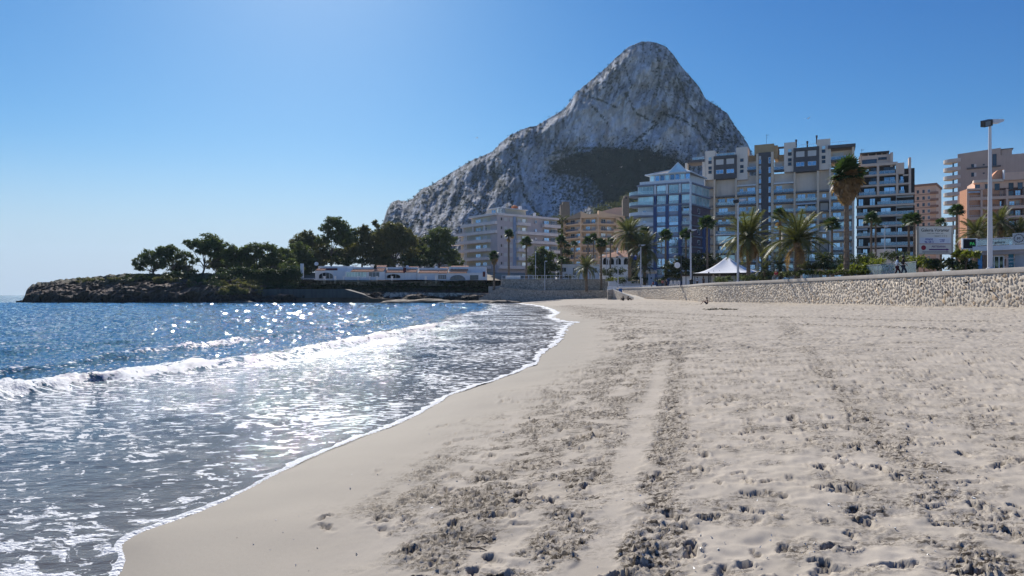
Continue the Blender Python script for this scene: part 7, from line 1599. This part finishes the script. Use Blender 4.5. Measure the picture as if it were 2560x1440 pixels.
for (px, d, base, cl, lf, lab, sd) in (
    (545, 214, 694, [(545, 640, 24, 8), (562, 655, 22, 4), (530, 662, 20, 8), (560, 676, 20, 0)], L_EUC, "brown-green tree filling between the umbrella-shaped and the rounded pine", 201),
    (615, 216, 696, [(610, 655, 26, 8), (630, 675, 24, 4), (595, 678, 22, 4)], L_PINE, "dark low tree below the rounded headland pine", 202),
    (668, 216, 702, [(665, 665, 26, 6), (690, 680, 24, 4), (650, 685, 22, 0)], L_DARK, "dark low tree below the narrow upright pine", 203),
    (448, 214, 693, [(450, 662, 20, 4), (435, 672, 18, 0), (470, 676, 18, 2)], L_DARK, "dark undergrowth tree between the leaning and umbrella-shaped pines", 204),
    (708, 218, 708, [(708, 632, 22, 8), (722, 650, 24, 4), (702, 662, 24, 0)], L_PINE, "tree joining the headland pines to the villa trees", 205),
    (800, 246, 672, [(800, 620, 26, 0), (820, 640, 26, 5), (790, 650, 24, 0), (845, 632, 22, 4)], L_PINE, "dark tree just left of the tallest tree's trunk", 206),
    (870, 248, 672, [(872, 602, 26, 4), (885, 625, 26, 0), (862, 645, 24, 0)], L_DARK, "dark tree just right of the tallest tree's trunk", 207),
    (950, 248, 672, [(950, 590, 28, 4), (945, 620, 28, 0), (960, 645, 26, 0)], L_DARK, "dark tree behind the broad eucalyptus's left side", 208),
    (1030, 250, 672, [(1030, 600, 22, 4), (1045, 620, 26, 0), (1060, 640, 26, 0)], L_EUC, "brown-green tree behind the broad eucalyptus's right side", 209)):
    tree("broadleaf_tree", px, d, base, cl, 20, .32, lf, lab, seed=sd)
for i, (a, b_, py, d, hh, lf, lab) in enumerate(((345, 420, 690, 197, 8, L_DARK, "low scrub at the foot of the leaning headland pine"), (420, 520, 690, 199, 9, L_EUC, "olive scrub below the umbrella-shaped pine"), (520, 640, 690, 199, 12, L_DARK, "dark scrub in the middle of the headland"), (640, 760, 702, 198, 12, L_DARK, "dark scrub above the left end of the quay"), (200, 345, 697, 196, 5, L_EUC, "low windblown scrub along the headland's crest"))):
    tree("coastal_scrub", (a + b_) / 2, d, py + 4, [(x_, py + random.uniform(-3, 5), hh * random.uniform(.6, 1.2), random.uniform(-4, 14)) for x_ in range(a, b_, 12)], 16, .22, lf, lab, "shrub", seed=60 + i, trunk=.06)
tree("pine_tree", 1355, 196, 698, [(1352, 630, 20, 0), (1372, 640, 20, 4), (1340, 650, 22, 0), (1365, 662, 26, 6), (1335, 675, 18, 0), (1385, 668, 16, 0), (1356, 685, 24, 0)], 34, .24, L_PINE, "dense round-topped pine in front of the lavender block", seed=16)
tree("cypress_tree", 1413, 228, 690, [(1412, 610, 12, 0), (1416, 630, 14, 0), (1410, 650, 16, 0), (1420, 665, 14, 0), (1414, 680, 16, 0)], 34, .26, L_DARK, "dark tree between the lavender block and the sand-coloured block", seed=17)
tree("broadleaf_tree", 1735, 142, 700, [(1680, 668, 26, 0), (1710, 655, 26, 4), (1745, 650, 26, 0), (1780, 648, 24, 6), (1700, 685, 26, 0), (1740, 675, 28, 0), (1775, 668, 22, 0), (1800, 652, 14, 5), (1668, 690, 16, 0)], 34, .2, leafmat("glossy_dark_leaf", (.040, .052, .018), .2), "wide dark glossy-leaved tree mass behind the round sign and the tent", seed=18)
def shrub(px0, px1, py_mid, d, r_px, leaf, label, seed, n=None, zb=None, lsz=.13, nl=90, off=0):
    nl = nl * .55
    if off: d = dwall((px0 + px1) / 2, off)
    step = r_px * 1.1; xs = np.arange(px0 + r_px * .6, px1 - r_px * .4, step)
    return tree("shrub", (px0 + px1) / 2, d, HY + (CZ - (PROM if zb is None else zb)) * F / d, [(x_, py_mid + random.uniform(-.15, .25) * r_px, r_px * random.uniform(.85, 1.15), random.uniform(-.3, .6) * r_px) for x_ in xs], nl, lsz, leaf, label, "shrub", seed=seed, trunk=.05, off=off, full=True)
shrub(2044, 2118, 650, 84, 27, L_DARK, "large black-green shrub left of the big shaggy palm's trunk", 70, nl=70); shrub(2122, 2186, 648, 86, 25, L_DARK, "large black-green shrub right of the big shaggy palm's trunk", 71, nl=70)
shrub(2215, 2262, 638, 92, 20, L_DARK, "dark flowering shrub right of the pale garden wall", 72, nl=80); shrub(2250, 2302, 648, 70, 16, L_SAGE, "grey-green shrub left of the gallery billboard's post", 73)
shrub(2275, 2345, 658, 56.5, 20, L_LIME, "bright lime-green hedge plants at the foot of the gallery billboard", 74, nl=110, off=4.0); shrub(2330, 2445, 660, 56.0, 24, L_DARK, "dense dark clipped hedge between the billboard and the kiosk", 75, nl=120, off=3.6)
shrub(2385, 2444, 634, 55.6, 9, L_LIME, "light green climber along the top of the dark hedge", 76, nl=160, off=3.4)
shrub(2100, 2170, 668, 63, 10, L_LIME, "yellow-green broad-leaved plants right of the shaggy palm's trunk", 77, nl=160, off=2.4); shrub(2160, 2215, 655, 68, 14, L_LIME, "taller yellow-green plant behind the low grey railing", 78, nl=130, off=4.5)
shrub(2170, 2290, 668, 62, 11, leafmat("mid_green_leaf", (.06, .09, .025)), "mid-green planting behind the low grey railing", 79, nl=130, off=3.2)
shrub(2060, 2110, 665, 68, 12, L_SAGE, "grey-green shrub left of the shaggy palm's trunk base", 80, nl=120, off=3.5); shrub(2005, 2058, 664, 74, 16, L_EUC, "brownish shrub between the date palm trunk and the dark shrubs", 81, nl=110)
shrub(1905, 2005, 684, 76, 8, L_SAGE, "low pale groundcover left of the golden date palm's trunk", 82, nl=170, off=1.6); shrub(1998, 2170, 680, 69, 6, leafmat("box_hedge_leaf", (.075, .095, .025)), "low clipped green hedge running along the sea wall coping", 83, nl=240, lsz=.10, off=1.0)
shrub(1788, 1835, 697, 93, 9, L_SAGE, "small green plants at the wall left of the lamp by the tent", 84, nl=140, off=1.2); shrub(1846, 1925, 693, 87, 9, L_SAGE, "low sage-green planting right of the lamp by the tent", 85, nl=140, off=1.3)
shrub(1640, 1670, 700, 142, 12, L_DARK, "dark shrub beside the small hut", 86, lsz=.12, nl=60); shrub(1548, 1572, 702, 168, 11, L_DARK, "left black bush behind the low white wall", 87, lsz=.14, nl=60); shrub(1578, 1622, 700, 166, 13, L_DARK, "wide black bush behind the low white wall", 88, lsz=.14, nl=60)
shrub(1505, 1560, 678, 190, 12, L_DARK, "clipped dark bush below the arched house", 89, lsz=.16, nl=50, zb=5.6); shrub(1516, 1560, 697, 178, 8, L_LIME, "thin yellow-green garden plants below the arched house", 90, lsz=.14, nl=50)
shrub(1385, 1405, 688, 192, 11, L_DARK, "dark bush at the bungalow's left corner", 91, zb=5.8, lsz=.16, nl=50); shrub(1412, 1436, 692, 192, 9, L_DARK, "dark bush before the bungalow windows", 92, zb=5.8, lsz=.16, nl=50)
for i, (a, b_, py, h_, lf, lab) in enumerate(((745, 865, 714, 7, L_DARK, "dark hedge along the quay's left half"), (865, 990, 718, 9, L_DARK, "dark hedge above the middle of the quay"), (930, 1040, 714, 11, leafmat("deep_green_leaf", (.030, .055, .018), .2), "tall leafy bank of agaves and shrubs in front of the third villa"), (1040, 1120, 720, 8, L_DARK, "dark planting above the pale rubble wall"), (1105, 1232, 709, 8, L_DARK, "clipped dark hedge in front of the rightmost villa"), (1130, 1225, 724, 5, L_DARK, "row of small round dark shrubs below the clipped hedge"))):
    tree("hedge", (a + b_) / 2, 193 + (i == 5) * -1, py + h_, [(x_, py + random.uniform(-2, 3), h_ * random.uniform(.85, 1.2), random.uniform(-3, 5)) for x_ in np.arange(a, b_, h_ * 1.1)], 30, .18, lf, lab, "hedge", seed=100 + i, trunk=.05)
for px, py, r_ in ((2190, 660, .5), (2200, 650, .6), (2130, 668, .45)):
    dw_ = dwall(px, 3.0); p = P(px, py, dw_); th = empty("agave", (p.x, dw_, PROM), "spiky agave left of" if 0 else {2190: "spiky yellow-green plant behind the railing's left end", 2200: "tallest spiky yellow-green plant behind the railing", 2130: "spiky plant beside the shaggy palm's trunk"}[px], "plant")
    for k in range(12):
        a_ = k * 2.4; L_ = (p.z - PROM) * 1.15 + .3; q = []; w = .07
        for j in range(4):
            t0_, t1_ = j / 4, (j + 1) / 4; f_ = lambda t: Vector((math.cos(a_) * r_ * t * (.4 + .6 * t) * (.4 + k / 14), math.sin(a_) * r_ * t * (.4 + .6 * t) * (.4 + k / 14), L_ * t * (1 - .03 * k * t))); s = Vector((-math.sin(a_), math.cos(a_), 0))
            q += [f_(t0_) - s * w * (1 - t0_ * .7), f_(t0_) + s * w * (1 - t0_ * .7), f_(t1_) + s * w * (1 - t1_ * .95), f_(t1_) - s * w * (1 - t1_ * .95)]
        link("leaf", blade_mesh("leaf", q, L_LIME), th)
# pines on the wooded slope: one far mass
r = np.random.default_rng(12); Vs = []
for i in range(120):
    px_ = r.uniform(1425, 1600) if i < 80 else r.uniform(1330, 1440); t = (px_ - 1425) / 175; py_ = (r.uniform(548 - 72 * t, 572 - 20 * t) if i < 80 else r.uniform(545, 640)); d_ = 470 + (560 - py_) * 1.2 if i < 80 else 300
    k = d_ / F; c = np.array(P(px_, py_, d_)); R = r.uniform(8, 14) * k * (1 if i < 80 else 1.3)
    n = 130; dd = r.normal(size=(n, 3)); dd /= np.linalg.norm(dd, axis=1)[:, None]; pc = c + dd * (r.random((n, 1)) ** .35) * R * np.array([1, 1, .72]); s = .12 * R; Vs.append(np.stack([pc, pc + r.normal(size=(n, 3)) * s * 1.3, pc + r.normal(size=(n, 3)) * s * 1.3], 1))
V = np.concatenate(Vs).reshape(-1, 3); o = link("hillside_pines", tri_mesh("hillside_pines", V, np.arange(len(V)).reshape(-1, 3), [leafmat("sunlit_pine", (.080, .085, .030))])); tag(o, "green pine wood on the slope below the cliff", "wood", None, 'stuff')

# ---------------------------------------------------------------- people
SKIN = mat("skin", (.42, .25, .18), .6, .06); HAIR = mat("dark_hair", (.025, .018, .014), .7); PALEHAIR = mat("pale_hat", (.62, .58, .52), .9)
def cloth(name, c): return mat(name, c, .9, .12, 4)
def skinned(name, J, R, edges, m, parent, root=0, sub=2):
    """one continuous surface grown round connected joints"""
    me = bpy.data.meshes.new(name); me.from_pydata([tuple(j) for j in J], edges, []); me.update()
    o = bpy.data.objects.new(name, me); COL.objects.link(o)
    sk = o.modifiers.new("skin", 'SKIN'); sv = me.skin_vertices[0].data if me.skin_vertices else None
    if sv is None: me.skin_vertices.new() if hasattr(me.skin_vertices, 'new') else None; sv = me.skin_vertices[0].data
    for i, r_ in enumerate(R):
        sv[i].radius = (r_ if isinstance(r_, tuple) else (r_, r_)); sv[i].use_root = (i == root)
    ss = o.modifiers.new("sub", 'SUBSURF'); ss.levels = sub - 1; ss.render_levels = sub - 1
    dg = bpy.context.evaluated_depsgraph_get(); ev = o.evaluated_get(dg); m2 = bpy.data.meshes.new_from_object(ev); bpy.data.objects.remove(o)
    m2.materials.clear(); m2.materials.append(m); m2.polygons.foreach_set('use_smooth', [True] * len(m2.polygons)); m2.name = name
    return link(name, m2, parent)
def figure(loc, yaw, pose, label, top, legs_, hair=HAIR, hat=None, skirt=False, bare=False, scale=1.0, group=None):
    th = empty("person", loc, label, "person", group); th.rotation_euler = (0, 0, yaw); th.scale = (scale,) * 3
    # joints: pelvis 0, waist 1, chest 2, neck 3, head 4, crown 5, shoulders 6/9, elbows 7/10, hands 8/11, hips 12/16, knees 13/17, ankles 14/18, toes 15/19 ; facing +y
    if pose in ('stand', 'walk'):
        s = .22 if pose == 'walk' else .03
        J = [(0, 0, .94), (0, 0, 1.08), (0, .01, 1.30), (0, .0, 1.47), (0, .02, 1.58), (0, .02, 1.70), (-.17, 0, 1.38), (-.23, -.05 - s * .3, 1.12), (-.22, .08 + s * .3, .88), (.17, 0, 1.38), (.23, -.05 + s * .5, 1.12), (.22, .1 + s, .90), (-.09, 0, .88), (-.10, s, .48), (-.10, s * .8 - .05, .08), (-.10, s * .8 + .12, .03), (.09, 0, .88), (.10, -s * .3, .48), (.10, -s * 1.4, .10), (.10, -s * 1.4 + .12, .03)]
    elif pose == 'seat':
        J = [(0, 0, .50), (0, -.02, .64), (0, .02, .86), (0, .04, 1.03), (0, .07, 1.14), (0, .08, 1.26), (-.17, .02, .94), (-.22, .05, .70), (-.12, .28, .62), (.17, .02, .94), (.22, .05, .70), (.12, .28, .62), (-.09, .05, .48), (-.10, .46, .50), (-.10, .44, .08), (-.10, .58, .03), (.09, .05, .48), (.10, .46, .50), (.10, .46, .08), (.10, .60, .03)]
    else:  # sitting on the sand, knees up, leaning a little
        J = [(0, 0, .12), (0, -.03, .26), (0, -.01, .47), (0, .03, .64), (0, .07, .75), (0, .08, .87), (-.18, -.01, .56), (-.26, -.10, .32), (-.22, -.06, .10), (.18, -.01, .56), (.27, .10, .40), (.16, .34, .44), (-.09, .06, .12), (-.13, .42, .40), (-.14, .72, .08), (-.14, .86, .04), (.09, .06, .12), (.13, .46, .44), (.13, .66, .08), (.13, .80, .04)]
    E = [(0, 1), (1, 2), (2, 3), (3, 4), (4, 5), (2, 6), (6, 7), (7, 8), (2, 9), (9, 10), (10, 11), (0, 12), (12, 13), (13, 14), (14, 15), (0, 16), (16, 17), (17, 18), (18, 19)]
    R = [(.13, .10), (.115, .09), (.13, .10), (.055, .055), (.075, .09), (.05, .06), .055, .042, .03, .055, .042, .03, .085, .058, .038, .032, .085, .058, .038, .032]
    skinned("body", J, R, E, SKIN, th)
    if not bare:
        ti = [0, 1, 2, 3, 6, 7, 9, 10]; mp_ = {a: b_ for b_, a in enumerate(ti)}
        skinned("shirt", [J[i] for i in ti], [(.150, .115), (.14, .11), (.155, .12), (.065, .06), .075, .055, .075, .055], [(mp_[a], mp_[b_]) for a, b_ in ((0, 1), (1, 2), (2, 3), (2, 6), (6, 7), (2, 9), (9, 10))], top, th)
    li = [0, 12, 13, 14, 16, 17, 18] if not skirt else [0, 12, 13, 16, 17]; mp_ = {a: b_ for b_, a in enumerate(li)}
    rr_ = {0: (.145, .115), 12: .105, 13: .075 if not skirt else .12, 14: .06, 16: .105, 17: .075 if not skirt else .12, 18: .06}
    skinned("trousers" if not skirt else "shorts", [J[i] if i in (0, 12, 16) or not skirt else tuple(Vector(J[12 if i == 13 else 16]).lerp(Vector(J[i]), .75)) for i in li], [rr_[i] for i in li], [(mp_[a], mp_[b_]) for a, b_ in ((0, 12), (12, 13), (13, 14), (0, 16), (16, 17), (17, 18)) if a in mp_ and b_ in mp_], legs_, th)
    h = Vector(J[4]) + Vector((0, -.02, .035)); s_ = MB(); s_.lathe([(.01, .13), (.07, .115), (.105, .06), (.112, 0), (.10, -.05), (.07, -.09)][::-1], 12, h); s_.build("hair", hair, th, True)
    if hat:
        s_ = MB(); s_.lathe([(.19, .04), (.19, .055), (.115, .06), (.11, .15), (.05, .17)], 14, h); s_.build("hat", hat, th, True)
    return th
W_ = lambda px, d, z: Vector(((px - 1280) / F * d, d, z))
figure(W_(2243, dwall(2243, 1.0), PROM), -2.0, 'walk', "walker in a pale blue shirt and dark skirt, left of the couple on the promenade", cloth("pale_blue_cloth", (.42, .52, .66)), cloth("dark_wine_cloth", (.06, .02, .03)), hat=cloth("black_cap", (.02, .02, .025)))
figure(W_(2258, dwall(2258, 1.1), PROM), -2.0, 'walk', "walker in a black t-shirt, right of the couple on the promenade", cloth("black_cloth", (.02, .02, .025)), cloth("navy_cloth", (.03, .04, .07)), hat=cloth("grey_green_cap", (.15, .15, .12)), scale=1.04)
figure(W_(1941, dwall(1941, .9), PROM + .25), 2.2, 'seat', "person in a red top with pale hair seated behind the sea wall coping", cloth("red_cloth", (.45, .04, .06)), cloth("grey_cloth", (.2, .2, .2)), hair=PALEHAIR)
zs_ = sand_at(25.3, 84.0)
figure((W_(1768, 84, 0).x, 84, sand_at(W_(1768, 84, 0).x, 84) + .02), 1.35, 'ground', "shirtless bather in dark trunks sitting on the sand against the sea wall", None, cloth("dark_trunks", (.03, .03, .06)), bare=True, skirt=True)
for px, lab, ya in ((1558, "left of two black-clad figures sitting by the ramp wall", 2.4), (1570, "right of two black-clad figures sitting by the ramp wall", -2.2)):
    x_ = W_(px, 135, 0).x; figure((x_, 135, sand_at(x_, 135) + .02), ya, 'ground', lab, cloth("black_cloth", (.02, .02, .025)), cloth("black_trousers", (.015, .015, .018)), group="figures in black by the ramp")
figure(W_(1743, 121, PROM), 2.9, 'stand', "person in a pale top and brimmed hat standing before the tent's white wall", cloth("pale_blue_cloth", (.42, .52, .66)), cloth("black_trousers", (.015, .015, .018)), hat=cloth("dark_hat", (.04, .035, .03)))
figure(W_(1759, 121, PROM), 3.3, 'stand', "person with long dark clothes standing right of the hatted one at the tent", cloth("brown_cloth", (.12, .08, .05)), cloth("dark_wine_cloth", (.06, .02, .03)))
figure(W_(1656, 140, PROM), 3.0, 'stand', "person in a coral red jacket standing at the white kerb wall", cloth("coral_cloth", (.50, .11, .10)), cloth("navy_cloth", (.03, .04, .07)))
figure(W_(1666, 141, PROM), 2.6, 'stand', "person in dark clothes just right of the one in coral red", cloth("navy_cloth", (.03, .04, .07)), cloth("black_trousers", (.015, .015, .018)), hair=PALEHAIR)
figure(W_(1633, 146, PROM + .25), 2.0, 'seat', "person in deep red seated left of the one in coral red", cloth("deep_red_cloth", (.30, .02, .04)), cloth("grey_cloth", (.2, .2, .2)))

# ---------------------------------------------------------------- beach litter, rocks, gulls
r = np.random.default_rng(4)
V, T = [], []; n = 0
for i in range(260):
    t = r.random(); px_ = 1762 + 80 * t; py_ = 759 + 6 * t + r.normal(0, 1.4); d_ = 62 + r.normal(0, .8) - t * 4; x_ = (px_ - 1280) / F * d_; z_ = sand_at(x_, d_); s = r.uniform(.12, .4)
    s *= .4; c = np.array([x_, d_, z_ + .02 + .12 * math.sin(t * 3.1) * r.random()]); V += [c + r.normal(size=3) * s * [1, .6, .3], c + r.normal(size=3) * s * [1, .6, .3], c + r.normal(size=3) * s * [1, .6, .3]]; T.append((n, n + 1, n + 2)); n += 3
o = link("seaweed_heap", tri_mesh("seaweed_heap", np.array(V), np.array(T), [mat("dry_seaweed", (.20, .17, .11), .95, .3, 3)])); tag(o, "long heap of dry seaweed on the sand in front of the bather", "seaweed", None, 'stuff')
STICK = mat("driftwood", (.09, .065, .05), .9)
for i, (px, py, L_, a_, lab) in enumerate(((1165, 1305, .22, -.5, "longer dark stick lying on the moist sand"), (1190, 1285, .12, -.5, "short dark stick above the longer one"), (1765, 1003, .25, .9, "small curved twig between the tyre tracks"), (1320, 1012, .15, 1.4, "tiny upright twig near the moist sand"))):
    d_ = 1.62 * F / (py - HY); x_ = (px - 1280) / F * d_; z_ = sand_at(x_, d_); s_ = MB(); e = Vector((math.cos(a_), math.sin(a_), .05)) * L_; s_.tube([(0, 0, .012), e * .5 + Vector((.01, .01, .02)), e], [.006, .005, .002], 5); o = s_.build("stick", STICK, None, loc=(x_, d_, z_)); tag(o, lab, "stick")
V, T = [], []; n = 0
for i in range(420):
    px_ = r.uniform(500, 2500); py_ = r.uniform(1000, 1438); d_ = 1.62 * F / (py_ - HY); x_ = (px_ - 1280) / F * d_
    if float(sdist(np.array(x_), np.array(d_))) < .9: continue
    z_ = sand_at(x_, d_); s = r.uniform(.003, .008) * (1 + d_ * .04); c = np.array([x_, d_, z_ + .002]); q = c + r.normal(size=(4, 3)) * s; V += list(q); T += [(n, n + 1, n + 2), (n, n + 2, n + 3), (n + 1, n + 2, n + 3)]; n += 4
o = link("shell_fragments", tri_mesh("shell_fragments", np.array(V), np.array(T), [WHITE])); tag(o, "tiny white shell fragments strewn over the sand", "shells", None, 'stuff')
for (px, py, d, s, rz, lab) in ((1010, 752, 168, 7, .2, "flat brown rock at the waterline below the pale rubble wall"), (1075, 750, 170, 8, .1, "long low rock shelf in the surf below the villas"), (1145, 751, 168, 6, .4, "brown rock where the surf meets the far sand"), (1205, 749, 170, 6, .0, "rock at the foot of the retaining wall's left end"), (1255, 748, 170, 6, .3, "last flat rock before the far sand"), (590, 747, 176, 6, .0, "rounded ribbed rock at the left end of the quay"), (560, 752, 175, 4, .2, "dark rock at the waterline left of the quay")):
    p = P(px, py, d); V_, T_ = [], []; rr_ = np.random.default_rng(int(px)); u_, v_ = np.meshgrid(np.linspace(0, 2 * np.pi, 25), np.linspace(0, np.pi / 2, 8)); X = np.cos(u_) * np.cos(v_); Y = np.sin(u_) * np.cos(v_); Z = np.sin(v_); k = 1 + .45 * fbm(X * 2 + px, Y * 2, Z * 2, 4, .5, True)
    V_ = np.stack([(X * k * s * .7).ravel(), (Y * k * s * .35).ravel(), (Z * k * s * .13 - .3).ravel()], 1); o = link("shore_rock", grid_mesh("shore_rock", V_, 8, 25, mat("wet_brown_rock", (.12, .09, .065), .8, .3, .8, bump=.1, bscale=2)), None, (p.x, p.y, SEA + .05), (0, 0, rz)); tag(o, lab, "rock")
for (px, py, d, lab) in ((2020, 296, 300, "gull gliding in the blue sky right of the mountain"), (1795, 363, 420, "gull flying before the mountain's right flank"), (1553, 418, 430, "gull flying before the dark wooded hollow"), (1192, 345, 400, "far gull left of the mountain's shoulder")):
    th = empty("gull", P(px, py, d), lab, "bird"); s_ = MB(); s_.tube([(-.5, 0, 0), (-.2, 0, .02), (.2, 0, .03), (.5, 0, .0)], [.02, .11, .11, .03], 7); s_.build("body", WHITE, th, True)
    for sd in (-1, 1): s_ = MB(); s_.add([(-.15, sd * .08, .03), (.2, sd * .08, .03), (.15, sd * .8, .35), (-.05, sd * .8, .35), (-.25, sd * 1.5, .2)], [(0, 1, 2, 3), (3, 2, 4)]); s_.build("wing", WHITE, th)
    th.rotation_euler = (0, 0, .6); th.scale = (1.3,) * 3

# ---------------------------------------------------------------- sea air
hz_m = bpy.data.materials.new("sea_haze"); hz_m.use_nodes = True; nt = hz_m.node_tree; nt.nodes.clear()
pv = nt.nodes.new("ShaderNodeVolumePrincipled"); pv.inputs['Color'].default_value = (.62, .82, 1.0, 1); pv.inputs['Density'].default_value = .00007; pv.inputs['Anisotropy'].default_value = .2
mo = nt.nodes.new("ShaderNodeOutputMaterial"); nt.links.new(pv.outputs[0], mo.inputs['Volume'])
s_ = MB(); s_.box(-21000, 21000, -80, 6700, -5.5, 480); o = s_.build("haze", hz_m); tag(o, "thin blue sea haze over the bay", None, None, 'stuff')
